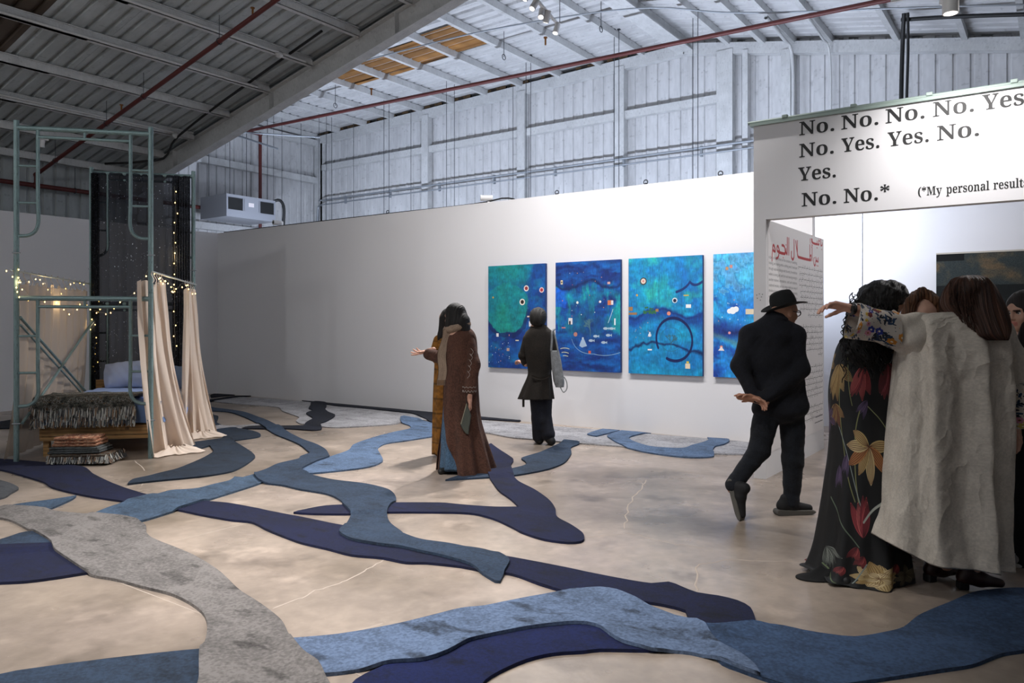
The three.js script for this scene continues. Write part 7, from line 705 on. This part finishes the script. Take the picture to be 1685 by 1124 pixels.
// --- woman facing this way behind the robe ---
{
  const { t, X, Y, p, ring } = person('woman with parted light brown hair looking over the linen shoulder', 1520, 5.3);
  obj('body', [put(headGeo('fair'), p(1517, 516, 0), [0.28, 0.05, 0]), tint(blob([cap(p(1519, 545), p(1520, 700), 0.1, 0.11), cap(p(1508, 700), p(1505, 870), 0.08, 0.045), cap(p(1532, 700), p(1534, 870), 0.08, 0.045)], 0.02, 0.03), SKIN.fair), put(handGeo('fair', [0.5, 0.5, 0.5, 0.5]), p(1500, 660, 0.12), [0, 0, -1.5])], skinMat, t);
  obj('dress', [loft([ring(550, 1498, 1540, -0.08, 0.08), ring(565, 1487, 1553, -0.1, 0.12), ring(600, 1486, 1554, -0.12, 0.13), ring(700, 1484, 1556, -0.14, 0.14), ring(800, 1482, 1558, -0.16, 0.16), ring(880, 1480, 1560, -0.18, 0.18)], { n: 48 })], cloth('#16181d'), t);
  for (const [a, b, c] of [[p(1492, 568), p(1484, 620, 0.02), p(1500, 655, 0.12)], [p(1548, 568), p(1556, 620, 0.02), p(1546, 655, 0.12)]]) obj('sleeve', [blob([cap(a, b, 0.058, 0.05), cap(b, c, 0.05, 0.042)], 0.012, 0.03)], cloth('#16181d'), t);
  const hm = hairMat('#6a4428', 506, { roughness: 0.6 }); obj('hair', [blob([ell(p(1518, 503, -0.05), [0.118, 0.118, 0.1]), cap(p(1497, 497, 0.03), p(1488, 545, 0.04), 0.042, 0.045), cap(p(1539, 497, 0.03), p(1549, 548, 0.04), 0.042, 0.045), cap(p(1517, 481, 0.035), p(1498, 496, 0.06), 0.032, 0.03), cap(p(1519, 481, 0.035), p(1538, 496, 0.06), 0.032, 0.03)], 0.007, 0.025, { disp: (x, y, z) => 0.003 * Math.sin(x * 260 + 8 * fbm(x * 20, y * 12, 2, 51)) + 0.004 * (fbm(x * 50, y * 10, 2, 52) - 0.5) })], hm, t);
  for (const u of [1493, 1533]) obj('shoe', [blob([cap([X(u), 0.035, 0.0], [X(u), 0.03, 0.14], 0.036, 0.03)], 0.012, 0.02)], mat({ color: srgb('#8a8a8c'), roughness: 0.3, metalness: 0.6 }), t);
}
// --- smiling woman in dark clothes at the end of the group ---
{
  const { t, X, Y, p, ring } = person('smiling woman with dark wavy hair in dark clothes and grey sneakers facing the group', 1690, 4.75);
  obj('body', [put(headGeo('fair'), p(1686, 515, 0.02), [0.05, -1.35, 0]), tint(blob([cap(p(1700, 560), p(1700, 700), 0.1, 0.11), cap(p(1685, 720), p(1680, 915), 0.085, 0.05), cap(p(1715, 720), p(1716, 915), 0.085, 0.05), cap(p(1692, 540), p(1698, 560), 0.05, 0.06)], 0.02, 0.03), SKIN.fair), put(handGeo('fair', [0.5, 0.5, 0.5, 0.5]), p(1735, 706, 0.05), [0, 0, -1.5]), put(handGeo('fair', [0.5, 0.5, 0.5, 0.5]), p(1672, 703, 0.1), [0, 0, -1.5])], skinMat, t);
  obj('top', [loft([ring(553, 1685, 1716, -0.08, 0.08), ring(568, 1668, 1732, -0.11, 0.12), ring(610, 1662, 1738, -0.14, 0.15), ring(700, 1662, 1736, -0.14, 0.15), ring(750, 1660, 1738, -0.15, 0.15)], { n: 60, fold: (th, tt) => 0.008 * Math.sin(th * 6 + tt * 5) })], cloth('#0d0f14'), t);
  for (const [a, b, c] of [[p(1676, 575, 0), p(1668, 640, 0.02), p(1672, 695, 0.1)], [p(1724, 575, 0), p(1734, 640, 0), p(1735, 698, 0.05)]]) obj('sleeve', [blob([cap(a, b, 0.062, 0.052), cap(b, c, 0.052, 0.042)], 0.011, 0.03, { disp: (x, y) => 0.006 * (fbm(x * 16, y * 20, 2, 64) - 0.5) })], cloth('#0d0f14'), t);
  obj('trousers', [blob([cap(p(1684, 735), p(1678, 918), 0.12, 0.1), cap(p(1717, 735), p(1718, 918), 0.12, 0.1)], 0.014, 0.03, { disp: (x, y) => 0.008 * (fbm(x * 12, y * 12, 3, 61) - 0.5) })], cloth('#12151c'), t);
  const hm = hairMat('#1d1411', 507); obj('hair', [blob([ell(p(1690, 503, 0.02), [0.108, 0.1, 0.115]), ell(p(1700, 522, 0.02), [0.075, 0.11, 0.09]), cap(p(1692, 535, 0.08), p(1676, 585, 0.12), 0.04, 0.035), cap(p(1704, 535, -0.02), p(1710, 590, -0.02), 0.08, 0.06)], 0.008, 0.03, { disp: (x, y, z) => 0.014 * (fbm(x * 30 + z * 18, y * 10, 3, 62) - 0.5) }), ...strands(24, (k, f) => [X(1690) - 0.035 * f - 0.02 + 0.02 * Math.sin(f * 9 + k) + 0.03 * (hash(k, 1, 63) - 0.5), Y(525) - 0.26 * f * (0.7 + 0.3 * hash(k, 2, 63)), 0.09 + 0.05 * f + 0.02 * Math.cos(f * 9 + k)], 0.003, 4, 14)], hm, t);
  const sn = mat({ color: srgb('#8a8a8a'), roughness: 0.8 }); for (const [u, z] of [[1672, 0.03], [1718, -0.05]]) { const s = obj('sneaker', [blob([cap([X(u) + 0.05, 0.055, z], [X(u) - 0.02, 0.055, z], 0.045, 0.045), cap([X(u) - 0.02, 0.05, z], [X(u) - 0.11, 0.042, z + 0.02], 0.045, 0.034)], 0.009, 0.03)], sn, t); obj('sole', [rbox(0.27, 0.025, 0.095, 0.012, X(u) - 0.035, 0.0125, z + 0.01)], mat({ color: srgb('#b8b8b6'), roughness: 0.8 }), s); obj('laces', [0, 1, 2].map(k => rod([X(u) - 0.01 - k * 0.02, 0.094 - k * 0.006, z - 0.02], [X(u) - 0.01 - k * 0.02, 0.094 - k * 0.006, z + 0.04], 0.0035, 5)), mat({ color: srgb('#d8d8d8') }), s); }
}
track('white track with five spot heads under the far roof', [-5.45, 5.75, -7.75, 1.1], [-5.85, 5.75, -9.35, 0.95], [
  [-5.57, 5.62, -8.05, [-8.2, 0, -6.2], 230, 34], [-5.62, 5.6, -8.3, [-6.3, 0, -4.6], 240, 32], [-5.68, 5.6, -8.6, [-4.4, 0, -5.2], 230, 32], [-5.7, 5.58, -8.75, [-7.4, 1.4, -9.5], 50, 40], [-5.8, 5.58, -9.15, [-6.3, 0, -7.0], 170, 36]]);
track('unseen white track with five spot heads placed to wash the painted wall', [-8.6, 5.9, -5.6, 0.4], [-2.2, 5.9, -6.9, 1.5], [  // out of view, placed to light the partition and its paintings
  [-8.4, 5.75, -5.65, [-9.8, 1.6, -9.5], 50, 44], [-6.8, 5.75, -6.1, [-7.2, 1.6, -9.5], 80, 42], [-5.4, 5.75, -6.3, [-5.4, 1.7, -9.5], 135, 40], [-4.0, 5.75, -6.6, [-4.0, 1.8, -9.5], 140, 40], [-2.8, 5.75, -6.8, [-3.0, 1.8, -9.5], 140, 40]]);
track('unseen white track with four spot heads placed to light the open floor', [-5.2, 6.1, -1.2, 0.75], [-1.2, 6.1, -1.8, 1.5], [  // out of view overhead, placed for the bright middle of the floor
  [-5.0, 5.95, -1.25, [-5.0, 0, -3.0], 250, 34], [-3.8, 5.95, -1.4, [-3.6, 0, -2.6], 260, 32], [-2.6, 5.95, -1.6, [-3.2, 0, -3.6], 190, 30], [-1.4, 5.95, -1.75, [-3.4, 0, -5.4], 100, 30]]);
track('unseen white track with three spot heads placed to light the room beyond', [-1.5, 5.0, -9.2, 1.3], [2.2, 5.0, -9.2, 0.4], [  // unseen lamps, placed to light the far room, wall text and group
  [-1.0, 4.85, -9.2, [-1.6, 1.2, -11.6], 24, 46], [0.2, 4.85, -9.0, [-2.2, 1.3, -8.3], 70, 40], [1.5, 4.85, -9.2, [-0.4, 0, -5.6], 110, 40]]);
{ // cylinder lamp in front of the header
  const t = thing('cylinder_lamp', 'white cylinder spotlight hanging in front of the lettered header', 'spotlight', [-0.65, 3.75, -6.4]);
  obj('housing', [rod([0, 0, 0], [0, 0.2, 0], 0.055, 20)], M.whitePlastic, t); obj('lamp_glow', [rod([0, -0.002, 0], [0, 0.0, 0], 0.045, 20)], glow, t); obj('stem', [rod([0, 0.2, 0], [0, 3.9, 0], 0.008, 8), rbox(0.08, 0.12, 0.08, 0.01, 0, 0.28, 0)], M.whitePlastic, t);
  spot([-0.65, 3.73, -6.4], [-0.62, 2.7, -7.35], 62, 56, NEUT, 3);
}
for (const [x, y, z, n, l] of [[-12.6, 4.2, 0.6, 9, 'over the aisle beside the scaffold bed'], [-4.8, 5.2, 1.6, 30, 'over the middle of the hall']]) {  // added fill: globe lamps out of view that brighten the left wall and ceiling
  const t = thing('added_fill_lamp', 'added frosted globe fill lamp hanging ' + l, 'lamp', [x, y, z]);
  obj('fill_globe', [ball(0.17, 0, 0, 0, 1, 1, 1, 32, 20)], mat({ color: srgb('#ffffff'), emissive: srgb('#fff2e6'), emissiveIntensity: 3 }), t); obj('cap', [rod([0, 0.15, 0], [0, 0.22, 0], 0.06, 16)], M.whitePlastic, t); obj('hanger', [rod([0, 0.2, 0], [0, yP(x) - y + 0.17, 0], 0.006, 6)], M.wire, t);
  const p = new THREE.PointLight(GLOBE_FILL, n, 0, 2); p.position.set(x, y, z); p.castShadow = true; p.shadow.radius = 8; scene.add(p);
}
{ const t = thing('purlin_spotlight', 'small dark spotlight clipped below a hall purlin above the scaffold', 'spotlight', [-14.93, yP(-14.93) - 0.2, -6.3]); obj('housing', [rod([0, 0, 0], [0, 0.13, 0], 0.04, 14)], M.whitePlastic, t); obj('bracket', [rbox(0.06, 0.07, 0.2, 0.008, 0, 0.17, 0)], M.whitePlastic, t); }
// unseen cool tube lamps, placed behind the white wall to light the far sheeting
for (const x of [-13.2, -9.6, -6.0, -3.4]) {
  const t = thing('unseen_tube_light', 'unseen cool white tube lamp behind the long white wall, lighting the far sheeting', 'lamp', [x, 2.6, -9.7], 0, 'unseen tube lamps behind the white wall');
  obj('batten', [rbox(1.5, 0.06, 0.07, 0.01, 0, 0, 0.02)], M.whitePlastic, t); obj('unseen_lamp_tube', [rod([-0.72, 0, -0.04], [0.72, 0, -0.04], 0.016, 10)], mat({ color: srgb('#ffffff'), emissive: COOL, emissiveIntensity: 6 }), t);
  area([x, 2.62, -9.78], [x, 5.0, -12.5], 1.44, 0.06, 600, COOL);
}
renderer.render(scene, camera);
